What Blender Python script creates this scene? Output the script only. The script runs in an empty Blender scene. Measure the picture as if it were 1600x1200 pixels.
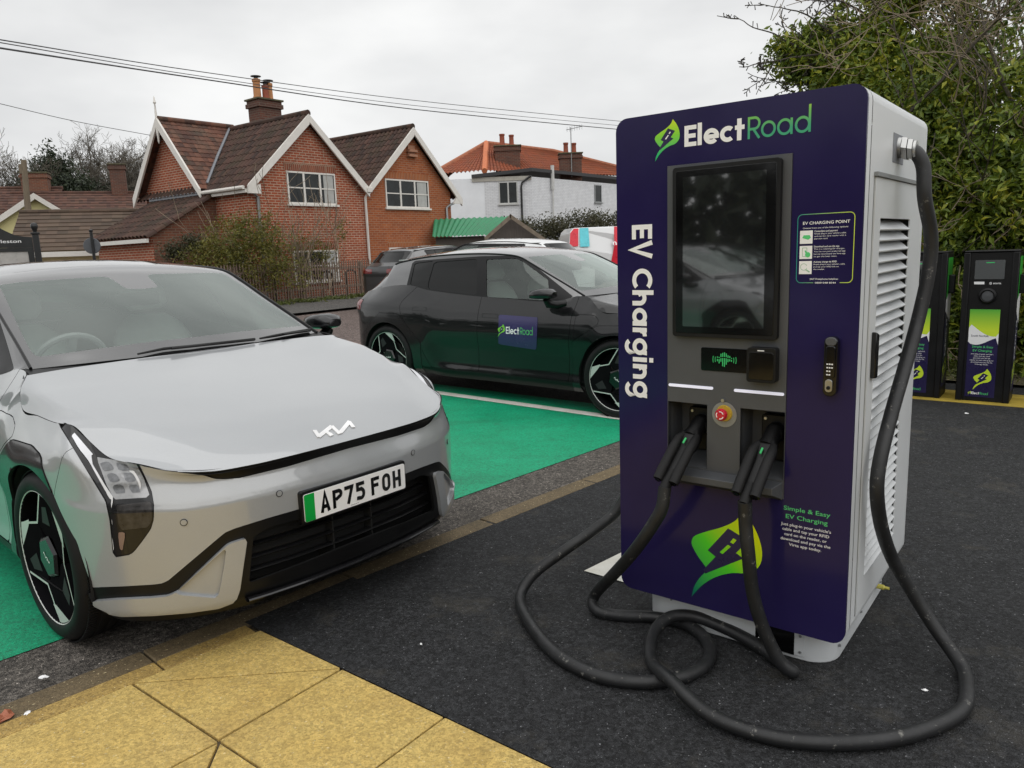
import bpy, bmesh, math, random
import numpy as np
from mathutils import Vector, Matrix
from math import sin, cos, pi, radians as R
scene = bpy.context.scene
COL = scene.collection
# ---------------------------------------------------------------- camera
CAM_H, PITCH, ROLL, FPX = 1.4753, .1757, -.0377, 1177.0
cam_d = bpy.data.cameras.new('camera'); cam = bpy.data.objects.new('camera', cam_d); COL.objects.link(cam)
cam_d.sensor_fit = 'HORIZONTAL'; cam_d.sensor_width = 36; cam_d.lens = FPX/1600*36
cam_d.clip_start = .05; cam_d.clip_end = 2000
fw = Vector((0, cos(PITCH), -sin(PITCH))); up0 = Vector((0, sin(PITCH), cos(PITCH))); rt0 = Vector((1, 0, 0))
rt = rt0*cos(ROLL)+up0*sin(ROLL); up = -rt0*sin(ROLL)+up0*cos(ROLL)
cam.matrix_world = Matrix(((rt.x, up.x, -fw.x, 0), (rt.y, up.y, -fw.y, 0), (rt.z, up.z, -fw.z, CAM_H), (0, 0, 0, 1)))
scene.camera = cam
# ---------------------------------------------------------------- world (overcast sky) and sun
SUN_EL, SUN_AZ = R(64), R(150)
w = bpy.data.worlds.new("World"); scene.world = w; w.use_nodes = True
nt = w.node_tree; nt.nodes.clear()
N = lambda t: nt.nodes.new(t)
out = N('ShaderNodeOutputWorld'); mix = N('ShaderNodeMixShader'); b1 = N('ShaderNodeBackground'); b2 = N('ShaderNodeBackground')
sky = N('ShaderNodeTexSky'); sky.sky_type = 'NISHITA'; sky.sun_disc = False; sky.sun_elevation = SUN_EL; sky.sun_rotation = SUN_AZ
b1.inputs[1].default_value = .09; nt.links.new(sky.outputs[0], b1.inputs[0])
tc = N('ShaderNodeTexCoord'); mp = N('ShaderNodeMapping'); mp.inputs['Scale'].default_value = (1.3, 1.3, 3.2)
ns = N('ShaderNodeTexNoise'); ns.inputs['Scale'].default_value = 1.6; ns.inputs['Detail'].default_value = 5; ns.inputs['Roughness'].default_value = .52
cr = N('ShaderNodeValToRGB'); cr.color_ramp.elements[0].position = .32; cr.color_ramp.elements[0].color = (.62, .625, .63, 1)
cr.color_ramp.elements[1].position = .68; cr.color_ramp.elements[1].color = (.91, .91, .90, 1)
nt.links.new(tc.outputs['Generated'], mp.inputs[0]); nt.links.new(mp.outputs[0], ns.inputs[0]); nt.links.new(ns.outputs[0], cr.inputs[0])
nt.links.new(cr.outputs[0], b2.inputs[0]); b2.inputs[1].default_value = .87
mix.inputs[0].default_value = .96
nt.links.new(b1.outputs[0], mix.inputs[1]); nt.links.new(b2.outputs[0], mix.inputs[2]); nt.links.new(mix.outputs[0], out.inputs[0])
sl = bpy.data.lights.new('sun', 'SUN'); sl.energy = 1.3; sl.angle = R(110); sl.color = (1, .985, .965)
so = bpy.data.objects.new('sun', sl); COL.objects.link(so)
so.rotation_euler = (pi/2-SUN_EL, 0, pi-SUN_AZ)
scene.view_settings.view_transform = 'Standard'; scene.view_settings.look = 'None'; scene.view_settings.exposure = .36; scene.view_settings.gamma = 1
scene.cycles.max_bounces = 7; scene.cycles.transparent_max_bounces = 12; scene.cycles.caustics_reflective = False; scene.cycles.caustics_refractive = False
scene.cycles.use_denoising = True
# ---------------------------------------------------------------- site axes: A along the kerb, B towards the houses
AX = np.array([.617, .787]); BX = np.array([-.787, .617])
def XY(a, b): p = AX*a+BX*b; return float(p[0]), float(p[1])
def gz(x, y):
    s = BX[0]*x+BX[1]*y-3.18
    return .0125*min(max(0, s), 26)
def GP(a, b, dz=0): x, y = XY(a, b); return (x, y, gz(x, y)+dz)
# ---------------------------------------------------------------- mesh helpers
def tag(o, label=None, cat=None, group=None, kind=None):
    if label: o['label'] = label
    if cat: o['category'] = cat
    if group: o['group'] = group
    if kind: o['kind'] = kind
    return o
def thing(name, label, cat, loc=(0, 0, 0), rz=0, group=None):
    o = bpy.data.objects.new(name, None); COL.objects.link(o); o.empty_display_size = .2
    o.location = loc; o.rotation_euler = (0, 0, rz)
    return tag(o, label, cat, group)
def copy_tree(o, parent=None):
    c = o.copy(); COL.objects.link(c)
    if parent is not None: c.parent = parent
    for ch in list(o.children): copy_tree(ch, c)
    return c
class MB:
    def __init__(s): s.v = []; s.f = []; s.m = []; s.uv = {}
    def add(s, vs, fs, mat=0, M=None, uvs=None):
        o = len(s.v)
        if M is not None: vs = [M @ Vector(v) for v in vs]
        s.v.extend(tuple(v) for v in vs)
        for k, f in enumerate(fs):
            if uvs is not None: s.uv[len(s.f)] = [uvs[i] for i in f]
            s.f.append([i+o for i in f]); s.m.append(mat)
        return s
    def box(s, x0, x1, y0, y1, z0, z1, mat=0, M=None):
        v = [(x, y, z) for z in (z0, z1) for y in (y0, y1) for x in (x0, x1)]
        return s.add(v, [(0, 2, 3, 1), (4, 5, 7, 6), (0, 1, 5, 4), (2, 6, 7, 3), (0, 4, 6, 2), (1, 3, 7, 5)], mat, M)
    def prism(s, poly, d0, d1, fn, mat=0, M=None, caps=True):
        n = len(poly); v = [fn(u, w_, d0) for u, w_ in poly]+[fn(u, w_, d1) for u, w_ in poly]
        f = [(i, (i+1) % n, (i+1) % n+n, i+n) for i in range(n)]
        if caps: f += [tuple(range(n))[::-1], tuple(range(n, 2*n))]
        return s.add(v, f, mat, M)
    def tube(s, path, r, seg=10, mat=0, caps=True, M=None):
        P = [Vector(p) for p in path]; n = len(P); rr = r if hasattr(r, '__len__') else [r]*n
        T = [(P[min(i+1, n-1)]-P[max(i-1, 0)]).normalized() for i in range(n)]
        a = Vector((0, 0, 1)) if abs(T[0].z) < .9 else Vector((1, 0, 0))
        nrm = (a-T[0]*a.dot(T[0])).normalized(); v = []; f = []
        for i in range(n):
            nrm = (nrm-T[i]*nrm.dot(T[i])).normalized(); b = T[i].cross(nrm)
            for k in range(seg):
                an = 2*pi*k/seg; v.append(P[i]+(nrm*cos(an)+b*sin(an))*rr[i])
        for i in range(n-1):
            for k in range(seg):
                k2 = (k+1) % seg; f.append((i*seg+k, i*seg+k2, (i+1)*seg+k2, (i+1)*seg+k))
        if caps: f += [tuple(range(seg))[::-1], tuple(range((n-1)*seg, n*seg))]
        return s.add(v, f, mat, M)
    def lathe(s, prof, seg=24, fn=lambda r, a, h: (r*cos(a), r*sin(a), h), mat=0, M=None, close=False):
        n = len(prof); v = [fn(r, 2*pi*k/seg, h) for k in range(seg) for r, h in prof]; f = []
        for k in range(seg):
            k2 = (k+1) % seg
            for i in range(n-1 if not close else n):
                j = (i+1) % n; f.append((k*n+i, k2*n+i, k2*n+j, k*n+j))
        return s.add(v, f, mat, M)
    def grid(s, fn, nu, nv, mat=0, M=None, uv=None):
        v = [fn(i/nu, j/nv) for j in range(nv+1) for i in range(nu+1)]
        f = [(j*(nu+1)+i, j*(nu+1)+i+1, (j+1)*(nu+1)+i+1, (j+1)*(nu+1)+i) for j in range(nv) for i in range(nu)]
        uvs = [uv(i/nu, j/nv) for j in range(nv+1) for i in range(nu+1)] if uv else None
        return s.add(v, f, mat, M, uvs)
    def build(s, name, mats, parent=None, smooth=35, bevel=0, loc=None, rz=None, weld=False, tm=None):
        me = bpy.data.meshes.new(name); me.from_pydata(s.v, [], s.f)
        mats = mats if isinstance(mats, (list, tuple)) else [mats]
        for m in mats: me.materials.append(m)
        me.polygons.foreach_set('material_index', s.m)
        ul = me.uv_layers.new(name='UV'); d = np.zeros(len(me.loops)*2)
        V = s.v
        for p in me.polygons:
            c = s.uv.get(p.index)
            if c is None:
                nx, ny, nz = abs(p.normal.x), abs(p.normal.y), abs(p.normal.z)
                ix = (0, 1) if nz >= max(nx, ny) else ((1, 2) if nx > ny else (0, 2))
                c = [(V[i][ix[0]], V[i][ix[1]]) for i in p.vertices]
            for k, li in enumerate(p.loop_indices): d[2*li], d[2*li+1] = c[k]
        ul.data.foreach_set('uv', d)
        if weld:
            bm = bmesh.new(); bm.from_mesh(me); bmesh.ops.remove_doubles(bm, verts=bm.verts, dist=1e-5)
            bmesh.ops.recalc_face_normals(bm, faces=bm.faces); bm.to_mesh(me); bm.free()
        if smooth:
            me.polygons.foreach_set('use_smooth', [True]*len(me.polygons)); me.set_sharp_from_angle(angle=R(smooth))
        o = bpy.data.objects.new(name, me); COL.objects.link(o)
        if parent is not None: o.parent = parent
        if loc: o.location = loc
        if rz is not None: o.rotation_euler = (0, 0, rz)
        if bevel:
            b = o.modifiers.new('bevel', 'BEVEL'); b.width = bevel; b.segments = 2; b.limit_method = 'ANGLE'; b.angle_limit = R(40)
        return o
def catmull(P, n=8, closed=False):
    P = [np.array(p, float) for p in P]; out = []; L = len(P)
    for i in range(L if closed else L-1):
        p1 = P[i]; p2 = P[(i+1) % L]
        p0 = P[i-1] if (i > 0 or closed) else 2*p1-p2
        p3 = P[(i+2) % L] if (i+2 < L or closed) else 2*p2-p1
        for k in range(n):
            t = k/n; out.append(tuple(.5*((2*p1)+(-p0+p2)*t+(2*p0-5*p1+4*p2-p3)*t*t+(-p0+3*p1-3*p2+p3)*t**3)))
    if not closed: out.append(tuple(P[-1]))
    return out
def rrect(x0, x1, z0, z1, r, n=6, corners=(1, 1, 1, 1)):
    P = []
    for (cx, cz, a0, on, px, pz) in ((x1-r, z0+r, -90, corners[0], x1, z0), (x1-r, z1-r, 0, corners[1], x1, z1), (x0+r, z1-r, 90, corners[2], x0, z1), (x0+r, z0+r, 180, corners[3], x0, z0)):
        if not on: P.append((px, pz)); continue
        for k in range(n+1):
            a = R(a0+90*k/n); P.append((cx+r*cos(a), cz+r*sin(a)))
    return P
FX = lambda u, v, d: (u, d, v)      # front view (x,z), depth along y
TX = lambda u, v, d: (u, v, d)      # plan view
SX = lambda u, v, d: (d, u, v)      # side view (y,z), depth along x
def stroke(mb, pts, wd, fn, lift, mat=0, closed=False):
    P = [np.array(p, float) for p in pts]; n = len(P); L = []; Rr = []
    for i in range(n):
        a = P[i-1] if (i > 0 or closed) else None; c = P[(i+1) % n] if (i < n-1 or closed) else None
        d1 = None if a is None else (P[i]-a)/max(np.hypot(*(P[i]-a)), 1e-9); d2 = None if c is None else (c-P[i])/max(np.hypot(*(c-P[i])), 1e-9)
        d1 = d2 if d1 is None else d1; d2 = d1 if d2 is None else d2
        n1 = np.array([-d1[1], d1[0]]); n2 = np.array([-d2[1], d2[0]]); m = n1+n2; m = m/max(np.hypot(*m), 1e-9); k = 1/max(m@n1, .45)
        L.append(P[i]+m*k*wd/2); Rr.append(P[i]-m*k*wd/2)
    v = [fn(p[0], p[1], lift) for p in L]+[fn(p[0], p[1], lift) for p in Rr]
    mb.add(v, [(i, i+n, (i+1) % n+n, (i+1) % n) for i in range(n if closed else n-1)], mat)
def arc(cx, cy, r, a0, a1, n=20, ry=None): return [(cx+r*cos(R(a0+(a1-a0)*k/n)), cy+(ry or r)*sin(R(a0+(a1-a0)*k/n))) for k in range(n+1)]
def glyph(ch, w):
    h = w/2; r = .37-h
    if ch == 'E': return [[(h, 0), (h, 1)], [(w, h), (.6, h)], [(w, .5), (.56, .5)], [(w, 1-h), (.6, 1-h)]], .66
    if ch == 'l': return [[(h, 0), (h, 1.06)]], w+.09
    if ch == 'o': return [arc(.37, .36, r, 0, 360, 32)], .8
    if ch == 'c': return [arc(.37, .36, r, 48, 312, 26)], .7
    if ch == 'e': return [arc(.37, .36, r, 0, 318, 30), [(.37-r, .34), (.37+r+h*.9, .34)]], .78
    if ch == 't': return [[(.2, 0), (.2, 1)], [(0, .7-h), (.44, .7-h)]], .5
    if ch == 'R': return [[(h, 0), (h, 1)], [(w, 1-h), (.34, 1-h)]+arc(.34, .72-h/2, .28-h/2, 88, -88, 14)+[(w, .44)], [(.30, .42), (.6, 0)]], .68
    if ch == 'a': return [arc(.37, .36, r, 0, 360, 32), [(.74-h*.6, 0), (.74-h*.6, .72)]], .86
    if ch == 'd': return [arc(.37, .36, r, 0, 360, 32), [(.74-h*.6, 0), (.74-h*.6, 1.2)]], .86
    if ch == 'V': return [[(h*.9, 1), (.38, .0), (.76-h*.9, 1)]], .8
    if ch == 'C': return [arc(.5, .5, .5-h, 45, 315, 28)], .92
    if ch == 'h': return [[(h, 0), (h, 1.06)], [(w, .30)]+arc(.33, .38, .33-h, 160, 0, 14)+[(.66-h, 0)]], .76
    if ch == 'n': return [[(h, 0), (h, .72)], [(w, .30)]+arc(.33, .38, .33-h, 160, 0, 14)+[(.66-h, 0)]], .76
    if ch == 'r': return [[(h, 0), (h, .72)], [(w, .36)]+arc(.36, .36, .36-h, 165, 88, 8)], .46
    if ch == 'i': return [[(h, 0), (h, .72)], [(h, .84), (h, .84+w)]], w+.1
    if ch == 'g': return [arc(.37, .36, r, 0, 360, 32), [(.74-h, .72), (.74-h, -.06)]+arc(.37, -.05, r, 0, -150, 12)], .84
    if ch == 'A': return [[(h*.8, 0), (.315, 1), (.63-h*.8, 0)], [(.16, .3), (.47, .3)]], .63
    if ch == 'P': return [[(h, 0), (h, 1)], [(w, 1-h), (.40, 1-h)]+arc(.40, .73, .235-h*.05-.05, 80, -80, 10, .27-h)+[(w, .46+h*.0)]], .63
    if ch == '7': return [[(0, 1-h), (.63-h*.9, 1-h), (.22, 0)]], .63
    if ch == '5': return [[(.60, 1-h), (h, 1-h), (h, .60), (.36, .60)]+arc(.33, .345, .3-h, 70, -90, 12, .345-h)+[(.1, h+.03), (.02, .14)]], .63
    if ch == 'F': return [[(h, 0), (h, 1)], [(w, 1-h), (.61, 1-h)], [(w, .54), (.54, .54)]], .63
    if ch == 'O': return [arc(.315, .68, .315-h, 0, 180, 12, .32-h)+arc(.315, .32, .315-h, 180, 360, 12, .32-h)+[(.63-h, .68)]], .63
    if ch == 'H': return [[(h, 0), (h, 1)], [(.63-h, 0), (.63-h, 1)], [(w, .5), (.63-w, .5)]], .63
    return [], .38
def word(mb, txt, w, fn, x0, y0, x1, hgt, mat=0, lift=0, gap=.0):
    """stroke lettering from (x0,y0), cap height hgt, stretched so that it ends at x1"""
    tot = sum(glyph(c, w)[1] for c in txt)+gap*(len(txt)-1)-.06; sx = (x1-x0)/tot; x = 0; k = 0
    for c in txt:
        st, adv = glyph(c, w)
        for pts in st:
            cl = len(pts) > 6 and np.hypot(pts[0][0]-pts[-1][0], pts[0][1]-pts[-1][1]) < 1e-6
            pts = pts[:-1] if cl else pts
            stroke(mb, [(x+p[0], p[1]) for p in pts], w, lambda u, v, d: fn(x0+u*sx, y0+v*hgt, d), lift+k*.00012, mat, cl); k += 1
        x += adv+gap
    return mb
_dg = None
def font(mb, txt, fn, x, y, cap, width=None, align='l', bold=0, mat=0, lift=0, lsp=1.25):
    """built-in font lettering; (x,y) baseline start (or centre for align c), cap height, optional total width"""
    cu = bpy.data.curves.new('t', 'FONT'); cu.body = txt; cu.size = 1; cu.offset = bold*.55; cu.resolution_u = 3; cu.fill_mode = 'FRONT'
    o = bpy.data.objects.new('t', cu); COL.objects.link(o)
    me = bpy.data.meshes.new_from_object(o.evaluated_get(bpy.context.evaluated_depsgraph_get()))
    bpy.data.objects.remove(o); bpy.data.curves.remove(cu)
    if not len(me.vertices): return mb
    V = np.array([v.co[:2] for v in me.vertices]); x0, x1 = V[:, 0].min(), V[:, 0].max()
    sy = cap/.70; sx = (width/(x1-x0)) if width else sy; wd = (x1-x0)*sx
    ox = x if align == 'l' else x-wd/2 if align == 'c' else x-wd
    mb.add([fn(ox+(a-x0)*sx, y+b*sy, lift) for a, b in V], [tuple(p.vertices) for p in me.polygons], mat)
    bpy.data.meshes.remove(me); return mb
# ---------------------------------------------------------------- materials
def mat_new(name):
    m = bpy.data.materials.new(name); m.use_nodes = True; nt = m.node_tree; b = nt.nodes['Principled BSDF']; return m, nt, b
def mix_rgb(nt, fac, c1, c2, mode='MIX'):
    n = nt.nodes.new('ShaderNodeMix'); n.data_type = 'RGBA'; n.blend_type = mode
    for i, x in ((0, fac), (6, c1), (7, c2)):
        if hasattr(x, 'links'): nt.links.new(x, n.inputs[i])
        elif i == 0: n.inputs[0].default_value = x
        else: n.inputs[i].default_value = tuple(x)+(1,) if len(x) == 3 else x
    return n.outputs[2]
def noise(nt, scale, detail=4, rough=.55, co=None, lo=None, hi=None, kind='N', stretch=None):
    t = nt.nodes.new('ShaderNodeTexNoise' if kind == 'N' else 'ShaderNodeTexVoronoi'); t.inputs['Scale'].default_value = scale
    if kind == 'N': t.inputs['Detail'].default_value = detail; t.inputs['Roughness'].default_value = rough
    if co is None: co = nt.nodes.new('ShaderNodeTexCoord').outputs['Object']
    if stretch:
        mp = nt.nodes.new('ShaderNodeMapping'); mp.inputs['Scale'].default_value = stretch; nt.links.new(co, mp.inputs[0]); co = mp.outputs[0]
    nt.links.new(co, t.inputs['Vector']); o = t.outputs[0]
    if lo is not None: o = maprange(nt, o, lo, hi)
    return o
def maprange(nt, o, lo, hi, a=0, b=1):
    r = nt.nodes.new('ShaderNodeMapRange'); nt.links.new(o, r.inputs[0])
    for i, x in enumerate((lo, hi, a, b)): r.inputs[i+1].default_value = x
    return r.outputs[0]
def bump(nt, b, h, strength=.3, dist=.01):
    n = nt.nodes.new('ShaderNodeBump'); n.inputs['Strength'].default_value = strength; n.inputs['Distance'].default_value = dist
    nt.links.new(h, n.inputs['Height']); nt.links.new(n.outputs[0], b.inputs['Normal'])
def simple(name, col, rough=.5, metal=0, coat=0, var=.12, vscale=6, spec=.5, rvar=.08, emit=None, bmp=0, bscale=200):
    m, nt, b = mat_new(name)
    n = noise(nt, vscale, 5, .6, lo=.3, hi=.7)
    nt.links.new(mix_rgb(nt, n, [c*(1-var) for c in col], [min(1, c*(1+var)) for c in col]), b.inputs['Base Color'])
    nt.links.new(maprange(nt, n, 0, 1, max(0, rough-rvar), rough+rvar), b.inputs['Roughness'])
    b.inputs['Metallic'].default_value = metal; b.inputs['Coat Weight'].default_value = coat; b.inputs['Coat Roughness'].default_value = .04; b.inputs['Specular IOR Level'].default_value = spec
    if emit: b.inputs['Emission Color'].default_value = tuple(emit[:3])+(1,); b.inputs['Emission Strength'].default_value = emit[3]
    if bmp: bump(nt, b, noise(nt, bscale, 3), bmp, .002)
    return m
def grain(nt, c, co, scale, amt):
    """stones of the surface: each cell its own brightness"""
    v = nt.nodes.new('ShaderNodeTexVoronoi'); v.inputs['Scale'].default_value = scale; nt.links.new(co, v.inputs['Vector'])
    s = nt.nodes.new('ShaderNodeSeparateColor'); nt.links.new(v.outputs['Color'], s.inputs[0]); g = maprange(nt, s.outputs[0], 0, 1, 1-amt, 1+amt)
    cb = nt.nodes.new('ShaderNodeCombineColor'); [nt.links.new(g, cb.inputs[i]) for i in range(3)]
    return mix_rgb(nt, 1.0, c, cb.outputs[0], 'MULTIPLY')
def asphalt(name, c1, c2, wet=.5, scale=1., stain=None):
    m, nt, b = mat_new(name); co = nt.nodes.new('ShaderNodeTexCoord').outputs['Object']
    ag = noise(nt, 170*scale, co=co, kind='V'); big = noise(nt, .9, 6, .62, co, .3, .72); mid = noise(nt, 7, 5, .6, co, .25, .75); fine = noise(nt, 260*scale, 2, .6, co)
    c = mix_rgb(nt, mid, c1, c2)
    c = mix_rgb(nt, maprange(nt, ag, .1, .55, 0, .75), c, [x*.45 for x in c1])
    sp = noise(nt, 120*scale, 1, .4, co, .735, .76); c = mix_rgb(nt, sp, c, [min(1, x*3+.04) for x in c2])
    c = grain(nt, c, co, 105*scale, .62); c = grain(nt, c, co, 48*scale, .30)
    if stain:
        st = noise(nt, 2.3, 8, .74, co, .55, .80); c = mix_rgb(nt, st, c, stain)
    nt.links.new(c, b.inputs['Base Color'])
    nt.links.new(maprange(nt, big, 0, 1, .78-.34*wet, .9-.1*wet), b.inputs['Roughness'])
    b.inputs['Specular IOR Level'].default_value = .35
    bump(nt, b, mix_rgb(nt, .5, ag, fine), .8, .009)
    return m
M = {}
M['asphalt_new'] = asphalt('new dark asphalt', (.024, .025, .027), (.044, .045, .047), .25, stain=(.072, .065, .052))
M['asphalt_old'] = asphalt('old brown asphalt', (.060, .053, .047), (.105, .092, .082), .5, stain=(.045, .04, .036))
M['asphalt_far'] = asphalt('far road asphalt', (.15, .112, .098), (.21, .162, .145), .3, .5)
M['gutter'] = asphalt('gutter asphalt', (.115, .102, .088), (.20, .178, .155), .6, stain=(.05, .044, .034))
M['footway'] = asphalt('footway asphalt', (.11, .105, .098), (.15, .142, .132), .3, .5)
def stone(name, c1, c2, grit, sc=220, rough=.85, dirt=(.09, .06, .025)):
    m, nt, b = mat_new(name); co = nt.nodes.new('ShaderNodeTexCoord').outputs['Object']
    c = mix_rgb(nt, noise(nt, 4, 6, .65, co, .3, .7), c1, c2)
    c = mix_rgb(nt, noise(nt, sc, 2, .6, co, .52, .64), c, grit)
    c = mix_rgb(nt, noise(nt, sc*.6, 1, .5, co, .71, .75), c, (.62, .52, .30))
    c = mix_rgb(nt, maprange(nt, noise(nt, 1.7, 7, .72, co, .5, .78), 0, 1, 0, .8), c, dirt)
    c = grain(nt, c, co, sc*.62, .22); c = grain(nt, c, co, sc*.25, .08)
    nt.links.new(c, b.inputs['Base Color']); b.inputs['Roughness'].default_value = rough
    bump(nt, b, noise(nt, sc*.7, 3, .6, co), .7, .007); return m
M['slab'] = stone('yellow paving slab', (.50, .345, .098), (.58, .425, .140), (.40, .265, .07), 190, .8, (.38, .25, .08))
M['kerb'] = stone('kerb concrete', (.12, .088, .045), (.175, .13, .07), (.10, .07, .035), 200, .75, (.06, .05, .03))
M['kerb_y'] = stone('yellow kerb strip', (.36, .235, .065), (.44, .30, .09), (.24, .15, .04), 200, .75, (.16, .10, .035))
M['joint'] = simple('joint dirt', (.075, .055, .03), .9)
def greenpaint():
    m, nt, b = mat_new('green bay coating'); co = nt.nodes.new('ShaderNodeTexCoord').outputs['Object']
    c = mix_rgb(nt, noise(nt, 3, 6, .65, co, .3, .7), (.0, .29, .135), (.001, .36, .175))
    c = mix_rgb(nt, noise(nt, 75, 3, .6, co, .58, .70), c, (.004, .11, .055))
    c = mix_rgb(nt, noise(nt, 5, 8, .78, co, .62, .72), c, (.035, .11, .07)); c = mix_rgb(nt, maprange(nt, noise(nt, 1.1, 5, .7, co, .5, .8, stretch=(.5, 3, 1)), 0, 1, 0, .55), c, (.012, .12, .065))
    c = grain(nt, c, co, 110, .26)
    nt.links.new(c, b.inputs['Base Color']); nt.links.new(noise(nt, 1.3, 6, .6, co, .2, .8), b.inputs['Roughness'])
    r = b.inputs['Roughness'].links[0].from_socket; nt.links.new(maprange(nt, r, 0, 1, .38, .72), b.inputs['Roughness'])
    bump(nt, b, noise(nt, 230, 3, .6, co), .55, .004); return m
M['green'] = greenpaint()
def linepaint():
    m, nt, b = mat_new('white line paint'); co = nt.nodes.new('ShaderNodeTexCoord').outputs['Object']
    c = mix_rgb(nt, noise(nt, 5, 6, .7, co, .3, .7), (.62, .60, .52), (.78, .77, .72))
    c = mix_rgb(nt, noise(nt, 45, 4, .7, co, .63, .70), c, (.12, .11, .10)); nt.links.new(c, b.inputs['Base Color']); b.inputs['Roughness'].default_value = .6
    bump(nt, b, noise(nt, 230, 3, .6, co), .4, .003); return m
M['line'] = linepaint()
def brick(name, c1, c2, mortar, bw=.225, bh=.075, ms=.011, dirt=.35, bias=0.0, dcol=(.05, .045, .04)):
    m, nt, b = mat_new(name); uv = nt.nodes.new('ShaderNodeUVMap'); uv.uv_map = 'UV'
    t = nt.nodes.new('ShaderNodeTexBrick'); t.inputs['Scale'].default_value = 1; t.inputs['Brick Width'].default_value = bw; t.inputs['Row Height'].default_value = bh
    t.inputs['Mortar Size'].default_value = ms; t.inputs['Mortar Smooth'].default_value = .15; t.inputs['Bias'].default_value = bias
    for k, c in (('Color1', c1), ('Color2', c2), ('Mortar', mortar)): t.inputs[k].default_value = tuple(c)+(1,)
    nt.links.new(uv.outputs[0], t.inputs['Vector'])
    c = mix_rgb(nt, maprange(nt, noise(nt, 3.5, 5, .6, uv.outputs[0]), .25, .75, .0, .5), t.outputs[0], [x*.55 for x in c1])
    c = mix_rgb(nt, maprange(nt, noise(nt, .7, 6, .65, uv.outputs[0]), .45, .8, 0, dirt), c, dcol)
    nt.links.new(c, b.inputs['Base Color']); b.inputs['Roughness'].default_value = .9
    bump(nt, b, t.outputs['Fac'], -.5, .01); return m
M['brick_red'] = brick('red brick', (.40, .082, .028), (.27, .052, .020), (.50, .39, .29), ms=.012, dirt=.22)
M['brick_orange'] = brick('orange brick', (.42, .108, .026), (.28, .064, .019), (.36, .22, .14), ms=.011, dirt=.15)
M['brick_old'] = brick('old brick', (.22, .072, .036), (.13, .05, .03), (.20, .15, .11), dirt=.6)
M['brick_chim'] = brick('chimney brick', (.16, .05, .028), (.09, .034, .024), (.16, .13, .10), dirt=.7)
M['brick_white'] = brick('white painted brick', (.82, .83, .84), (.76, .77, .79), (.56, .57, .59), ms=.010, dirt=.12, dcol=(.4, .4, .38))
def tiles(name, c1, c2, moss=(.05, .055, .018), mf=.6, cell=(3.6, 3.3)):
    m, nt, b = mat_new(name); uv = nt.nodes.new('ShaderNodeUVMap'); uv.uv_map = 'UV'
    mp = nt.nodes.new('ShaderNodeMapping'); mp.inputs['Scale'].default_value = (cell[0], cell[1], 1); nt.links.new(uv.outputs[0], mp.inputs[0])
    fl = nt.nodes.new('ShaderNodeVectorMath'); fl.operation = 'FLOOR'; nt.links.new(mp.outputs[0], fl.inputs[0])
    wn = nt.nodes.new('ShaderNodeTexWhiteNoise'); wn.noise_dimensions = '2D'; nt.links.new(fl.outputs[0], wn.inputs['Vector'])
    c = mix_rgb(nt, wn.outputs['Value'], [x*.8 for x in c1], [x*1.15 for x in c2])
    c = mix_rgb(nt, maprange(nt, noise(nt, 1.2, 7, .7, uv.outputs[0]), .45, .7, 0, mf), c, moss)
    c = mix_rgb(nt, maprange(nt, noise(nt, 9, 4, .7, uv.outputs[0]), .55, .75, 0, .5), c, [x*.4 for x in c1])
    nt.links.new(c, b.inputs['Base Color']); b.inputs['Roughness'].default_value = .85
    bump(nt, b, noise(nt, 25, 4, .6, uv.outputs[0]), .4, .01); return m
M['pantile_dark'] = tiles('weathered pantiles', (.036, .017, .012), (.068, .031, .021), (.036, .036, .013), .55, (4.6, 3.1))
M['pantile_red'] = tiles('red pantiles', (.34, .085, .03), (.20, .055, .028), (.08, .06, .03), .4, (4.6, 3.1))
M['tile_scale'] = tiles('fishscale tiles', (.065, .028, .02), (.15, .06, .036), (.075, .085, .06), .5, (5.5, 5))
M['tile_brown'] = tiles('brown concrete tiles', (.07, .045, .03), (.095, .062, .042), (.075, .06, .035), .4, (3.2, 3.1))
M['tile_rust'] = tiles('rust plain tiles', (.06, .026, .019), (.10, .043, .028), (.07, .05, .025), .4, (5.5, 7))
M['white_wood'] = simple('white painted wood', (.70, .67, .62), .45, var=.06)
M['cream_wall'] = simple('cream render', (.66, .55, .31), .8, var=.06)
M['pale_wall'] = simple('pale render', (.80, .82, .84), .8, var=.05, vscale=2)
M['glass_dark'] = simple('window glass', (.012, .015, .016), .06, var=.5, vscale=3, spec=.35, rvar=.02)
M['curtain'] = simple('net curtain', (.42, .42, .40), .8)
M['black_iron'] = simple('black painted iron', (.012, .012, .013), .35, var=.2)
M['grey_metal'] = simple('grey galvanised metal', (.30, .31, .31), .45, .6)
M['lead'] = simple('lead flashing', (.22, .23, .25), .6, .3)
M['black_plastic'] = simple('black plastic', (.006, .006, .0065), .45, var=.2, bmp=.12, spec=.3)
M['gloss_black'] = simple('gloss black', (.004, .004, .0045), .12, var=.1, coat=.3, rvar=.03, spec=.35)
M['rubber'] = simple('black rubber', (.009, .009, .0095), .6, spec=.3, var=.25, vscale=30, bmp=.15)
M['terracotta'] = simple('terracotta pot', (.42, .19, .075), .8, var=.2)
M['terracotta_red'] = simple('red clay pot', (.24, .06, .03), .8, var=.25)
def wood(name, c1, c2):
    m, nt, b = mat_new(name); co = nt.nodes.new('ShaderNodeTexCoord').outputs['Object']
    c = mix_rgb(nt, noise(nt, 9, 6, .7, co, .3, .7, stretch=(6, 6, .5)), c1, c2); nt.links.new(c, b.inputs['Base Color']); b.inputs['Roughness'].default_value = .85
    bump(nt, b, noise(nt, 20, 5, .7, co, stretch=(6, 6, .5)), .4, .005); return m
M['pole_wood'] = wood('pole wood', (.12, .095, .065), (.22, .175, .12))
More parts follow.
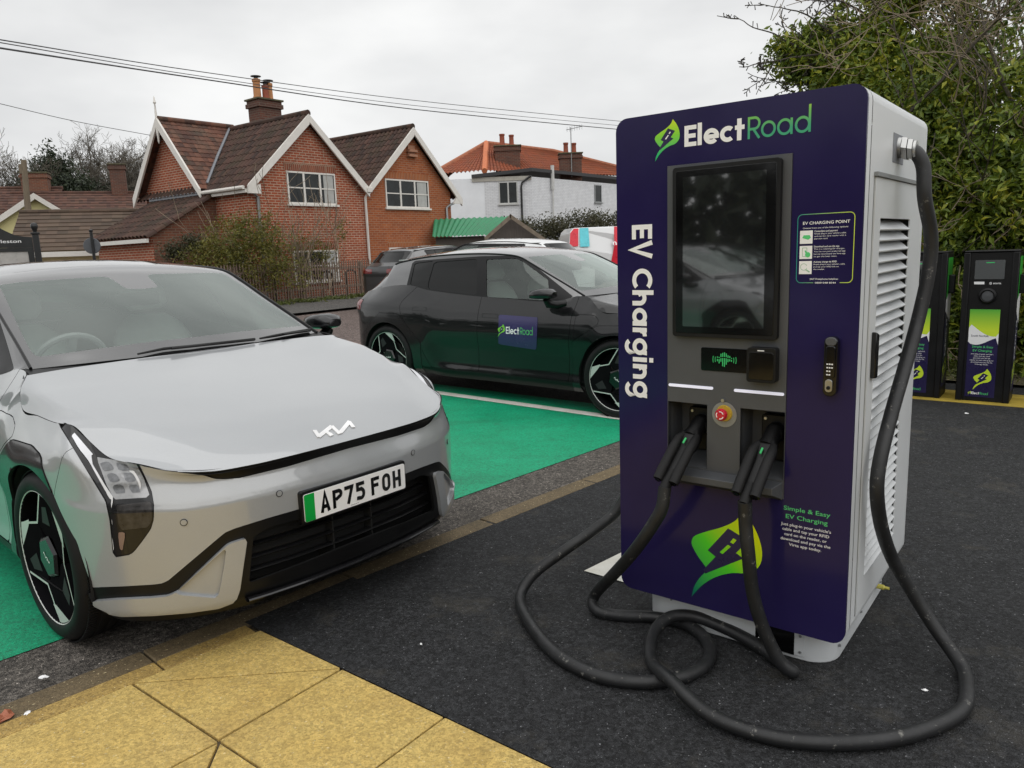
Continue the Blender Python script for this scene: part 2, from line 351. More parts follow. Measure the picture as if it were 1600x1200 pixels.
M['fence_wood'] = wood('weathered timber', (.13, .09, .068), (.25, .18, .14))
M['shed_wood'] = wood('dark shed boards', (.06, .05, .043), (.11, .092, .08))
M['bark'] = wood('bark', (.055, .047, .035), (.12, .105, .08))
M['twig_dark'] = simple('dark twigs', (.05, .042, .032), .9, var=.4, vscale=2)
M['twig'] = simple('twigs', (.21, .165, .115), .9, var=.4, vscale=2)
def leafmat(name, cols, sc=1.2, rough=.45):
    m, nt, b = mat_new(name); g = nt.nodes.new('ShaderNodeNewGeometry')
    rp = nt.nodes.new('ShaderNodeValToRGB'); e = rp.color_ramp.elements
    while len(e) < len(cols): e.new(.5)
    for i, c in enumerate(cols): e[i].position = c[0]; e[i].color = tuple(c[1])+(1,)
    co = nt.nodes.new('ShaderNodeTexCoord').outputs['Object']
    f = nt.nodes.new('ShaderNodeMath'); f.operation = 'MULTIPLY_ADD'; nt.links.new(g.outputs['Random Per Island'], f.inputs[0]); f.inputs[1].default_value = .6
    nt.links.new(maprange(nt, noise(nt, sc, 3, .6, co), .3, .7, 0, .4), f.inputs[2]); nt.links.new(f.outputs[0], rp.inputs[0])
    nt.links.new(rp.outputs[0], b.inputs['Base Color']); b.inputs['Roughness'].default_value = rough
    tr = nt.nodes.new('ShaderNodeBsdfTranslucent'); nt.links.new(rp.outputs[0], tr.inputs[0]); mx = nt.nodes.new('ShaderNodeMixShader'); mx.inputs[0].default_value = .25
    nt.links.new(b.outputs[0], mx.inputs[1]); nt.links.new(tr.outputs[0], mx.inputs[2]); nt.links.new(mx.outputs[0], nt.nodes['Material Output'].inputs[0]); return m
M['ivy'] = leafmat('ivy leaves', [(0, (.024, .050, .007)), (.25, (.075, .125, .013)), (.6, (.19, .255, .026)), (.97, (.45, .42, .035))])
M['bush'] = leafmat('bush leaves', [(0, (.06, .065, .010)), (.5, (.13, .13, .018)), (.9, (.24, .20, .035))])
M['hedge'] = leafmat('hedge leaves', [(0, (.03, .03, .014)), (.6, (.06, .06, .025)), (1, (.11, .09, .05))])
M['conifer'] = leafmat('conifer leaves', [(0, (.014, .024, .012)), (.6, (.035, .05, .024)), (1, (.06, .075, .035))])
M['grass'] = leafmat('grass blades', [(0, (.05, .07, .012)), (.6, (.12, .14, .03)), (1, (.20, .19, .07))])
M['soil'] = stone('soil verge', (.07, .055, .035), (.12, .095, .05), (.05, .06, .015), 60, .95, (.05, .065, .015))
def printed(name, c1, c2, axis='Z', p=(0, 1), rough=.35, c3=None):
    """a printed colour gradient that belongs to the artwork itself (object space)"""
    m, nt, b = mat_new(name); co = nt.nodes.new('ShaderNodeTexCoord').outputs['Object']; sp = nt.nodes.new('ShaderNodeSeparateXYZ'); nt.links.new(co, sp.inputs[0])
    if axis == 'XZ':
        ad = nt.nodes.new('ShaderNodeMath'); ad.operation = 'ADD'; nt.links.new(sp.outputs['X'], ad.inputs[0]); nt.links.new(sp.outputs['Z'], ad.inputs[1]); v = ad.outputs[0]
    else: v = sp.outputs[axis]
    rp = nt.nodes.new('ShaderNodeValToRGB'); e = rp.color_ramp.elements; e[0].color = tuple(c1)+(1,); e[1].color = tuple(c2)+(1,)
    if c3: x = e.new(.5); x.color = tuple(c3)+(1,)
    nt.links.new(maprange(nt, v, p[0], p[1]), rp.inputs[0]); nt.links.new(rp.outputs[0], b.inputs['Base Color']); b.inputs['Roughness'].default_value = rough; return m
M['white_print'] = simple('white print', (.90, .90, .90), .4, var=.02)
M['green_print'] = simple('green print', (.10, .62, .20), .4, var=.03)
M['steel'] = simple('bright steel', (.48, .48, .47), .34, 1, var=.2)
# ---------------------------------------------------------------- ground
def sheet(mb, c4, na, nb, dz, mat=0):
    """bilinear patch over four (A,B) corners that follows the ground"""
    c = [np.array(p, float) for p in c4]
    return mb.grid(lambda u, v: GP(*((c[0]*(1-u)+c[1]*u)*(1-v)+(c[3]*(1-u)+c[2]*u)*v), dz), na, nb, mat)
g = MB(); seg = [-400, -60, -20, -8, -3, 0, 2, 3.18, 3.6, 5, 8, 12, 16, 20, 24, 29.18, 32, 40, 60, 120, 400]
nb = len(seg)-1
g.grid(lambda u, v: GP(-400+800*u, seg[round(v*nb)], -.004), 40, nb)
tag(g.build('ground', M['asphalt_far']), kind='structure')
def P2(x, y): p = np.array([x, y]); return np.array([p@AX, p@BX])
kd = P2(2.38, 2.48)/math.hypot(2.38, 2.48); k0 = P2(-1.179, 2.961); kn = np.array([kd[1], -kd[0]])
if kn[1] > 0: kn = -kn                       # towards the camera side
def KL(t, o): return k0+kd*t+kn*o
T0, T1 = -4., 16.
m = MB(); sheet(m, [KL(T0, 0), KL(T1, 0), KL(T1, -7.2), KL(T0, -7.2)], 40, 20, 0); tag(m.build('car_park', M['asphalt_old']), kind='structure')
m = MB(); sheet(m, [KL(T0, .30), KL(T1, .22), KL(T1, -.40), KL(T0, -.40)], 30, 2, .004); tag(m.build('gutter', M['gutter']), kind='structure')
m = MB(); sheet(m, [(-4, 3.42), (.7, 3.22), (.7, 7.2), (-4, 7.2)], 10, 16, .008)
sheet(m, [(.7, 3.22), (5.98, 2.72), (5.98, 7.9), (.7, 7.9)], 20, 20, .008); tag(m.build('green_bay_surface', M['green']), kind='structure')
m = MB(); sheet(m, [(5.51, 2.76), (5.63, 2.75), (5.72, 7.8), (5.59, 7.8)], 1, 20, .012); tag(m.build('bay_marking_line', M['line']), kind='structure')
# pavement: dark new asphalt, a 25 mm kerb, yellow slabs
m = MB(); a_e = 1.56
m.grid(lambda u, v: tuple(XY(*((KL(T0, .0)*0+np.array([a_e, 2.66]))*(1-u)*(1-v)+np.array([16, 1.60])*u*(1-v)+np.array([16, -8])*u*v+np.array([a_e, -8])*(1-u)*v)))+(.02,), 30, 20)
tag(m.build('charger_pavement', M['asphalt_new']), kind='structure')
m = MB()
L = []; t = T0
random.seed(4)
while t < T1:
    l = .9; a, b_ = t+.004, min(t+l-.004, T1); q = [KL(a, .0), KL(b_, .0), KL(b_, .125), KL(a, .125)]
    z0, z1 = -.02, .021+random.uniform(-.002, .002); V = [tuple(XY(*p))+(z,) for z in (z0, z1) for p in q]
    m.add(V, [(4, 5, 6, 7), (0, 1, 5, 4), (2, 3, 7, 6), (1, 2, 6, 5), (3, 0, 4, 7)]); t += l
tag(m.build('kerb_edging', M['kerb'], bevel=.006), kind='structure')
m = MB(); t = T0; te = KL(0, 0); te = (a_e-k0[0])/kd[0]
while t < te:
    l = .6; a, b_ = t+.004, min(t+l-.004, te); q = [KL(a, .128), KL(b_, .128), KL(b_, .215), KL(a, .215)]
    V = [tuple(XY(*p))+(z,) for z in (-.02, .022) for p in q]; m.add(V, [(4, 5, 6, 7), (0, 1, 5, 4), (2, 3, 7, 6), (1, 2, 6, 5), (3, 0, 4, 7)]); t += l
tag(m.build('yellow_kerb_strip', M['kerb_y'], bevel=.005), kind='structure')
m = MB(); q = [(-6, -6), (a_e, -6), (a_e, 2.62), (-6, 3.3)]; m.add([XY(*p)+(.010,) for p in q], [(0, 1, 2, 3)]); tag(m.build('joint_bed', M['joint']), kind='structure')
# slabs (cut along the diagonals seen in the photo)
m = MB()
def kline(a): p = KL((a-k0[0])/kd[0], .215); return p[1]
def slab(poly, gap=.0042):
    c = np.mean(poly, 0); P = [np.array(p, float) for p in poly]; n = len(P); Q = []
    area = sum(P[i][0]*P[(i+1) % n][1]-P[(i+1) % n][0]*P[i][1] for i in range(n)); sg = 1 if area > 0 else -1
    for i in range(n):
        d1 = P[i]-P[i-1]; d2 = P[(i+1) % n]-P[i]; d1 /= np.hypot(*d1); d2 /= np.hypot(*d2)
        n1 = sg*np.array([-d1[1], d1[0]]); n2 = sg*np.array([-d2[1], d2[0]]); k = n1+n2; Q.append(P[i]+k*gap/max(.3, 1+n1@n2))
    dz = random.uniform(-.0012, .0012); V = [XY(*p)+(-.0,) for p in Q]+[XY(*p)+(.021+dz,) for p in Q]
    m.add(V, [tuple(range(n, 2*n)) if sg > 0 else tuple(range(n, 2*n))[::-1]]+[(i, (i+1) % n, (i+1) % n+n, i+n) for i in range(n)])
st = .49; a1 = a_e; rows = [2.045-.5*k for k in range(16)]
for ci in range(14):
    x1 = a1-ci*st; x0 = x1-st
    top0, top1 = kline(x0), kline(x1)
    if ci == 0:
        slab([(x0, rows[0]+.0), (x1, rows[0]), (x0, top0)]); slab([(x1, rows[0]), (x1, top1), (x0, top0)])
    else:
        sp = rows[0]+.02
        while sp+.5 < top0: slab([(x0, sp), (x1, sp), (x1, sp+.5), (x0, sp+.5)]); sp += .5
        slab([(x0, rows[0]+.02), (x1, rows[0]-.01), (x1, top1), (x0, top0)]) if ci == 1 else slab([(x0, sp), (x1, sp), (x1, top1), (x0, top0)])
    for k in range(15):
        y1, y0 = rows[k]+(.02 if ci else 0), rows[k+1]+(.02 if ci else 0)
        if ci == 1 and k == 0: slab([(x0, y0), (x1, y1-.03), (x0, y1)]); slab([(x0, y0), (x1, y0), (x1, y1-.03)])
        else: slab([(x0, y0), (x1, y0), (x1, y1-(.03 if ci == 1 and k == 0 else 0)), (x0, y1)])
tag(m.build('yellow_paving', M['slab'], bevel=.003), kind='structure')
m = MB(); m.add([XY(*p)+(.0255,) for p in ((2.70, .9), (3.05, .9), (3.05, 1.715), (2.725, 1.76))], [(0, 1, 2, 3)]); tag(m.build('pavement_marking', M['line']), kind='structure')
# verge behind the charging posts
m = MB(); sheet(m, [(8.45, -6), (8.40, 2.6), (9.4, 2.6), (9.4, -6)], 2, 12, .05); m.grid(lambda u, v: GP(9.4+7*u, -6+8.6*v, .05+.5*u), 6, 10); tag(m.build('verge', M['soil']), kind='structure')
# far footway with a kerb in front of the houses
m = MB(); sheet(m, [(-30, 14.9), (60, 14.9), (60, 45), (-30, 45)], 30, 10, .06); tag(m.build('far_footway', M['footway']), kind='structure')
# ================================================================ rapid charger
LEAF = [(0.0, 1.0), (0.094, 0.883), (0.166, 0.736), (0.191, 0.595), (0.16, 0.473), (0.057, 0.388), (-0.101, 0.349), (-0.261, 0.268), (-0.391, 0.154), (-0.473, 0.048), (-0.505, 0.0), (-0.482, 0.106), (-0.43, 0.209), (-0.364, 0.299), (-0.364, 0.355), (-0.438, 0.437), (-0.493, 0.52), (-0.509, 0.578), (-0.477, 0.645), (-0.357, 0.715), (-0.196, 0.794), (-0.063, 0.889)]
BOLT = [(-0.139, 0.793), (0.063, 0.71), (-0.06, 0.563), (0.016, 0.526), (-0.365, 0.279), (-0.384, 0.318), (-0.261, 0.479), (-0.341, 0.528)]
DASH = [[(-0.085, 0.705), (-0.054, 0.693), (-0.085, 0.647), (-0.117, 0.659)], [(-0.139, 0.628), (-0.108, 0.616), (-0.19, 0.522), (-0.219, 0.536)]]
def smooth_leaf():
    a = catmull(LEAF[0:11], 4)[:-1]; b = catmull(LEAF[10:15], 3)[:-1]; c = catmull(LEAF[14:]+[LEAF[0]], 4)[:-1]; return a+b+c
def leaf(mb, fn, x, z, h, lift, mats=(0, 1, 2)):
    """emblem: leaf with a bent road/bolt; x,z is the tip's foot"""
    mb.add([fn(x+p[0]*h, z+p[1]*h, lift) for p in smooth_leaf()], [tuple(range(len(smooth_leaf())))], mats[0])
    mb.add([fn(x+p[0]*h, z+p[1]*h, lift+.0004) for p in BOLT], [tuple(range(len(BOLT)))], mats[1])
    for d in DASH: mb.add([fn(x+p[0]*h, z+p[1]*h, lift+.0007) for p in d], [(0, 1, 2, 3)], mats[2])
PURPLE = (.018, .0135, .064)
def purplemat():
    m, nt, b = mat_new('purple vinyl'); co = nt.nodes.new('ShaderNodeTexCoord').outputs['Object']
    n = noise(nt, 2.2, 5, .6, co, .3, .7); nt.links.new(mix_rgb(nt, n, [c*.9 for c in PURPLE], [c*1.15 for c in PURPLE]), b.inputs['Base Color'])
    nt.links.new(maprange(nt, noise(nt, 5, 6, .7, co), .3, .75, .08, .2), b.inputs['Roughness']); b.inputs['Specular IOR Level'].default_value = .22
    bump(nt, b, noise(nt, 3, 3, .5, co), .04, .01); return m
M['purple'] = purplemat()
M['purple_flat'] = simple('purple print', PURPLE, .3, var=.05)
M['cab'] = simple('white grey cabinet paint', (.62, .64, .65), .38, var=.03, vscale=3, bmp=.05, bscale=400)
M['fascia'] = simple('graphite fascia', (.085, .089, .095), .48, .2, var=.06, bmp=.06, bscale=500)
M['screen'] = simple('screen glass', (.012, .013, .014), .02, var=.15, spec=1, rvar=.005, coat=1); M['screen'].node_tree.nodes['Principled BSDF'].inputs['Coat IOR'].default_value = 2.2
M['leaf_small'] = printed('emblem gradient', (.02, .50, .16), (.72, .80, .01), 'Z', (1.76, 1.88), c3=(.25, .70, .03))
M['leaf_big'] = printed('large emblem gradient', (.0, .16, .09), (.78, .82, .0), 'XZ', (.50, 1.0), c3=(.08, .66, .02))
M['road_print'] = printed('lettering gradient', (.05, .38, .20), (.66, .76, .01), 'Z', (1.795, 1.885), c3=(.18, .52, .10))
M['frame_print'] = printed('frame gradient', (.02, .30, .26), (.60, .72, .08), 'X', (.64, .81))
M['lightbar'] = simple('lit white strip', (.7, .7, .8), .4, emit=(.82, .84, 1, .3))
M['green_led'] = simple('green symbol light', (.02, .3, .08), .4, emit=(.05, .55, .16, .25))
M['red_button'] = simple('red button', (.55, .008, .03), .3, coat=.6)
M['yellow_ring'] = simple('yellow ring', (.50, .33, .03), .45)
CH = thing('rapid_charger', 'tall purple and white rapid charger with two plugs on its front and a big screen', 'charger', (.4014, 2.7824, .02), -.6649)
CHZ = .02
W_, H0, H1, D_ = .83, .1585-CHZ, 1.9141-CHZ, .9308
z_ = lambda v: v-CHZ
outl = rrect(0, W_, H0, H1, .045, 6)
m = MB(); m.prism(outl, .013, .055, FX, 0, caps=False); m.prism(rrect(.004, W_-.004, H0+.004, H1-.004, .043, 6), .055, .062, FX, 1, caps=False)
no = len(outl); V = [(a, .062, b) for a, b in outl]+[(a, D_-.03, b) for a, b in outl]
m.add(V, [(i, (i+1) % no, (i+1) % no+no, i+no) for i in range(no) if abs(outl[i][1]-outl[(i+1) % no][1]) < 1])
for X_ in (0, W_):                      # side walls with the louvre opening
    za, zb, ya, yb = H0+.045, H1-.045, .062, D_-.03; hy0, hy1, hz0, hz1 = .205, .665, z_(.330), z_(1.532)
    m.add([(X_, a, b) for a, b in ((ya, za), (yb, za), (yb, zb), (ya, zb), (hy0, hz0), (hy1, hz0), (hy1, hz1), (hy0, hz1))], [(0, 1, 5, 4), (1, 2, 6, 5), (2, 3, 7, 6), (3, 0, 4, 7)])
m.add([(a, .13, b) for a, b in rrect(.03, W_-.03, H0, H1-.02, .03, 3)], [tuple(range(16))], 0)
m.prism(rrect(.004, W_-.004, H0+.004, H1-.004, .043, 6), D_-.03, D_-.024, FX, 1); m.prism(outl, D_-.024, D_, FX, 0)
m.build('cabinet', [M['cab'], M['grey_metal']], CH, bevel=.002)
# front panel with an opening for the fascia
m = MB(); fx0, fx1, fz0, fz1 = .200, .622, z_(.625), z_(1.738)
def frame_panel(mb, outer, hole, y0, y1, mat=0):
    o = [p for p in outer]; h = hole; n = len(o); V = [(p[0], y0, p[1]) for p in o]+[(p[0], y0, p[1]) for p in h]+[(p[0], y1, p[1]) for p in o]; 
    hc = [(fx1, fz0), (fx1, fz1), (fx0, fz1), (fx0, fz0)]
    # fan each outer corner run to the matching hole corner, plus bridging quads
    k = n//4; F = []
    for c in range(4):
        run = list(range(c*k, (c+1)*k)); hv = n+c
        for i in run[:-1]: F.append((i, i+1, hv))
        F.append((run[-1], ((c+1)*k) % n, n+(c+1) % 4, hv))
    for i in range(n): F.append((i, i+n+4, (i+1) % n+n+4, (i+1) % n))
    mb.add(V, F, mat)
frame_panel(m, outl, [(fx1, fz0), (fx1, fz1), (fx0, fz1), (fx0, fz0)], 0, .0125)
fp = m.build('front_panel', M['purple'], CH, smooth=30)
m = MB(); word(m, 'Elect', .205, FX, .262, z_(1.794), .468, .067, 0, -.0012); m.build('white_lettering', M['white_print'], fp)
def nl(fn, s=-1): return lambda u, v, d: fn(u, v, s*d)
NF = nl(FX)
m = MB(); word(m, 'Elect', .205, NF, .262, z_(1.794), .468, .067, 0, .0008)
for o in list(fp.children): bpy.data.objects.remove(o)
m.build('white_lettering', M['white_print'], fp, smooth=0)
m = MB(); word(m, 'Road', .115, NF, .478, z_(1.794), .675, .067, 0, .0008); m.build('green_lettering', M['road_print'], fp, smooth=0)
m = MB(); leaf(m, NF, .220, z_(1.757), .1315, .0008); m.build('leaf_emblem', [M['leaf_small'], M['purple_flat'], M['white_print']], fp, smooth=0)
m = MB(); leaf(m, NF, .483, z_(.191), .370, .0008, (0, 1, 0)); m.build('large_leaf_emblem', [M['leaf_big'], M['purple_flat']], fp, smooth=0)
m = MB(); VT = lambda u, v, d: (v, -d, u)          # lettering that reads downwards
word(m, 'EV Charging', .20, lambda u, v, d: (.061+v, -d, z_(1.547)-u), 0, 0, .628, .080, 0, .0008); m.build('vertical_lettering', M['white_print'], fp, smooth=0)
# instruction sticker
m = MB(); y_ = .0009
fr = rrect(.642, .808, z_(1.341), z_(1.550), .014, 5); nfr = len(fr)
cut = [p for p in fr]
bot = [p for p in fr if p[1] < z_(1.3415)]
right = [(.776, z_(1.341))]+[p for p in fr[:]]  # start from the bottom right corner, go round to the bottom left
path = [(.772, z_(1.341))]+fr[0:]; path = path+[(.694, z_(1.341))]
stroke(m, path, .0022, NF, y_, 0)
font(m, 'EV CHARGING POINT', NF, .658, z_(1.519), .0088, .137, bold=.018, mat=1, lift=y_)
font(m, 'Choose from one of the following options:', NF, .658, z_(1.506), .0046, .133, mat=1, lift=y_)
rowsT = [('Contactless card payment', ['Simply plug in your vehicle\'s cable', 'and tap the card reader with a', 'payment card.']), ('Download and use the app', ['This is a roaming EV charger.', 'You can use your preferred app', 'but we recommend the Virta app', 'to get the best rates.']), ('Activate charge via RFID', ['Simply plug in your vehicle\'s cable', 'and tap your RFID fob on', 'the reader.'])]
for k, (hd, ls) in enumerate(rowsT):
    zt = z_(1.501-.0465*k); m.add([NF(x, z, y_) for x, z in ((.650, zt-.040), (.688, zt-.040), (.688, zt), (.650, zt))], [(0, 1, 2, 3)], 1)
    if k == 0:
        m.add([NF(.657+p[0], zt-.022+p[1], y_+.0004) for p in ((0, 0), (.018, -.006), (.026, .0), (.022, .008), (.004, .008))], [(0, 1, 2, 3, 4)], 2)
    elif k == 1:
        stroke(m, [(.659, zt-.032), (.659, zt-.006), (.672, zt-.006), (.672, zt-.032)], .0016, NF, y_+.0004, 3, True); m.add([NF(*p, y_+.0008) for p in arc(.675, zt-.027, .008, 0, 330, 12)], [tuple(range(13))], 2); stroke(m, [(.672, zt-.026), (.667, zt-.014)], .004, NF, y_+.001, 2)
    else:
        stroke(m, arc(.664, zt-.018, .010, 20, 340, 14), .0014, NF, y_+.0004, 3); stroke(m, [(.670, zt-.026), (.682, zt-.034)], .004, NF, y_+.0005, 3)
    font(m, hd, NF, .693, zt-.0055, .0052, .068+.006*(k == 1), bold=.02, mat=1, lift=y_)
    for j, l in enumerate(ls): font(m, l, NF, .693, zt-.0125-.0075*j, .0040, min(.092, .0031*len(l)), mat=1, lift=y_)
font(m, '24/7 Freephone helpline:', NF, .725, z_(1.350), .0050, .084, 'c', .012, 1, y_); font(m, '0800 048 8544', NF, .730, z_(1.3385), .0050, .062, 'c', .018, 1, y_)
m.build('instruction_sticker', [M['frame_print'], M['white_print'], M['green_print'], simple('pale green line', (.35, .55, .38), .5)], fp, smooth=0)
m = MB(); font(m, 'Simple & Easy', NF, .697, z_(.590), .0145, .148, 'c', .012, 0, y_); font(m, 'EV Charging', NF, .697, z_(.562), .0145, .134, 'c', .012, 0, y_)
for k, l in enumerate(["Just plug-in your vehicle's", 'cable and tap your RFID', 'card on the reader, or', 'download and pay via the', 'Virta app today.']): font(m, l, NF, .695, z_(.536)-.0172*k, .0098, (.160, .150, .136, .160, .104)[k], 'c', .012, 1, y_)
m.build('lower_lettering', [M['green_print'], M['white_print']], fp, smooth=0)
# door lever on the front panel
m = MB(); m.prism(rrect(.741, .781, z_(.992), z_(1.178), .018, 5), -.030, 0, FX, 0); m.prism(rrect(.748, .776, z_(1.05), z_(1.150), .008, 4), -.036, -.030, FX, 0); m.prism(rrect(.745, .778, z_(1.150), z_(1.176), .012, 5), -.034, -.030, FX, 1)
lv = m.build('door_lever', [M['gloss_black'], M['fascia']], CH, bevel=.003)
m = MB(); m.prism(rrect(.749, .771, z_(1.006), z_(1.046), .010, 6), -.037, -.030, FX, 0); m.prism([(p[0], p[1]) for p in arc(.760, z_(1.020), .006, 0, 330, 11)], -.041, -.037, FX, 1); m.build('lock_barrel', [M['steel'], M['black_plastic']], lv, bevel=.001)
m = MB(); [m.add([NF(.753+.006*((k*7) % 3), z_(1.094)-.010*k+q, .0375) for q in ()], []) for k in range(0)]
for k in range(4):
    for j in range(2+(k < 2)): m.add([NF(.752+.007*j+dx, z_(1.092)-.011*k+dz, .0366) for dx, dz in ((0, 0), (.005, 0), (.005, .004), (0, .004))], [(0, 1, 2, 3)])
m.build('combination_dials', M['white_print'], lv, smooth=0)
# fascia, recesses and tray
yf = -.004
m = MB(); rz0, rz1 = z_(.690), z_(.921)
m.box(fx0+.001, fx1-.001, yf, .02, rz1, fz1-.001)
m.box(.3515, .4705, yf, .02, fz0+.05, rz1); m.box(fx0+.001, .2035, yf, .02, fz0+.001, rz1); m.box(.6195, fx1-.001, yf, .02, fz0+.001, rz1)
for x0, x1 in ((.2035, .3515), (.4705, .6195)):
    y1 = .115; V = [(x0, yf, rz0), (x1, yf, rz0), (x1, yf, rz1), (x0, yf, rz1), (x0, y1, rz0+.05), (x1, y1, rz0+.05), (x1, y1, rz1), (x0, y1, rz1)]
    m.add(V, [(4, 5, 6, 7), (0, 4, 7, 3), (1, 2, 6, 5), (3, 7, 6, 2), (0, 1, 5, 4)])
m.box(.2035, .3515, yf, .02, fz0+.001, rz0); m.box(.4705, .6195, yf, .02, fz0+.001, rz0)
fa = m.build('fascia', M['fascia'], CH, smooth=0, bevel=.0015)
m = MB(); tz = z_(.668)
V = [(.222, yf-.001, tz+.016), (.618, yf-.001, tz+.016), (.600, -.055, tz+.004), (.236, -.055, tz+.004), (.236, -.055, tz-.020), (.600, -.055, tz-.020), (.222, yf-.001, tz-.045), (.618, yf-.001, tz-.045), (.590, -.030, tz-.028), (.250, -.030, tz-.028)]
m.add(V, [(0, 1, 2, 3), (3, 2, 5, 4), (4, 5, 8, 9), (9, 8, 7, 6), (0, 3, 4, 9, 6), (1, 7, 8, 5, 2)]); m.build('plug_tray', M['fascia'], CH, smooth=0, bevel=.002)
# screen
m = MB(); m.prism(rrect(.231, .594, z_(1.159), z_(1.727), .012, 4), -.026, yf, FX, 0); m.prism(rrect(.243, .582, z_(1.172), z_(1.714), .008, 4), -.0275, -.026, FX, 1)
bz = m.build('screen_bezel', [M['black_plastic'], M['gloss_black']], CH, bevel=.003)
m = MB(); m.prism(rrect(.270, .551, z_(1.195), z_(1.693), .004, 3), -.0285, -.0275, FX, 0); m.build('display_glass', M['screen'], bz, smooth=0)
# contactless panel, reader, light strips, stop button
m = MB(); m.prism(rrect(.329, .495, z_(1.042), z_(1.122), .006, 4), -.0065, yf, FX, 0); rp = m.build('contactless_panel', M['gloss_black'], CH, smooth=30)
m = MB()
for k, (a, b_) in enumerate(((-.006, .006), (-.013, .005), (-.007, .016), (-.022, .019), (-.024, .021), (-.016, .018), (-.007, .012), (-.004, .010), (-.005, .004))):
    x = .413+(k-4)*.0062; stroke(m, [(x, z_(1.083)+a), (x, z_(1.083)+b_*.3)], .0034, NF, .0068, 0); stroke(m, [(x, z_(1.083)+b_*.3+.004), (x, z_(1.083)+b_+.004)], .0034, NF, .0068, 0)
for sg in (1, -1):
    for rr in (.033, .041): stroke(m, arc(.413+sg*.0, z_(1.083), rr, -16, 16, 8) if sg > 0 else arc(.413, z_(1.083), rr, 164, 196, 8), .002, NF, .0068, 0)
m.build('contactless_symbol', M['green_led'], rp, smooth=0)
m = MB(); m.prism(rrect(.502, .597, z_(1.020), z_(1.134), .010, 5), -.040, yf, FX, 0); m.prism(rrect(.509, .590, z_(1.030), z_(1.120), .008, 5), -.0415, -.040, FX, 1)
cr_ = m.build('card_reader', [M['black_plastic'], M['gloss_black']], CH, bevel=.004)
m = MB(); m.box(.538, .560, -.0425, -.0415, z_(1.124), z_(1.127)); m.build('status_light', M['white_print'], cr_, smooth=0)
for x0, x1 in ((.2065, .3735), (.4475, .6155)):
    m = MB(); m.prism(rrect(x0, x1, z_(.976), z_(.986), .0048, 4), -.0065, yf, FX, 0); m.build('light_strip', M['lightbar'], CH, smooth=30)
CY = lambda cx, cz: (lambda r, a, h: (cx+r*cos(a), h, cz+r*sin(a)))
m = MB(); m.lathe([(.0001, -.006), (.044, -.006), (.044, yf)], 28, CY(.4145, z_(.893)), 0); m.lathe([(.0001, -.014), (.027, -.014), (.029, -.006)], 24, CY(.4145, z_(.898)), 1)
es = m.build('emergency_stop', [M['grey_metal'], M['yellow_ring']], CH)
m = MB(); m.lathe([(.0001, -.045), (.017, -.044), (.021, -.038), (.021, -.030), (.014, -.026), (.014, -.014)], 24, CY(.4145, z_(.898)), 0); bt = m.build('stop_button', M['red_button'], es)
m = MB()
for a0 in (20, 140, 260): stroke(m, arc(.4145, z_(.898), .0125, a0, a0+80, 8), .003, NF, .0452, 0)
m.build('button_marking', M['white_print'], bt, smooth=0)
m = MB(); m.lathe([(.0001, -.012), (.006, -.012), (.006, yf)], 12, CY(.410, z_(.943)), 0); m.build('fixing_stud', M['steel'], CH)
HOL = [(.296, .830), (.564, .830)]
for cx, cz in HOL:
    m = MB(); m.prism(rrect(cx-.050, cx+.050, z_(cz-.098), z_(cz+.060), .010, 4), .080, .113, FX, 0); m.lathe([(.0001, .07), (.030, .045), (.036, .08)], 20, CY(cx, z_(cz)), 0)
    h = m.build('plug_holster', M['black_plastic'], CH, bevel=.003)
    for dx, dz in ((-.036, .046), (.036, .046), (-.036, -.084), (.036, -.084)): MB().lathe([(.0001, .075), (.005, .075), (.006, .0805)], 10, CY(cx+dx, z_(cz+dz)), 0).build('holster_bolt', M['steel'], h)
# plinth
m = MB(); m.prism(rrect(.055, .775, .078, .812, .10, 8, (1, 0, 0, 1)), 0, H0+.002, TX, 0)
pl_ = m.build('plinth', M['cab'], CH, bevel=.004)
m = MB(); m.prism(rrect(.158, .682, z_(.036), z_(.137), .006, 3), .0735, .0785, FX, 0); cp = m.build('plinth_cover', M['cab'], pl_, bevel=.001)
for x, z in ((.178, .118), (.395, .128), (.668, .112), (.668, .052)): MB().lathe([(.0001, .069), (.004, .069), (.005, .0737)], 10, CY(x, z_(z)), 0).build('cover_screw', M['grey_metal'], cp)
m = MB(); m.box(.510, .648, .0715, .0737, z_(.036), z_(.130)); lb = m.build('rating_label', M['gloss_black'], cp, smooth=0)
m = MB(); font(m, 'B', lambda u, v, d: (u, .0712, v), .522, z_(.105), .016, .016, bold=.03); font(m, 'L', lambda u, v, d: (u, .0712, v), .520, z_(.085), .010, .007); font(m, '...', lambda u, v, d: (u, .0712, v), .520, z_(.062), .030, .022); m.build('label_lettering', M['white_print'], lb, smooth=0)
m = MB(); m.lathe([(.0001, .0), (.010, .0), (.010, .03), (.006, .034), (.006, .05)], 14, lambda r, a, h: (.775+h, .70+r*cos(a), .062+r*sin(a)), 0); m.build('drain_cap', simple('yellow brass cap', (.62, .55, .12), .4), pl_)
for yb in (.16, .46, .77):
    m = MB(); m.lathe([(.0001, .006), (.004, .006), (.005, 0)], 10, lambda r, a, h: (.775+h, yb+r*cos(a), .052+r*sin(a)), 0); m.build('plinth_screw', M['grey_metal'], pl_)
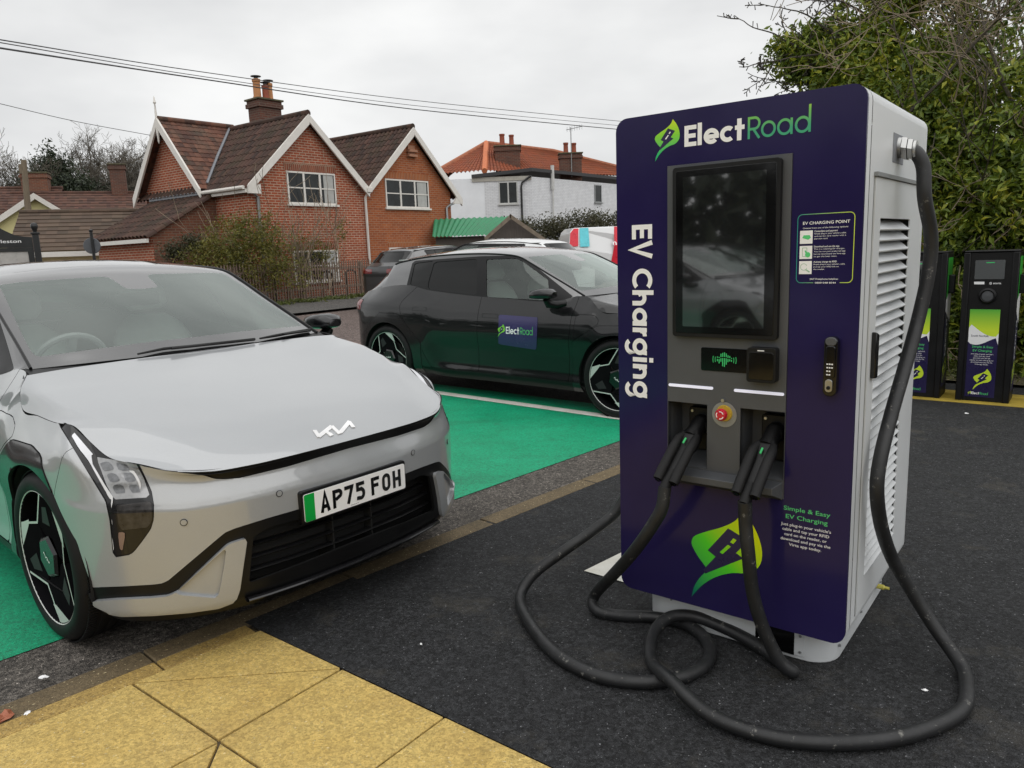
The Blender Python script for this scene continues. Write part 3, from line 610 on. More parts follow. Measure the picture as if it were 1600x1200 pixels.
# right hand side: door panel with louvres, cable gland
def louvre_side(sx, name, with_gland=True):
    sg = 1 if sx > .4 else -1; X = lambda d: sx+sg*d
    S_ = lambda y, z, d: (X(d), y, z)
    PR = lambda u, v, d: (X(d), u, v)
    m = MB(); y0, y1, a0, a1 = .125, .80, z_(.215), z_(1.655); ly0, ly1, lz0, lz1 = .205, .665, z_(.330), z_(1.532)
    for q in ((y0, y1, lz1, a1), (y0, y1, a0, lz0), (y0, ly0, lz0, lz1), (ly1, y1, lz0, lz1)): m.prism([(q[0], q[2]), (q[1], q[2]), (q[1], q[3]), (q[0], q[3])], 0, .004, PR, 0)
    m.prism([(y0-.012, a1+.002), (y1+.008, a1+.002), (y1+.008, a1+.014), (y0-.012, a1+.014)], 0, .012, PR, 1)
    for yy in (y0-.010, y1+.004): m.prism([(yy, a0), (yy+.005, a0), (yy+.005, a1), (yy, a1)], 0, .0015, PR, 1)
    d = m.build(name, [M['cab'], M['grey_metal']], CH, smooth=0)
    m = MB(); n = 35; st = (lz1-lz0)/n
    for k in range(n):
        zb = lz0+k*st
        V = [S_(ly0, zb, .006), S_(ly1, zb, .006), S_(ly1, zb+st*.92, -.030), S_(ly0, zb+st*.92, -.030), S_(ly0, zb-.004, .0045), S_(ly1, zb-.004, .0045), S_(ly1, zb+st*.90, -.032), S_(ly0, zb+st*.90, -.032)]
        m.add(V, [(0, 1, 2, 3), (4, 7, 6, 5), (0, 4, 5, 1), (0, 3, 7, 4), (1, 5, 6, 2)])
    m.prism([(ly0, lz0), (ly1, lz0), (ly1, lz1), (ly0, lz1)], -.060, -.058, PR, 1)
    m.build('louvre_slats', [M['cab'], M['black_plastic']], d, smooth=0)
    m = MB(); m.prism([(.160, z_(1.025)), (.196, z_(1.02)), (.196, z_(1.165)), (.160, z_(1.175))], .004, .020, PR, 0); m.build('door_handle', M['gloss_black'], d, bevel=.003)
    if with_gland:
        m = MB(); m.prism([(.350, z_(1.713)), (.512, z_(1.713)), (.512, z_(1.806)), (.350, z_(1.806))], 0, .0015, PR, 0); gl = m.build('gland_plate', M['lead'], CH, smooth=0)
        GA = lambda r, a, h: (X(h), .434+r*cos(a), z_(1.765)+r*sin(a)-.25*h)
        m = MB()
        for h0, h1, rr in ((.001, .012, .034), (.014, .030, .040), (.032, .046, .036), (.048, .056, .031)): m.lathe([(.0001, h0), (rr, h0), (rr, h1), (.0001, h1)], 6 if rr > .035 else 20, GA, 0)
        m.build('cable_gland', M['steel'], CH, smooth=25)
# cut the cabinet sides open for the louvres by leaving the louvre box proud: a shallow box
louvre_side(W_+.0, 'side_door')
louvre_side(0.0, 'side_door')
# ---------------------------------------------------------------- charging cables
def gun(parent, hol, tip):
    """plug: head in the holster, body with two side bars and a cable boot"""
    M0 = Matrix.Translation((.4014, 2.7824, CHZ)) @ Matrix.Rotation(-.6649, 4, 'Z')
    Mi = parent.matrix_basis.inverted() @ M0
    p0 = Vector((hol[0], .05, z_(hol[1]))); p1 = Vector(tip); d = (p1-p0); L = d.length; d.normalize()
    sx = Vector((1, 0, 0)); sx = (sx-d*sx.dot(d)).normalized(); ny = sx.cross(d).normalized()
    if ny.y > 0: ny = -ny
    F = lambda u, v, w_: p0+d*u+sx*v+ny*w_
    m = MB()
    m.tube([F(-.02, 0, 0), F(.03, 0, .002), F(.06, 0, .006)], [.028, .029, .030], 18)
    # tapering body
    pr = [(.015, .034, .034), (.045, .052, .040), (.085, .062, .036), (.11, .050, .030), (L-.03, .034, .026), (L, .028, .022)]
    V = []; k = 14
    for u, a, b_ in pr:
        for i in range(k):
            an = 2*pi*i/k; c, s = cos(an), sin(an); e = .6; V.append(F(u, a*.62*np.sign(c)*abs(c)**e, b_*.72*np.sign(s)*abs(s)**e))
    m.add(V, [(j*k+i, j*k+(i+1) % k, (j+1)*k+(i+1) % k, (j+1)*k+i) for j in range(len(pr)-1) for i in range(k)]+[tuple(range(k))[::-1], tuple(range((len(pr)-1)*k, len(pr)*k))])
    b = m.build('connector_body', M['black_plastic'], parent, smooth=50)
    for sg in (-1, 1):
        x = sg*.031; m = MB()
        m.tube([F(.055, x*.8, .016), F(.085, x, .024), F(.12, x, .026), F(L-.02, x, .020), F(L+.020, x, .014)], [.012, .0165, .0175, .018, .0175], 14)
        m.build('connector_grip', M['rubber'], b, smooth=50)
    m = MB(); m.tube([F(.082, 0, .034), F(.104, 0, .0345)], [.0035, .0035], 10); m.build('ready_light', M['green_led'], b)
    for sg in (-1, 1): MB().tube([F(L+.021, sg*.031, .012), F(L+.0235, sg*.031, .012)], [.011, .011], 14).build('grip_end', M['gloss_black'], b)
    for o in [b]+list(b.children): 
        if o.parent == parent: o.matrix_parent_inverse = Mi
    m = MB(); m.tube([F(L-.03, 0, 0), F(L+.02, 0, 0), F(L+.045, 0, -.002)], [.021, .020, .017], 14); bo = m.build('cable_boot', M['rubber'], b)
    return M0 @ F(L+.035, 0, -.001), (M0.to_3x3() @ d)
def cablemat():
    m, nt, b = mat_new('charging cable sheath'); co = nt.nodes.new('ShaderNodeTexCoord').outputs['Object']
    c = mix_rgb(nt, noise(nt, 20, 4, .6, co, .3, .7), (.009, .0095, .010), (.016, .0165, .018)); c = mix_rgb(nt, maprange(nt, noise(nt, 30, 6, .8, co), .60, .67), c, (.17, .165, .15))
    nt.links.new(c, b.inputs['Base Color']); nt.links.new(maprange(nt, noise(nt, 12, 4, .6, co), .3, .7, .42, .62), b.inputs['Roughness']); return m
M['cable'] = cablemat()
def smooth_path(P, n=10): return [Vector(p) for p in catmull(P, n)]
GL = Vector((.4014, 2.7824, 0)); cu_, su_ = cos(-.6649), sin(-.6649)
def chp(s, t, z): return (GL.x+cu_*s-su_*t, GL.y+su_*s+cu_*t, z)
c1 = thing('charging_cable', 'black cable from the right plug, looped on the tarmac, hanging from the steel gland', 'cable', chp(.55, -.12, 0.02))
e1, d1 = gun(c1, HOL[1], (.548, -.125, z_(.672)))
path = [e1, (.743, 2.33, .565), (.750, 2.322, .48), (.772, 2.335, .33), (.81, 2.34, .2), (.862, 2.325, .085), (.905, 2.318, .047), (.90, 2.345, .044), (.845, 2.48, .052), (.75, 2.60, .065), (.65, 2.66, .082), (.555, 2.645, .085), (.48, 2.56, .06), (.45, 2.41, .045), (.475, 2.24, .085), (.565, 2.09, .055), (.71, 1.99, .045), (.88, 1.95, .045), (1.07, 1.96, .045), (1.24, 2.02, .045), (1.345, 2.09, .045), (1.415, 2.19, .045), (1.468, 2.31, .05), (1.423, 2.4, 0.143),(1.364, 2.447, 0.253),(1.293, 2.449, 0.373),(1.22, 2.393, 0.513),(1.175, 2.347, 0.653),(1.189, 2.366, 0.755),(1.251, 2.432, 0.888),(1.325, 2.507, 1.023),(1.392, 2.567, 1.167),(1.434, 2.589, 1.338),(1.435, 2.586, 1.467),(1.389, 2.555, 1.593),chp(.908, .436, 1.69), chp(.890, .434, 1.735), chp(.868, .434, 1.755)]
path = [tuple(p) for p in path]
m = MB(); b0 = Vector(chp(.55, -.12, .02)); m.tube([p-b0 for p in smooth_path(path, 8)], .0225, 14); m.build('cable_sheath', M['cable'], c1, smooth=60)
c2 = thing('charging_cable', 'black cable from the left plug, curled on the tarmac and running behind the charger', 'cable', chp(.25, -.12, 0.02))
e2, d2 = gun(c2, HOL[0], (.266, -.122, z_(.672)))
path = [e2, (.504, 2.497, .575), (.478, 2.512, .515), (.445, 2.540, .445), (.405, 2.600, .355), (.360, 2.690, .25), (.315, 2.845, .11), (.295, 2.86, .055), (.31, 2.80, .044), (.39, 2.76, .044), (.52, 2.735, .044), (.62, 2.68, .044), (.672, 2.575, .044), (.668, 2.46, .044), (.615, 2.37, .044), (.52, 2.31, .044), (.385, 2.295, .044), (.24, 2.35, .044), (.12, 2.49, .044), (.04, 2.70, .044), (0, 2.92, .048), (.055, 2.99, .12), (.19, 3.02, .21), (.32, 3.05, .285), (.44, 3.075, .38), (.53, 3.09, .60), (.55, 3.10, .9), (.55, 3.10, 1.3), (.56, 3.11, 1.6), chp(-.09, .434, 1.735), chp(-.042, .434, 1.757)]
path = [tuple(p) for p in path]
m = MB(); b0 = Vector(chp(.25, -.12, .02)); m.tube([p-b0 for p in smooth_path(path, 8)], .0225, 14); m.build('cable_sheath', M['cable'], c2, smooth=60)
# ---------------------------------------------------------------- two charging posts by the hedge
M['post_green'] = printed('green panel gradient', (.62, .80, .04), (.04, .42, .05), 'Z', (.62, .82))
def charge_post(beta, label):
    x, y = XY(7.52, beta); ang = math.atan2(BX[1], BX[0])+pi
    o = thing('charging_post', label, 'charging post', (x, y, .03), ang, 'charging posts beside the hedge')   # local x runs towards -B, y towards +A
    w, d, h = .40, .34, 1.28
    m = MB(); m.box(.035, w-.035, .012, d, 0, h); m.box(0, .05, 0, d-.02, 0, h); m.box(w-.05, w, 0, d-.02, 0, h); m.prism([(0, 0), (w, 0), (w, d), (0, d)], h, h+.015, TX)
    m.build('post_body', M['black_plastic'], o, bevel=.012)
    m = MB(); m.prism(rrect(.085, .30, 1.055, 1.215, .006, 3), .006, .012, FX, 0); sc = m.build('display_glass', M['screen'], o, smooth=0)
    m = MB(); m.box(.165, .225, .0045, .006, 1.190, 1.197); m.build('status_light', M['green_led'], sc, smooth=0)
    m = MB(); FN = lambda u, v, q: (u, .011-q, v)
    m.add([FN(a, b, .0004) for a, b in ((.085, 1.012), (.16, 1.012), (.16, 1.034), (.085, 1.034))], [(0, 1, 2, 3)]); font(m, '@ smarta', FN, .195, 1.014, .016, .085, bold=.02, lift=.0004); m.build('maker_lettering', M['white_print'], o, smooth=0)
    m = MB(); CYL = lambda r, a, q: (.19+r*cos(a), .012-q, .915+r*sin(a)); m.lathe([(.066, 0), (.066, .018), (.052, .030), (.045, .022), (.045, .012)], 24, CYL); m.lathe([(.0001, .020), (.043, .016)], 24, CYL, 1); m.build('plug_socket', [M['black_plastic'], M['fascia']], o)
    m = MB(); b0, b1, t1 = .07, .29, .80
    m.add([FN(a, b, .0010) for a, b in ((b0, .04), (b1, .04), (b1, t1), (b0, t1))], [(0, 1, 2, 3)], 0)
    gv = [(b0, .64)]+[(b0+(b1-b0)*k/12, .66-.05*sin(k/12*pi*.9-.5)-.05*k/12) for k in range(1, 12)]+[(b1, .60), (b1, t1), (b0, t1)]
    wv = [(b0, .52)]+[(b0+(b1-b0)*k/12, .53-.035*sin(k/12*pi*1.2+.6)) for k in range(1, 12)]+[(b1, .50), (b1, t1), (b0, t1)]
    m.add([FN(a, b, .0014) for a, b in wv], [tuple(range(len(wv)))], 1); m.add([FN(a, b, .0018) for a, b in gv], [tuple(range(len(gv)))], 2)
    font(m, 'South Norfolk', FN, .155, .565, .017, .13, 'c', .01, 0, .0022)
    font(m, 'Simple & Easy', FN, .18, .47, .019, .155, 'c', .012, 3, .0022); font(m, 'EV Charging', FN, .18, .437, .019, .14, 'c', .012, 3, .0022)
    for k, l in enumerate(["Just plug in your vehicle's", 'cable and tap your', 'payment card on the', 'reader to start charging, or', 'download and pay via the', 'Virta app today.']): font(m, l, FN, .18, .412-.018*k, .0095, (.165, .12, .125, .175, .16, .10)[k], 'c', .01, 1, .0022)
    leaf(m, FN, .225, .10, .19, .0022, (2, 0, 1))
    leaf(m, FN, .112, .055, .034, .0022, (2, 0, 1)); word(m, 'Elect', .2, FN, .118, .062, .180, .021, 1, .0022); word(m, 'Road', .115, FN, .184, .062, .245, .021, 3, .0022)
    m.build('front_sticker', [M['purple_flat'], M['white_print'], M['post_green'], M['green_print']], o, smooth=0)
    m = MB(); SN = lambda u, v, q: (w+.0012+q, u, v)
    m.add([SN(a, b, 0) for a, b in ((.03, .10), (d-.06, .10), (d-.06, 1.24), (.03, 1.24))], [(0, 1, 2, 3)], 0)
    m.add([SN(a, b, .0006) for a, b in ((.03, .78), (d-.06, .66), (d-.06, 1.24), (.03, 1.24))], [(0, 1, 2, 3)], 1); m.add([SN(a, b, .0010) for a, b in ((.03, .88), (d-.06, .98), (d-.06, 1.24), (.03, 1.24))], [(0, 1, 2, 3)], 2)
    word(m, 'EV Charging', .2, lambda u, v, q: SN(.10+v, .70-u, q), 0, 0, .33, .05, 1, .001); leaf(m, SN, .18, .12, .24, .001, (2, 0, 1))
    m.build('side_sticker', [M['purple_flat'], M['white_print'], M['post_green']], o, smooth=0)
    m = MB(); m.prism([(.10, 0), (.16, 0), (.16, .16), (.10, .16)], w, w+.05, lambda u, v, q: (q, u, v+.93), 0); m.build('cable_hook', M['black_plastic'], o, bevel=.008)
    return o
charge_post(.94, 'black charging post with a green and purple sticker, standing clear at the hedge')
charge_post(1.46, 'black charging post half hidden behind the tall charger and its hanging cable')
m = MB(); m.prism([(7.46, .36), (7.46, 1.62), (8.0, 1.62), (8.0, .36)], .0, .032, lambda u, v, d: XY(u, v)+(d,)); tag(m.build('mounting_plinth', simple('yellow painted concrete', (.36, .26, .03), .8, var=.35, vscale=4), bevel=.01), 'low yellow painted plinth under the two black charging posts', 'plinth')
# ================================================================ electric hatchback (built once, copied for the others)
POSE_S = Matrix.Translation((-1.2794, 3.5171, 0)) @ Matrix.Rotation(-.7011, 4, 'Z') @ Matrix.Rotation(.0125, 4, 'Y')
POSE_K = Matrix.Translation((1.4533, 7.079, .0)) @ Matrix.Rotation(-.6628, 4, 'Z') @ Matrix.Rotation(.0125, 4, 'Y')
CAMV = np.array([0, 0, CAM_H]); FWv, RTv, UPv = (np.array(v) for v in (fw, rt, up))
def img(V, pose):
    """where design points (x forward, y right, z up) of a car in that pose lie in the reference view"""
    P = np.asarray(V, float)*np.array([1, -1, 1]); Mx = np.array(pose); W = P@Mx[:3, :3].T+Mx[:3, 3]-CAMV
    z = W@FWv; return np.stack([800+FPX*(W@RTv)/z, 600-FPX*(W@UPv)/z], -1)
def ray_local(px, py, pose):
    d = FWv+RTv*(px-800)/FPX-UPv*(py-600)/FPX; Mi = np.linalg.inv(np.array(pose)); o = Mi[:3, :3]@CAMV+Mi[:3, 3]; d = Mi[:3, :3]@d
    return o*np.array([1, -1, 1]), d*np.array([1, -1, 1])
def sdf(P, poly):
    P = np.asarray(P, float); Q = np.asarray(poly, float); d = np.full(len(P), 1e18); ins = np.zeros(len(P), bool); n = len(Q)
    for i in range(n):
        a, b = Q[i], Q[(i+1) % n]; e = b-a; w_ = P-a; t = np.clip((w_@e)/max(e@e, 1e-12), 0, 1); q = w_-t[:, None]*e; d = np.minimum(d, (q**2).sum(1))
        c = ((a[1] <= P[:, 1]) != (b[1] <= P[:, 1])); xi = a[0]+(P[:, 1]-a[1])/(e[1] if abs(e[1]) > 1e-12 else 1e-12)*e[0]; ins ^= c & (P[:, 0] < xi)
    d = np.sqrt(d); return np.where(ins, -d, d)
class Pool:
    def __init__(s): s.V = []
class Surf:
    def __init__(s, pool, F): s.p = pool; s.F = F
    def pts(s): return np.array(s.p.V)
    def clip(s, fn):
        V = np.array(s.p.V); used = np.unique(np.array([i for f in s.F for i in f], int)) if s.F else np.array([], int)
        f = np.full(len(V), 1.0)
        if len(used): f[used] = fn(V[used])
        f[np.abs(f) < 1e-7] = 1e-7
        I, O, cache = [], [], {}
        for F in s.F:
            sg = [f[i] < 0 for i in F]
            if all(sg): I.append(F); continue
            if not any(sg): O.append(F); continue
            a, b = [], []; n = len(F)
            for k in range(n):
                i, j = F[k], F[(k+1) % n]
                (a if f[i] < 0 else b).append(i)
                if (f[i] < 0) != (f[j] < 0):
                    key = (min(i, j), max(i, j))
                    if key not in cache:
                        t = f[i]/(f[i]-f[j]); s.p.V.append(s.p.V[i]+(s.p.V[j]-s.p.V[i])*t); cache[key] = len(s.p.V)-1
                    a.append(cache[key]); b.append(cache[key])
            if len(a) > 2: I.append(tuple(a))
            if len(b) > 2: O.append(tuple(b))
        return Surf(s.p, I), Surf(s.p, O)
    def cut(s, fn, gap=0):
        """(inside, outside) with a shut line of 2*gap between"""
        a, o = s.clip(lambda V: fn(V)+gap)
        if gap: _, o = o.clip(lambda V: fn(V)-gap)
        return a, o
    def mesh(s):
        idx = {}; V = []; F = []
        for f in s.F:
            g = []
            for i in f:
                if i not in idx: idx[i] = len(V); V.append(s.p.V[i])
                g.append(idx[i])
            F.append(g)
        return np.array(V), F
def by_img(poly, pose, box=None):
    """region traced in the reference view, on the part of the skin inside box (x0,x1,y0,y1)"""
    def fn(V):
        d = sdf(img(V, pose), poly)*.0026*(1 if pose is POSE_S else 2.6)
        if box: 
            b = np.maximum.reduce([box[0]-V[:, 0], V[:, 0]-box[1], box[2]-V[:, 1], V[:, 1]-box[3]]); d = np.maximum(d, b)
        return d
    return fn
def by_side(poly, ymin=.3):
    return lambda V: np.maximum(sdf(V[:, [0, 2]], poly), ymin-V[:, 1])
def pchip_tab(xs, Y, xq):
    xs = np.asarray(xs, float); Y = np.asarray(Y, float); h = np.diff(xs); dl = np.diff(Y, axis=0)/h.reshape((-1,)+(1,)*(Y.ndim-1)); D = np.zeros_like(Y)
    a, b = dl[:-1], dl[1:]; w1 = (2*h[1:]+h[:-1]).reshape((-1,)+(1,)*(Y.ndim-1)); w2 = (h[1:]+2*h[:-1]).reshape((-1,)+(1,)*(Y.ndim-1))
    with np.errstate(all='ignore'): m = np.where(a*b > 0, (w1+w2)/(w1/a+w2/b), 0)
    D[1:-1] = m; D[0] = dl[0]; D[-1] = dl[-1]
    k = np.clip(np.searchsorted(xs, xq, side='right')-1, 0, len(h)-1); t = ((xq-xs[k])/h[k]); sh = (-1,)+(1,)*(Y.ndim-1); t = t.reshape(sh); hh = h[k].reshape(sh)
    return Y[k]*(1+2*t)*(1-t)**2+D[k]*hh*t*(1-t)**2+Y[k+1]*t*t*(3-2*t)+D[k+1]*hh*t*t*(t-1)
def cat(xs, Y, xq):
    """C1 cubic through non-uniform knots (finite-difference tangents)"""
    xs = np.asarray(xs, float); Y = np.asarray(Y, float); h = np.diff(xs); sh1 = (-1,)+(1,)*(Y.ndim-1); dl = np.diff(Y, axis=0)/h.reshape(sh1); D = np.zeros_like(Y)
    D[1:-1] = (dl[:-1]*h[1:].reshape(sh1)+dl[1:]*h[:-1].reshape(sh1))/(h[1:]+h[:-1]).reshape(sh1); D[0] = dl[0]; D[-1] = dl[-1]
    k = np.clip(np.searchsorted(xs, xq, side='right')-1, 0, len(h)-1); t = ((xq-xs[k])/h[k]).reshape(sh1); hh = h[k].reshape(sh1)
    return Y[k]*(1+2*t)*(1-t)**2+D[k]*hh*t*(1-t)**2+Y[k+1]*t*t*(3-2*t)+D[k+1]*hh*t*t*(t-1)
# --- lower body ring: columns (base x, y, outward angle, rows of (offset, z), shoulder point)
NOSE = [(-.045, .185), (-.004, .25), (.004, .36), (.002, .50), (.0, .622), (-.028, .698)]
NOSE2 = [(-.05, .185), (-.004, .25), (.002, .36), (.002, .50), (.0, .622), (-.032, .705)]
CORN = [(-.05, .185), (-.006, .25), (.0, .36), (.004, .50), (.002, .63), (-.028, .72)]
FEND = [(-.06, .19), (-.012, .26), (.0, .36), (.002, .50), (.002, .64), (-.012, .79)]
DOOR = [(-.055, .20), (-.018, .27), (-.030, .36), (-.026, .50), (.0, .69), (-.022, .86)]
REAR = [(-.06, .22), (-.012, .29), (.0, .40), (.004, .55), (.002, .72), (-.02, .90)]
TAIL = [(-.08, .24), (-.01, .32), (.0, .42), (.0, .58), (.0, .76), (.010, .90)]
RING = [(.800, 0, 0, NOSE, (.772, 0, .737)), (.797, .12, 2, NOSE, (.771, .12, .737)), (.788, .27, 5, NOSE, (.767, .27, .737)), (.765, .43, 11, NOSE, (.750, .43, .737)), (.730, .56, 24, NOSE2, (.706, .58, .741)), (.672, .672, 38, NOSE2, (.632, .680, .757)),
 (.606, .755, 50, CORN, (.560, .748, .784)), (.535, .820, 58, CORN, (.425, .797, .803)), (.450, .868, 67, CORN, (.322, .812, .846)), (.360, .903, 78, FEND, (.218, .826, .897)), (.20, .922, 88, FEND, (.12, .848, .899)),
 (0, .928, 90, FEND, (-.02, .860, .910)), (-.18, .928, 90, FEND, (-.17, .866, .922)), (-.27, .925, 90, DOOR, (-.265, .835, .985)), (-.345, .921, 90, DOOR, (-.335, .785, 1.030)), (-.46, .914, 90, DOOR, (-.46, .768, 1.044)),
 (-.62, .907, 90, DOOR, (-.62, .800, 1.010)), (-.76, .903, 90, DOOR, (-.76, .815, .996)), (-1.2, .898, 90, DOOR, (-1.2, .822, 1.008)), (-1.6, .899, 90, DOOR, (-1.6, .820, 1.024)), (-2.0, .905, 90, DOOR, (-2.0, .812, 1.05)),
 (-2.3, .915, 90, REAR, (-2.3, .80, 1.076)), (-2.58, .923, 90, REAR, (-2.57, .775, 1.118)), (-2.82, .926, 92, REAR, (-2.82, .75, 1.112)), (-3.05, .914, 97, REAR, (-3.05, .725, 1.085)), (-3.22, .885, 107, REAR, (-3.20, .70, 1.06)),
 (-3.37, .815, 122, TAIL, (-3.34, .68, 1.035)), (-3.48, .66, 146, TAIL, (-3.45, .58, 1.02)), (-3.55, .38, 166, TAIL, (-3.52, .34, 1.012)), (-3.575, 0, 180, TAIL, (-3.55, 0, 1.008))]
ctrl = []
for X_, Y_, th, prof, top in RING:
    prof = prof[:5]+[((prof[4][0]+prof[5][0])/2*1.0-(.0 if Y_ < .8 and X_ > 0 else -.006), (prof[4][1]+prof[5][1])/2)]+prof[5:]
    if X_ > .3: prof = prof[:4]+[(prof[4][0]+.001, prof[4][1]-.012), (prof[4][0]-.0045, prof[4][1]+.012)]+prof[6:]
    c, s_ = cos(R(th)), sin(R(th)); col = [(X_+d*c, Y_+d*s_, z) for d, z in prof]+[top]; ctrl.append(col)
ctrl = np.array(ctrl)                                     # columns x 7 rows x 3
sarc = np.r_[0, np.cumsum(np.hypot(*np.diff(ctrl[:, 4, :2], axis=0).T))]
sq = np.unique(np.r_[np.linspace(0, sarc[9], 90), np.linspace(sarc[9], sarc[-1], 150)])
vk = np.array([0, .10, .26, .46, .64, .68, .84, 1]); vq = np.unique(np.r_[np.linspace(0, 1, 46), np.linspace(.62, .70, 13)])
C1 = cat(sarc, ctrl, sq); C1[0, :, 1] = 0; C1[-1, :, 1] = 0
ringg = np.transpose(pchip_tab(vk, np.transpose(C1, (1, 0, 2)), vq), (1, 0, 2))
TOP = lambda s: cat(sarc, ctrl[:, 7], np.atleast_1d(s))
topx = ringg[:, -1, 0]
def belt(x):
    k = np.where(ringg[:, -1, 0] <= -.4)[0]; X = ringg[k, -1, 0][::-1]; return np.array([x, np.interp(x, X, ringg[k, -1, 1][::-1]), np.interp(x, X, ringg[k, -1, 2][::-1])])
def side_y(x, z):
    i = np.argmin(np.abs(ringg[:, 25, 0]-x)+(ringg[:, 25, 1] < .6)*9); return np.interp(z, ringg[i, :, 2], ringg[i, :, 1])
pool = Pool()
def grid_surf(G, flip=False):
    n, m_ = G.shape[:2]; o = len(pool.V); pool.V.extend(list(G.reshape(-1, 3))); F = []
    for i in range(n-1):
        for j in range(m_-1):
            q = (o+i*m_+j, o+(i+1)*m_+j, o+(i+1)*m_+j+1, o+i*m_+j+1); F.append(q[::-1] if flip else q)
    return Surf(pool, F)
ring = grid_surf(ringg)
# --- bonnet: Coons patch between nose edge, fender edge, windscreen edge and centreline
def edge(P, n, w_=None):
    P = np.array(P, float); s = np.r_[0, np.cumsum(np.linalg.norm(np.diff(P, axis=0), axis=1))]; return cat(s/s[-1], P, np.linspace(0, 1, n))
nU, nV = 64, 48
kc = 6
Ef = edge([r[4] for r in RING[:kc+1]], nV)
Es = edge([r[4] for r in RING[kc:15]], nU)
Er = edge([(-.290, 0, 1.046), (-.293, .2, 1.0455), (-.305, .45, 1.043), (-.322, .65, 1.038), (-.335, .785, 1.030)], nV)
Ec = edge([(.772, 0, .737), (.735, 0, .757), (.68, 0, .783), (.55, 0, .834), (.36, 0, .892), (.1, 0, .957), (-.1, 0, 1.002), (-.290, 0, 1.046)], nU)
Ef[:, 2] = np.where(np.arange(nV) > 0, Ef[:, 2], .737)
hood = np.zeros((nU, nV, 3)); U = np.linspace(0, 1, nU)[:, None, None]; Vv = np.linspace(0, 1, nV)[None, :, None]
def coons(fu, fv): return (1-fv)*Ec[:, None]+fv*Es[:, None]+(1-fu)*Ef[None]+fu*Er[None]-((1-fu)*(1-fv)*Ec[0]+fu*(1-fv)*Ec[-1]+(1-fu)*fv*Es[0]+fu*fv*Es[-1])
lin = coons(U, Vv); vv = np.linspace(0, 1, nV); vc = .80
fz = np.where(vv < vc, .30*(vv/vc)**2, .30+.70*(np.clip((vv-vc)/(1-vc), 0, 1))**1.05)
ker = np.array([.1, .2, .4, .2, .1]); fz[3:-3] = np.convolve(fz, ker, 'same')[3:-3]; fz[0] = 0; fz[-1] = 1
uu = np.linspace(0, 1, nU)[:, None]; vcu = np.interp(uu, [0, .15, .35, .55, .72, .85, 1], [.62, .66, .79, .925, .955, .965, .97]); acu = np.interp(uu, [0, .3, .55, .75, .9, 1], [.10, .06, -.06, -.08, .0, .1])
fz2 = np.where(vv[None] < vcu, acu*(vv[None]/vcu)**2, acu+(1-acu)*np.clip((vv[None]-vcu)/(1-vcu), 0, 1))
for _ in range(2): fz2[:, 1:-1] = (fz2[:, :-2]+2*fz2[:, 1:-1]+fz2[:, 2:])/4
fz2 = fz2[:, :, None]
hood = lin.copy(); hood[:, :, 2] = coons(U, fz2)[:, :, 2]; hood[:, 0, 1] = 0
hoodS = grid_surf(hood)
# --- greenhouse
CEN = [(-.285, 1.050), (-.52, 1.166), (-.80, 1.290), (-1.02, 1.378), (-1.19, 1.436), (-1.40, 1.470), (-1.70, 1.492), (-2.10, 1.489), (-2.45, 1.468), (-2.80, 1.432), (-3.02, 1.392), (-3.12, 1.31), (-3.35, 1.12), (-3.53, 1.012)]
RAIL = [(-.42, .735, 1.043), (-.62, .714, 1.136), (-.865, .690, 1.246), (-1.05, .672, 1.332), (-1.205, .656, 1.394), (-1.40, .648, 1.418), (-1.70, .645, 1.430), (-2.10, .638, 1.425), (-2.45, .625, 1.405), (-2.75, .605, 1.370), (-2.97, .585, 1.33), (-3.07, .60, 1.24), (-3.27, .63, 1.08), (-3.42, .61, 1.022)]
tk = np.arange(len(CEN)); tq = np.unique(np.r_[np.linspace(0, 4, 50), np.linspace(4, 10, 60), np.linspace(10, 13, 24)])
ce = cat(tk, np.array(CEN), tq); ra = cat(tk, np.array(RAIL), tq)
def smoothk(t, a): return t
wq = np.linspace(0, 1, 30)
upg = np.zeros((len(tq), 30, 3))
upg[:, :, 0] = ce[:, 0:1]-(ce[:, 0:1]-ra[:, 0:1])*wq**2; upg[:, :, 1] = ra[:, 1:2]*wq; upg[:, :, 2] = ce[:, 1:2]-(ce[:, 1:2]-ra[:, 2:3])*(.75*wq**2+.25*wq**6)
be = np.array([belt(min(x, -.46)) for x in ra[:, 0]])
rows = np.linspace(0, 1, 14); sdg = ra[:, None]*(1-rows[None, :, None])+be[:, None]*rows[None, :, None]; sdg[:, :, 1] += (.018*np.sin(rows*pi)*np.clip((ra[:, 2]-be[:, 2])/.35, 0, 1)[:, None])
iw = len(np.where(tq <= 4.0001)[0]); ir = len(np.where(tq <= 10.0001)[0])
wsS = grid_surf(upg[:iw]); roofS = grid_surf(upg[iw-1:ir]); hatchS = grid_surf(upg[ir-1:]); sideS = grid_surf(sdg)
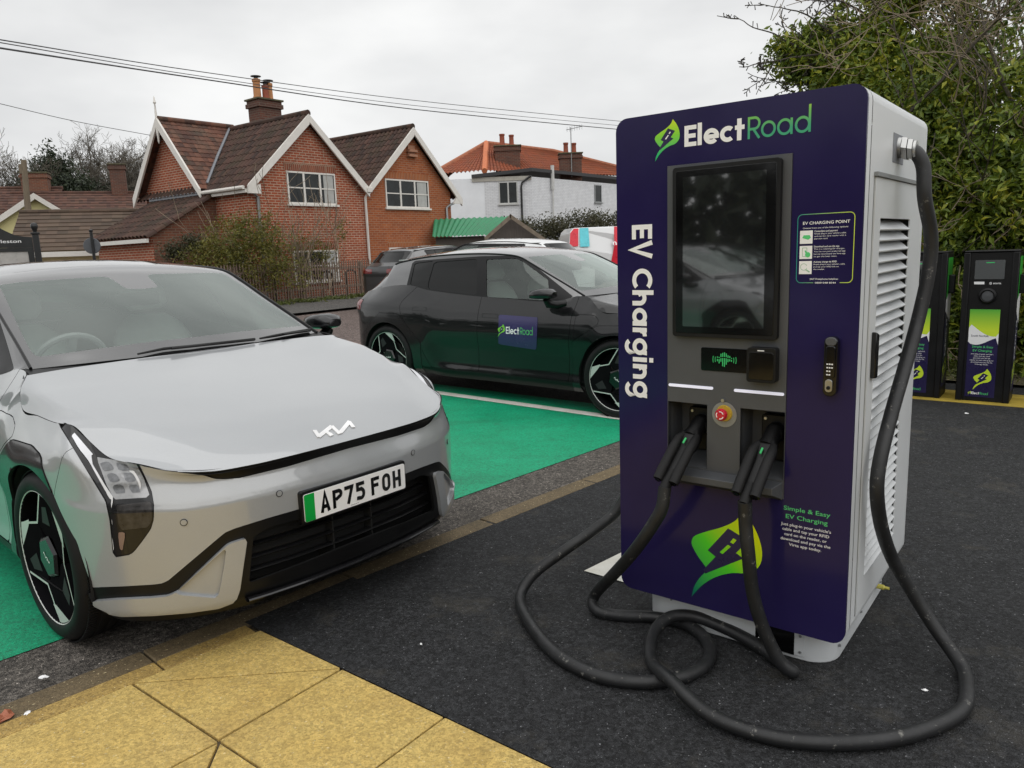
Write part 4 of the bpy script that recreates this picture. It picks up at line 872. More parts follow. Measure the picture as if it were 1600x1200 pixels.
# ---------------------------------------------------------------- traced regions
z3 = lambda L: [(60+x/4.614, 640+y/4.614) for x, y in L]
z4c = lambda L: [(140+x/5.714, 780+y/5.714) for x, y in L]
k4 = lambda L: [(540+x/3.636, 360+y/3.636) for x, y in L]
LAMP = z3([(140, 96), (240, 100), (285, 140), (490, 318), (712, 372), (762, 470), (815, 590), (832, 690), (830, 790), (810, 860), (750, 945), (690, 1022), (660, 1045), (550, 1064), (540, 1050), (515, 800), (485, 660), (400, 520), (215, 215)])
STRIP = [(214, 716), (217, 727.7), (285, 738.7), (316.7, 742), (335.6, 748), (351.5, 748.5), (375, 746.5), (400, 740.5), (450, 728.5), (541, 701.5), (640, 672), (640, 640), (541, 680), (370, 726), (300, 726)]
LOWER = [(120, 918)]+z4c([(30, 790), (300, 780), (560, 765), (640, 755), (700, 730), (1150, 350), (1210, 300), (1300, 262), (1600, 168)])+[(470, 795), (560, 766.5), (640, 741), (640, 1000), (120, 1010)]
FIN = z4c([(1400, 335), (1335, 800), (1300, 890), (1150, 950), (900, 985), (600, 1010), (300, 1020), (200, 1000), (60, 930), (60, 893), (240, 880), (550, 865), (700, 850), (780, 815), (1220, 400), (1260, 380)])
FIN_TRI = z4c([(770, 825), (1215, 420), (1200, 560), (1170, 740), (1145, 850), (1120, 865), (820, 838)])
INTAKE = [(396, 839), (389, 912), (470, 882), (640, 812), (640, 762), (480, 808), (420, 824)]
ARCH_F = [(-.46, .1), (-.46, .62), (-.44, .655), (-.185, .805), (.03, .812), (.13, .79), (.262, .60), (.345, .50), (.380, .36), (.382, .1)]
ARCH_R = [(-3.26, .1), (-3.245, .58), (-2.92, .83), (-2.63, .828), (-2.315, .54), (-2.33, .1)]
circ = lambda cx, r: (lambda V: np.maximum(np.hypot(V[:, 0]-cx, V[:, 2]-.345)-r, .5-V[:, 1]))
FDOOR = [(-.458, 1.2), (-.458, .95), (-.488, .60), (-.505, .285), (-1.575, .285), (-1.56, .70), (-1.545, 1.2)]
RDOOR = [(-1.545, 1.2), (-1.56, .70), (-1.575, .285), (-2.20, .285), (-2.36, .56), (-2.58, .80), (-2.615, .90), (-2.60, .96), (-2.41, 1.15), (-2.41, 1.2)]
FLAP = [(-.418, .885), (-.395, .893), (-.24, .893), (-.20, .875), (-.185, .85), (-.185, .818), (-.195, .812), (-.41, .69), (-.428, .69), (-.435, .72)]
WF = k4([(800, 378), (800, 165), (965, 159), (1000, 172), (1150, 280), (1158, 398)])
WR = k4([(466, 333), (472, 290), (503, 180), (748, 162), (745, 368)])
WQ = k4([(366, 309), (392, 187), (496, 174), (458, 325)])
DLO = k4([(346, 318), (380, 182), (400, 172), (770, 147), (985, 142), (1050, 180), (1292, 375), (1262, 392), (1165, 410), (750, 383), (460, 344)])
WSGLASS = [(-4, 446), (30, 441), (160, 432), (172, 434), (176, 437), (197.5, 451.5), (250, 451), (420, 480), (420, 518), (300, 527), (212, 537), (60, 557.5), (51, 553), (38, 530), (2, 452)]
rest = ring
archF, rest = rest.cut(by_side(ARCH_F), .002); archR, rest = rest.cut(by_side(ARCH_R), .002)
_, archF = archF.clip(circ(0, .385)); _, archR = archR.clip(circ(-2.82, .385))
lamp, rest = rest.cut(by_img(LAMP, POSE_S, (.0, .9, .55, 1)), .0015)
strip, rest = rest.cut(by_img(STRIP, POSE_S, (.45, 1, -.1, .74)), .001)
lower, rest = rest.cut(by_img(LOWER, POSE_S, (.28, 1, -.1, 1)), .001)
fin, lower = lower.cut(by_img(FIN, POSE_S, (.3, 1, .3, 1)), .0005)
intake, lower = lower.clip(by_img(INTAKE, POSE_S, (.5, 1, -.1, .6)))
sill, rest = rest.clip(lambda V: np.maximum(V[:, 2]-.285, V[:, 0]-.2))
fdoor, rest = rest.cut(by_side(FDOOR), .0022); rdoor, rest = rest.cut(by_side(RDOOR), .0022)
flap, rest = rest.cut(by_side(FLAP), .0016)
fender, rest = rest.cut(lambda V: np.maximum(np.maximum(V[:, 0]-(.30+.5*(V[:, 2]-.80)), -.6-V[:, 0]), .3-V[:, 1]), .0014)
bumper, quarter = rest.clip(lambda V: .0-V[:, 0])
TAILL = k4([(40, 380), (90, 352), (112, 362), (114, 395), (80, 400), (90, 640), (50, 640)])
tail, quarter = quarter.cut(lambda V: np.maximum(np.maximum(np.abs(V[:, 2]-.90)-.055, V[:, 0]+3.27), .25-V[:, 1]), .002)
rbump, quarter = quarter.cut(lambda V: np.maximum(V[:, 2]-.56, V[:, 0]+3.0), .002)
wsglass, wsborder = wsS.clip(by_img(WSGLASS, POSE_S, (-2, 0, -.1, 1)))
dlo, pillars = sideS.cut(by_img(DLO, POSE_K, (-3, -.3, .3, 1)), .0)
wf, dlo = dlo.clip(by_img(WF, POSE_K)); wr, dlo = dlo.clip(by_img(WR, POSE_K)); wq_, dlo = dlo.clip(by_img(WQ, POSE_K))
_, lin_ring = ring.clip(circ(0, .385)); _, lin_ring = lin_ring.clip(circ(-2.82, .385)); _, lin_ring = lin_ring.clip(by_img(INTAKE, POSE_S, (.5, 1, -.1, .6)))
def near_line(Pl):
    def fn(V):
        d = np.full(len(V), 9.)
        for a, b in zip(Pl[:-1], Pl[1:]):
            e = b-a; t = np.clip(((V-a)@e)/max(e@e, 1e-12), 0, 1); d = np.minimum(d, np.linalg.norm(V-a-t[:, None]*e, axis=1))
        return d
    return fn
lip = near_line(Es); lip2 = near_line(Ef)
hood_in = hoodS; _, hoodS = hoodS.clip(lambda V: np.minimum(lip(V), lip2(V))-.0028)
# ---------------------------------------------------------------- materials of the car
def paint(name, col, metal=.0, rough=.35, flake=.06, coat=1, ior=1.5):
    m, nt, b = mat_new(name); co = nt.nodes.new('ShaderNodeTexCoord').outputs['Object']
    n = noise(nt, 900, 1, .5, co, .35, .65); nt.links.new(mix_rgb(nt, n, [c*(1-flake) for c in col], [min(1, c*(1+flake)) for c in col]), b.inputs['Base Color'])
    b.inputs['Metallic'].default_value = metal; b.inputs['Roughness'].default_value = rough; b.inputs['Coat Weight'].default_value = coat; b.inputs['Coat IOR'].default_value = ior
    nt.links.new(maprange(nt, noise(nt, 6, 6, .7, co), .35, .75, .015, .07), b.inputs['Coat Roughness'])
    return m
def clearglass(name, tint, refl, rough=.0):
    m, nt, b = mat_new(name); nt.nodes.remove(b); t = nt.nodes.new('ShaderNodeBsdfTransparent'); t.inputs[0].default_value = tuple(tint)+(1,); g = nt.nodes.new('ShaderNodeBsdfGlossy'); g.inputs[0].default_value = (.90, .98, .94, 1); g.inputs[1].default_value = .02
    lw = nt.nodes.new('ShaderNodeFresnel'); lw.inputs[0].default_value = 1.5; x = nt.nodes.new('ShaderNodeMixShader')
    co = nt.nodes.new('ShaderNodeTexCoord').outputs['Object']
    ad = nt.nodes.new('ShaderNodeMath'); ad.operation = 'MULTIPLY_ADD'; nt.links.new(lw.outputs[0], ad.inputs[0]); ad.inputs[1].default_value = 1.15; ad.inputs[2].default_value = refl; ad.use_clamp = True
    nt.links.new(ad.outputs[0], x.inputs[0]); nt.links.new(t.outputs[0], x.inputs[1]); nt.links.new(g.outputs[0], x.inputs[2])
    nt.links.new(x.outputs[0], nt.nodes['Material Output'].inputs[0]); return m
P_SIL = paint('silver grey paint', (.365, .378, .390), .2, .30, ior=1.7); P_DARK = paint('dark metallic paint', (.004, .0043, .005), .0, .4, .3, ior=1.5, coat=1); P_DARK.node_tree.nodes['Principled BSDF'].inputs['Specular IOR Level'].default_value = .15; P_BLK = paint('black car paint', (.008, .008, .009)); P_WHT = paint('white car paint', (.72, .73, .73), 0, .35, .02); P_BLUE = paint('dark blue car paint', (.01, .03, .08))
M['wsglass'] = clearglass('windscreen glass', (.92, .98, .95), .14); M['sideglass'] = clearglass('side glass', (.62, .70, .66), .05)
M['privacy'] = simple('privacy glass', (.003, .0035, .0035), .03, var=.1, spec=.35, rvar=.01); M['frit'] = simple('black glass border', (.020, .020, .021), .10, var=.1, coat=1, rvar=.02, spec=1); M['frit'].node_tree.nodes['Principled BSDF'].inputs['Coat IOR'].default_value = 1.9
M['clad'] = simple('gloss black cladding', (.006, .006, .007), .20, var=.2, coat=.3, rvar=.05); M['trim_black'] = simple('satin black trim', (.005, .005, .0055), .36, var=.15, spec=.3)
M['shell'] = simple('dark inner shell', (.004, .004, .004), .8); M['silver_trim'] = P_SIL
M['lamp_black'] = simple('lamp lens black', (.010, .010, .011), .10, var=.2, coat=.3, spec=.35, rvar=.02); M['lamp_grey'] = simple('lamp reflector grey', (.34, .345, .355), .12, .4, coat=1, var=.2, vscale=40)
M['lamp_cell'] = simple('lamp cell', (.17, .175, .185), .12, .5, coat=1, var=.35, vscale=60); M['drl'] = simple('daytime light strip', (.66, .67, .70), .15, coat=1, var=.1); M['lamp_low'] = simple('smoked lower lens', (.045, .042, .042), .15, .3, coat=.3, var=.5, vscale=35); M['amber'] = simple('indicator lens', (.20, .13, .115), .1, coat=1, var=.15)
M['seat'] = simple('pale seat leather', (.60, .66, .62), .5, var=.06); M['dash'] = simple('dashboard', (.26, .28, .275), .6, var=.06); M['liner'] = simple('pale headlining', (.45, .46, .45), .9)
M['tyre'] = simple('tyre rubber', (.009, .009, .0095), .6, spec=.25, var=.25, vscale=12, bmp=.2, bscale=120); M['alloy'] = simple('machined alloy', (.66, .66, .64), .38, .25, var=.06); M['alloy_black'] = simple('gloss black alloy', (.008, .008, .009), .6, var=.2, spec=0)
M['disc'] = simple('brake disc', (.16, .155, .15), .4, .8); M['badge'] = simple('white badge', (.80, .80, .80), .3, coat=.5)
M['spoke_grey'] = simple('dark grey wheel insert', (.035, .035, .037), .5, spec=.1); M['red_lens'] = simple('red lamp lens', (.16, .008, .01), .08, coat=1)
# ---------------------------------------------------------------- build one car (local x forward, y left, z up)
def emit(surfs, name, mat, parent, mode='both', off=0, smooth=32, solid=0, disp=None):
    """mode both: one part across the centreline; pair: one part on each side"""
    res = []
    for sides in (((1, -1),) if mode == 'both' else ((1,), (-1,))):
        mb = MB()
        for sd in sides:
            for s in (surfs if isinstance(surfs, (list, tuple)) else [surfs]):
                V, F = s.mesh()
                if not len(F): continue
                if off or disp is not None:
                    nv = np.zeros_like(V)
                    for f in F:
                        a = V[f]; c = np.cross(a[1]-a[0], a[2]-a[0])
                        if len(f) > 3: c = c+np.cross(a[2]-a[0], a[3]-a[0])
                        for i in f: nv[i] += c
                    nv /= np.maximum(np.linalg.norm(nv, axis=1), 1e-12)[:, None]; V = V+nv*(off if disp is None else disp(V)[:, None])
                if sd == 1: mb.add([(a, -b, c) for a, b, c in V], [f[::-1] for f in F])
                else: mb.add([tuple(v) for v in V], F)
        o = mb.build(name, mat, parent, smooth=smooth, weld=True)
        if solid:
            bm = bmesh.new(); bm.from_mesh(o.data)
            for e in bm.edges:
                if e.is_boundary: e.smooth = False
            bm.to_mesh(o.data); bm.free()
            md = o.modifiers.new('thickness', 'SOLIDIFY'); md.thickness = solid; md.offset = -1; md.use_even_offset = False; o.data.materials.append(M['shell']); md.material_offset = 1; md.material_offset_rim = 1
        res.append(o)
    return res
CAR = thing('parked_car', 'silver grey electric hatchback with a black roof facing the kerb, number plate AP75 FOH', 'car')
q1 = ringg[60, 25]; F0 = ring.F[60*(len(vq)-1)+25]; a = np.array([pool.V[i] for i in F0]); nrm0 = np.cross(a[1]-a[0], a[2]-a[0]); OUT = 1 if nrm0[1]+nrm0[0] > 0 else -1
def flipall(*S_):
    for s in S_: s.F = [tuple(f)[::-1] for f in s.F]
def outward(s, ref):
    V, F = s.mesh(); f = F[len(F)//2]; a = V[f]; n = np.cross(a[1]-a[0], a[2]-a[0]); c = a.mean(0)-np.array(ref)
    if n@c < 0: flipall(s)
for s in (archF, archR, lamp, strip, lower, fin, intake, sill, fdoor, rdoor, flap, fender, bumper, quarter, tail, rbump, hoodS, wsglass, wsborder, roofS, hatchS, dlo, pillars, wf, wr, wq_, lin_ring): outward(s, (-1.2, 0, .4))
TH = .006
outward(hood_in, (-1.2, 0, .4)); emit(lin_ring, 'inner_shell', M['shell'], CAR, off=-.012); emit(hood_in, 'bonnet_liner', M['shell'], CAR, off=-.012)
PAINTED = []
PAINTED += emit(bumper, 'front_bumper', P_SIL, CAR, solid=TH); PAINTED += emit(fender, 'front_wing', P_SIL, CAR, 'pair', solid=TH); PAINTED += emit(quarter, 'rear_quarter', P_SIL, CAR, solid=TH); PAINTED += emit(rbump, 'rear_bumper', P_SIL, CAR, solid=TH)
fd = emit(fdoor, 'front_door', P_SIL, CAR, 'pair', solid=TH); rd = emit(rdoor, 'rear_door', P_SIL, CAR, 'pair', solid=TH); PAINTED += fd+rd
PAINTED += emit(flap, 'charge_flap', P_SIL, CAR, 'pair', solid=TH)
hd_o = emit(hoodS, 'bonnet', P_SIL, CAR, solid=TH, smooth=50)[0]; PAINTED.append(hd_o)
emit(strip, 'nose_strip', M['trim_black'], CAR, off=-.004); emit(lower, 'lower_grille_surround', M['trim_black'], CAR, smooth=40)
emit(archF, 'wheel_arch_cladding', M['clad'], CAR, 'pair', off=.004, solid=.012); emit(archR, 'wheel_arch_cladding', M['clad'], CAR, 'pair', off=.004, solid=.012)
emit(sill, 'sill_cladding', M['trim_black'], CAR, off=.003)
tri = by_img(FIN_TRI, POSE_S)
fin_t, fin_f = fin.clip(tri)
PAINTED += emit(fin_f, 'bumper_fin', P_SIL, CAR, 'pair', smooth=40, off=.016)
for o in PAINTED[-2:]:
    bm = bmesh.new(); bm.from_mesh(o.data)
    for e in bm.edges:
        if e.is_boundary: e.smooth = False
    bm.to_mesh(o.data); bm.free(); md = o.modifiers.new('thickness', 'SOLIDIFY'); md.thickness = .02; md.offset = -1
PAINTED += emit(fin_t, 'fin_recess', P_SIL, CAR, 'pair', smooth=40, off=.001)
emit(tail, 'tail_light', M['red_lens'], CAR, 'pair', off=.003)
# headlights
lampo = emit(lamp, 'headlight', M['lamp_black'], CAR, 'pair', off=-.003)
def lampdet(poly, name, mat, off):
    a_, _ = lamp.clip(by_img(z3(poly), POSE_S))
    if not a_.F: return
    for sd, par in zip((1, -1), lampo):
        V, F = a_.mesh(); nv = np.zeros_like(V)
        for f in F:
            b_ = V[f]; c = np.cross(b_[1]-b_[0], b_[2]-b_[0]); 
            for i in f: nv[i] += c
        nv /= np.maximum(np.linalg.norm(nv, axis=1), 1e-12)[:, None]; V = V+nv*off; mb = MB()
        mb.add([(p[0], -p[1]*sd, p[2]) for p in V], [f[::-1] for f in F] if sd == 1 else F); mb.build(name, mat, par)
lampdet([(415, 340), (480, 352), (700, 386), (760, 500), (806, 632), (545, 648), (490, 545)], 'upper_reflector', M['lamp_grey'], -.0015)
lampdet([(218, 152), (262, 166), (402, 332), (372, 364), (398, 402), (490, 560), (536, 628), (528, 1015), (545, 1030), (530, 900), (522, 655), (500, 622), (440, 512), (375, 392), (345, 342), (300, 292)], 'daytime_light', M['drl'], -.0008)
lampdet([(690, 440), (735, 520), (755, 590), (738, 592), (718, 525), (665, 448), (640, 436)], 'daytime_light_return', M['drl'], -.0008)
for q in ([(440, 382), (515, 372), (545, 432), (470, 446)], [(552, 380), (645, 397), (662, 440), (580, 440)], [(487, 460), (560, 456), (590, 520), (517, 526)], [(608, 456), (682, 456), (705, 520), (632, 524)], [(527, 542), (605, 538), (632, 600), (554, 606)], [(648, 542), (712, 540), (736, 596), (668, 601)]): lampdet(q, 'led_cell', M['lamp_cell'], -.0002)
lampdet([(560, 690), (815, 660), (818, 800), (790, 850), (600, 870), (575, 830)], 'lower_reflector', M['lamp_low'], -.0012)
lampdet([(572, 885), (628, 884), (606, 1018), (586, 1020)], 'indicator_lens', M['amber'], -.0008)
# intake: slats behind the opening
m = MB()
emit(intake, 'intake_back', M['shell'], CAR, off=-.085)
for zc, yh in ((.275, .47), (.325, .48), (.375, .47), (.425, .44)):
    m = MB(); P = [(np.interp(abs(y), [0, .27, .43, .56], [.80, .788, .765, .73])-.045, y) for y in np.linspace(-yh, yh, 24)]
    m.grid(lambda u, v: (P[round(u*23)][0]+.018*cos(2*pi*v), P[round(u*23)][1], zc+.006*sin(2*pi*v)), 23, 8); m.build('intake_slat', M['trim_black'], CAR)
for sg in (-1, 1):
    m = MB(); m.box(.655, .765, sg*.10-.003, sg*.10+.003, .24, .45); m.build('intake_strut', M['shell'], CAR, smooth=0)
m = MB(); P = [(np.interp(abs(y), [0, .27, .43, .50], [.80, .788, .765, .748])+.008, y) for y in np.linspace(-.5, .5, 26)]
m.grid(lambda u, v: (P[round(u*25)][0]+.016*cos(2*pi*v), P[round(u*25)][1], .232+.009*sin(2*pi*v)), 25, 10); m.build('lower_lip', M['clad'], CAR)
m = MB(); m.box(.42, .655, -.60, .60, .19, .52); m.build('intake_duct', M['shell'], CAR, smooth=0)
# plate
PX, PZ = .814, .5295
m = MB(); m.prism(rrect(-.270, .268, PZ-.066, PZ+.068, .010, 3), .780, PX-.004, lambda u, v, d: (d, u, v)); ph = m.build('plate_holder', M['trim_black'], CAR, smooth=0, bevel=.003)
PN = lambda u, v, d: (PX+d, u, v)       # seen from the front, the plate's left is the car's right: u = -y there
PNm = lambda u, v, d: (PX+d, u, v)
m = MB(); m.prism(rrect(-.26, .26, PZ-.0555, PZ+.0555, .008, 3), PX-.0045, PX, lambda u, v, d: (d, u, v)); npl = m.build('number_plate', M['white_print'], CAR, smooth=0)
m = MB(); m.add([PN(a_, b_, .0006) for a_, b_ in rrect(-.2595, -.212, PZ-.055, PZ+.055, .007, 3, (0, 0, 1, 1))], [tuple(range(10))]); m.build('green_flash', simple('green plate flash', (.0, .33, .045), .4), npl, smooth=0)
m = MB()
word(m, 'AP75', .205, PN, -.186, PZ-.0385, .032, .077, 0, .001, gap=.19); word(m, 'FOH', .205, PN, .070, PZ-.0385, .230, .077, 0, .001, gap=.19)
font(m, 'motors', PN, -.02, PZ-.050, .005, .04, 'c', 0, 0, .001); m.build('registration_letters', M['gloss_black'], npl, smooth=0)
# badge on the bonnet, traced in the bonnet's plane
zb = lambda x: float(np.interp(x, Ec[::-1, 0], Ec[::-1, 2]))
x0b = .70; slope = (zb(.73)-zb(.67))/.06; bn = np.array([-slope, 0, 1.0]); bn /= np.linalg.norm(bn); bp = np.array([x0b, 0, zb(x0b)])
def onbadge(px, py):
    o_, d_ = ray_local(440+px/4.617, 640+py/4.617, POSE_S); t = ((bp-o_)@bn)/(d_@bn); return o_+d_*t
def badge(mb, strokes, wd, f3):
    for k, st in enumerate(strokes):
        Q = [f3(*p) for p in st]; stroke(mb, [(q[1], q[0]) for q in Q], wd, lambda u, v, d: (v, -u, zb(x0b)+(v-x0b)*slope-.35*u*u*0+d), .004+.0003*k)
BADGE = [[(238, 153), (272, 203)], [(268, 200), (363, 124)], [(318, 160), (352, 186), (366, 180)], [(362, 124), (412, 172), (430, 166), (492, 90)], [(486, 92), (520, 134)]]
m = MB(); badge(m, BADGE, .0165, onbadge)
bd = m.build('bonnet_badge', M['badge'], CAR, smooth=0); md = bd.modifiers.new('thickness', 'SOLIDIFY'); md.thickness = .004
# parking sensors
def near_img(px, py, S_, pose=POSE_S):
    V, _ = S_.mesh(); q = img(V, pose); i = np.argmin(((q-np.array([px, py]))**2).sum(1)); return V[i]
for px, py in ((287.5, 814), (434.5, 771.6)):
    p = near_img(px, py, bumper)
    for sd in (1, -1):
        ang = math.atan2(p[1], .75-0)*(.9 if px < 300 else .35); m = MB()
        MR = Matrix.Translation((p[0], -p[1]*sd, p[2])) @ Matrix.Rotation(-ang*sd, 4, 'Z')
        m.lathe([(.0001, .003), (.010, .003), (.0105, .0015)], 18, lambda r, a_, h: (h, r*cos(a_), r*sin(a_)), 0, MR); m.lathe([(.0115, .001), (.0115, .0025), (.013, .0025), (.013, .001)], 18, lambda r, a_, h: (h, r*cos(a_), r*sin(a_)), 1, MR); m.build('parking_sensor', [P_SIL, M['trim_black']], CAR)
# greenhouse parts
wsb = emit(wsborder, 'windscreen_border', M['frit'], CAR, smooth=80)[0]; emit(wsglass, 'windscreen', M['wsglass'], CAR, smooth=80)
emit(roofS, 'roof', M['frit'], CAR, smooth=60, solid=.02)
htop, _ = hatchS.clip(lambda V: 9-V[:, 2]); 
hg, hp = hatchS.clip(lambda V: np.maximum(np.maximum(1.10-V[:, 2], V[:, 2]-1.36), np.abs(V[:, 1])-.54))
outward(hatchS, (-1.2, 0, .4)); hp.F and outward(hp, (-1.2, 0, .4)); hg.F and outward(hg, (-1.2, 0, .4))
PAINTED += emit(hp, 'tailgate', P_SIL, CAR, smooth=60); emit(hg, 'rear_window', M['privacy'], CAR, smooth=60)
emit(dlo, 'window_trim', M['trim_black'], CAR, 'pair', off=.001, solid=.006)
emit(pillars, 'side_pillars', M['frit'], CAR, 'pair', solid=.008)
emit(wf, 'front_side_window', M['sideglass'], CAR, 'pair', off=-.004); emit(wr, 'rear_side_window', M['privacy'], CAR, 'pair', off=-.004); emit(wq_, 'quarter_window', M['privacy'], CAR, 'pair', off=-.004)
for sd in (1, -1):     # dark rail along the roof edge and pillar
    m = MB(); P = [(p[0], -p[1]*sd*1.004, p[2]+.003) for p in ra[:ir:3]]; m.tube(P, [.007]*len(P), 8); m.build('roof_moulding', M['trim_black'], CAR)
# cowl
m = MB(); wb = upg[0]; er2 = edge([(-.290, 0, 1.030), (-.305, .45, 1.028), (-.335, .80, 1.018)], 30)
for sd in (1, -1):
    m.grid(lambda u, v: tuple((er2[round(u*29)]*(1-v)+(wb[round(u*29)]-np.array([.06, 0, -.012]))*v)*np.array([1, sd, 1])), 29, 3)
m.build('cowl_panel', M['trim_black'], CAR)
# wipers along the foot of the windscreen
def wsp(px, py, lift=.012):
    V = upg[:iw].reshape(-1, 3); q = img(V, POSE_S); V2 = np.r_[V, V*np.array([1, -1, 1])]; q2 = img(V2, POSE_S); d = ((q2-np.array([px, py]))**2).sum(1); i = np.argsort(d)[:4]; w_ = 1/(d[i]+.5); p = (V2[i]*w_[:, None]).sum(0)/w_.sum(); return (p[0]+lift*.45, -p[1], p[2]+lift)
for pts, r_ in (([(214, 558), (255, 549), (300, 545), (360, 538), (398, 534)], .007), ([(405, 533), (430, 528), (455, 523), (484, 518)], .008)):
    m = MB(); m.tube([wsp(*p) for p in pts], [r_*.6]+[r_]*(len(pts)-1), 8); m.tube([wsp(pts[1][0]+12, pts[1][1]+4, .02), wsp(pts[-1][0], pts[-1][1]+2, .012)], .006, 8); m.build('wiper', M['black_plastic'], CAR)
# mirrors
for sd in (1, -1):
    m = MB(); sec = [(-.83, .045, .030, 1.055), (-.80, .085, .050, 1.062), (-.74, .10, .060, 1.066), (-.67, .10, .063, 1.070), (-.61, .085, .055, 1.070), (-.575, .05, .032, 1.066)]
    k = 18; V = []
    for x, a_, b_, zc in sec:
        for i in range(k):
            an = 2*pi*i/k; c, s_ = cos(an), sin(an); V.append((x, -sd*(.985+.88*a_*np.sign(c)*abs(c)**.7), zc+.86*b_*np.sign(s_)*abs(s_)**.7*(1 if s_ > 0 else .75)))
    m.add(V, [(j*k+i, j*k+(i+1) % k, (j+1)*k+(i+1) % k, (j+1)*k+i) for j in range(5) for i in range(k)]+[tuple(range(k))[::-1], tuple(range(5*k, 6*k))])
    mo = m.build('door_mirror', M['clad'], CAR, smooth=50)
    m = MB(); m.tube([(-.66, -sd*1.0, 1.03), (-.66, -sd*.96, .985), (-.60, -sd*.90, .972), (-.53, -sd*.87, .985)], [.03, .04, .035, .02], 10); m.build('mirror_stalk', M['trim_black'], mo, smooth=50)
# flush handles
for x0_, x1_, zc in ((-1.50, -1.31, .845), (-2.42, -2.235, .885)):
    for sd in (1, -1):
        m = MB(); Y = side_y((x0_+x1_)/2, zc)
        def hf(u, v, d): yy = side_y(u, v); return (u, -sd*(yy+d), v)
        stroke(m, rrect(x0_, x1_, zc-.019, zc+.019, .006, 2), .003, hf, .0012, 0, True); m.build('door_handle', M['shell'], (fd if x0_ > -2 else rd)[0 if sd == 1 else 1], smooth=0)
# cabin
m = MB(); m.box(-3.2, .3, -.80, .80, .24, .27); m.build('floor_pan', M['shell'], CAR, smooth=0)
m = MB(); m.grid(lambda u, v: (-.42-.55*u-.03*sin(pi*v), -.70+1.40*v, 1.0-.03*u-.10*u**3), 8, 10); m.grid(lambda u, v: (-.97-.02*u, -.70+1.4*v, .87-.35*u), 2, 4); m.build('dashboard', M['dash'], CAR)
def seat(x, y, w_):
    m = MB(); BK = lambda t: (x-.10-.20*t, .52+.62*t)
    for z0, z1, hw, th in ((0, .98, w_, .085),):
        pr = [(t, hw*(.92+.10*sin(pi*t))*(1 if t < .75 else 1-.55*((t-.75)/.25)**2), th*(1-.35*t)) for t in np.linspace(0, 1, 9)]; k = 14; V = []
        for t, a_, b_ in pr:
            cx, cz = BK(t)
            for i in range(k): an = 2*pi*i/k; c, s_ = cos(an), sin(an); V.append((cx+b_*np.sign(c)*abs(c)**.7, y+a_*np.sign(s_)*abs(s_)**.55, cz))
        m.add(V, [(j*k+i, j*k+(i+1) % k, (j+1)*k+(i+1) % k, (j+1)*k+i) for j in range(8) for i in range(k)]+[tuple(range(k))[::-1], tuple(range(8*k, 9*k))])
    m.box(x-.12, x+.42, y-w_, y+w_, .42, .56)
    o = m.build('seat', M['seat'], CAR, bevel=.02, smooth=50)
    m = MB(); V = []; k = 14
    for t, a_, b_ in ((0, .10, .03), (.25, .14, .055), (.7, .145, .05), (1, .11, .025)):
        for i in range(k): an = 2*pi*i/k; c, s_ = cos(an), sin(an); V.append((x-.315-.04*t+b_*np.sign(c)*abs(c)**.7, y+a_*np.sign(s_)*abs(s_)**.6, 1.165+.17*t))
    m.add(V, [(j*k+i, j*k+(i+1) % k, (j+1)*k+(i+1) % k, (j+1)*k+i) for j in range(3) for i in range(k)]+[tuple(range(k))[::-1], tuple(range(3*k, 4*k))]); m.build('headrest', M['seat'], o, smooth=60)
seat(-1.42, .37, .25); seat(-1.42, -.37, .25); seat(-2.35, .38, .28); seat(-2.35, -.38, .28)
m = MB(); MW = Matrix.Translation((-1.02, -.37, .965)) @ Matrix.Rotation(R(-62), 4, 'Y')
m.lathe([(.175+.016*cos(t), .016*sin(t)) for t in np.linspace(0, 2*pi, 9)[:-1]], 32, mat=0, M=MW, close=True); m.box(-.17, .17, -.02, .02, -.012, .012, 0, MW); m.tube([MW @ Vector((0, 0, 0)), MW @ Vector((-.02, 0, -.2))], .04, 10); m.build('steering_wheel', M['dash'], CAR)
m = MB(); m.box(-2.9, -1.25, -.60, .60, 1.37, 1.38); m.build('headlining', M['liner'], CAR, smooth=0)
m = MB(); m.box(-1.02, -.99, -.12, .12, 1.24, 1.31); m.build('rear_view_mirror', M['trim_black'], CAR, bevel=.01)
m = MB(); m.prism([(-.30, 1.43), (-.22, 1.43), (-.12, 1.36), (.12, 1.36), (.22, 1.43), (.30, 1.43)], 0, .04, lambda u, v, d: (-1.13-(1.43-v)*.95*2.0+d*.3, u, v-.045)); m.build('camera_housing', M['trim_black'], CAR, smooth=0)
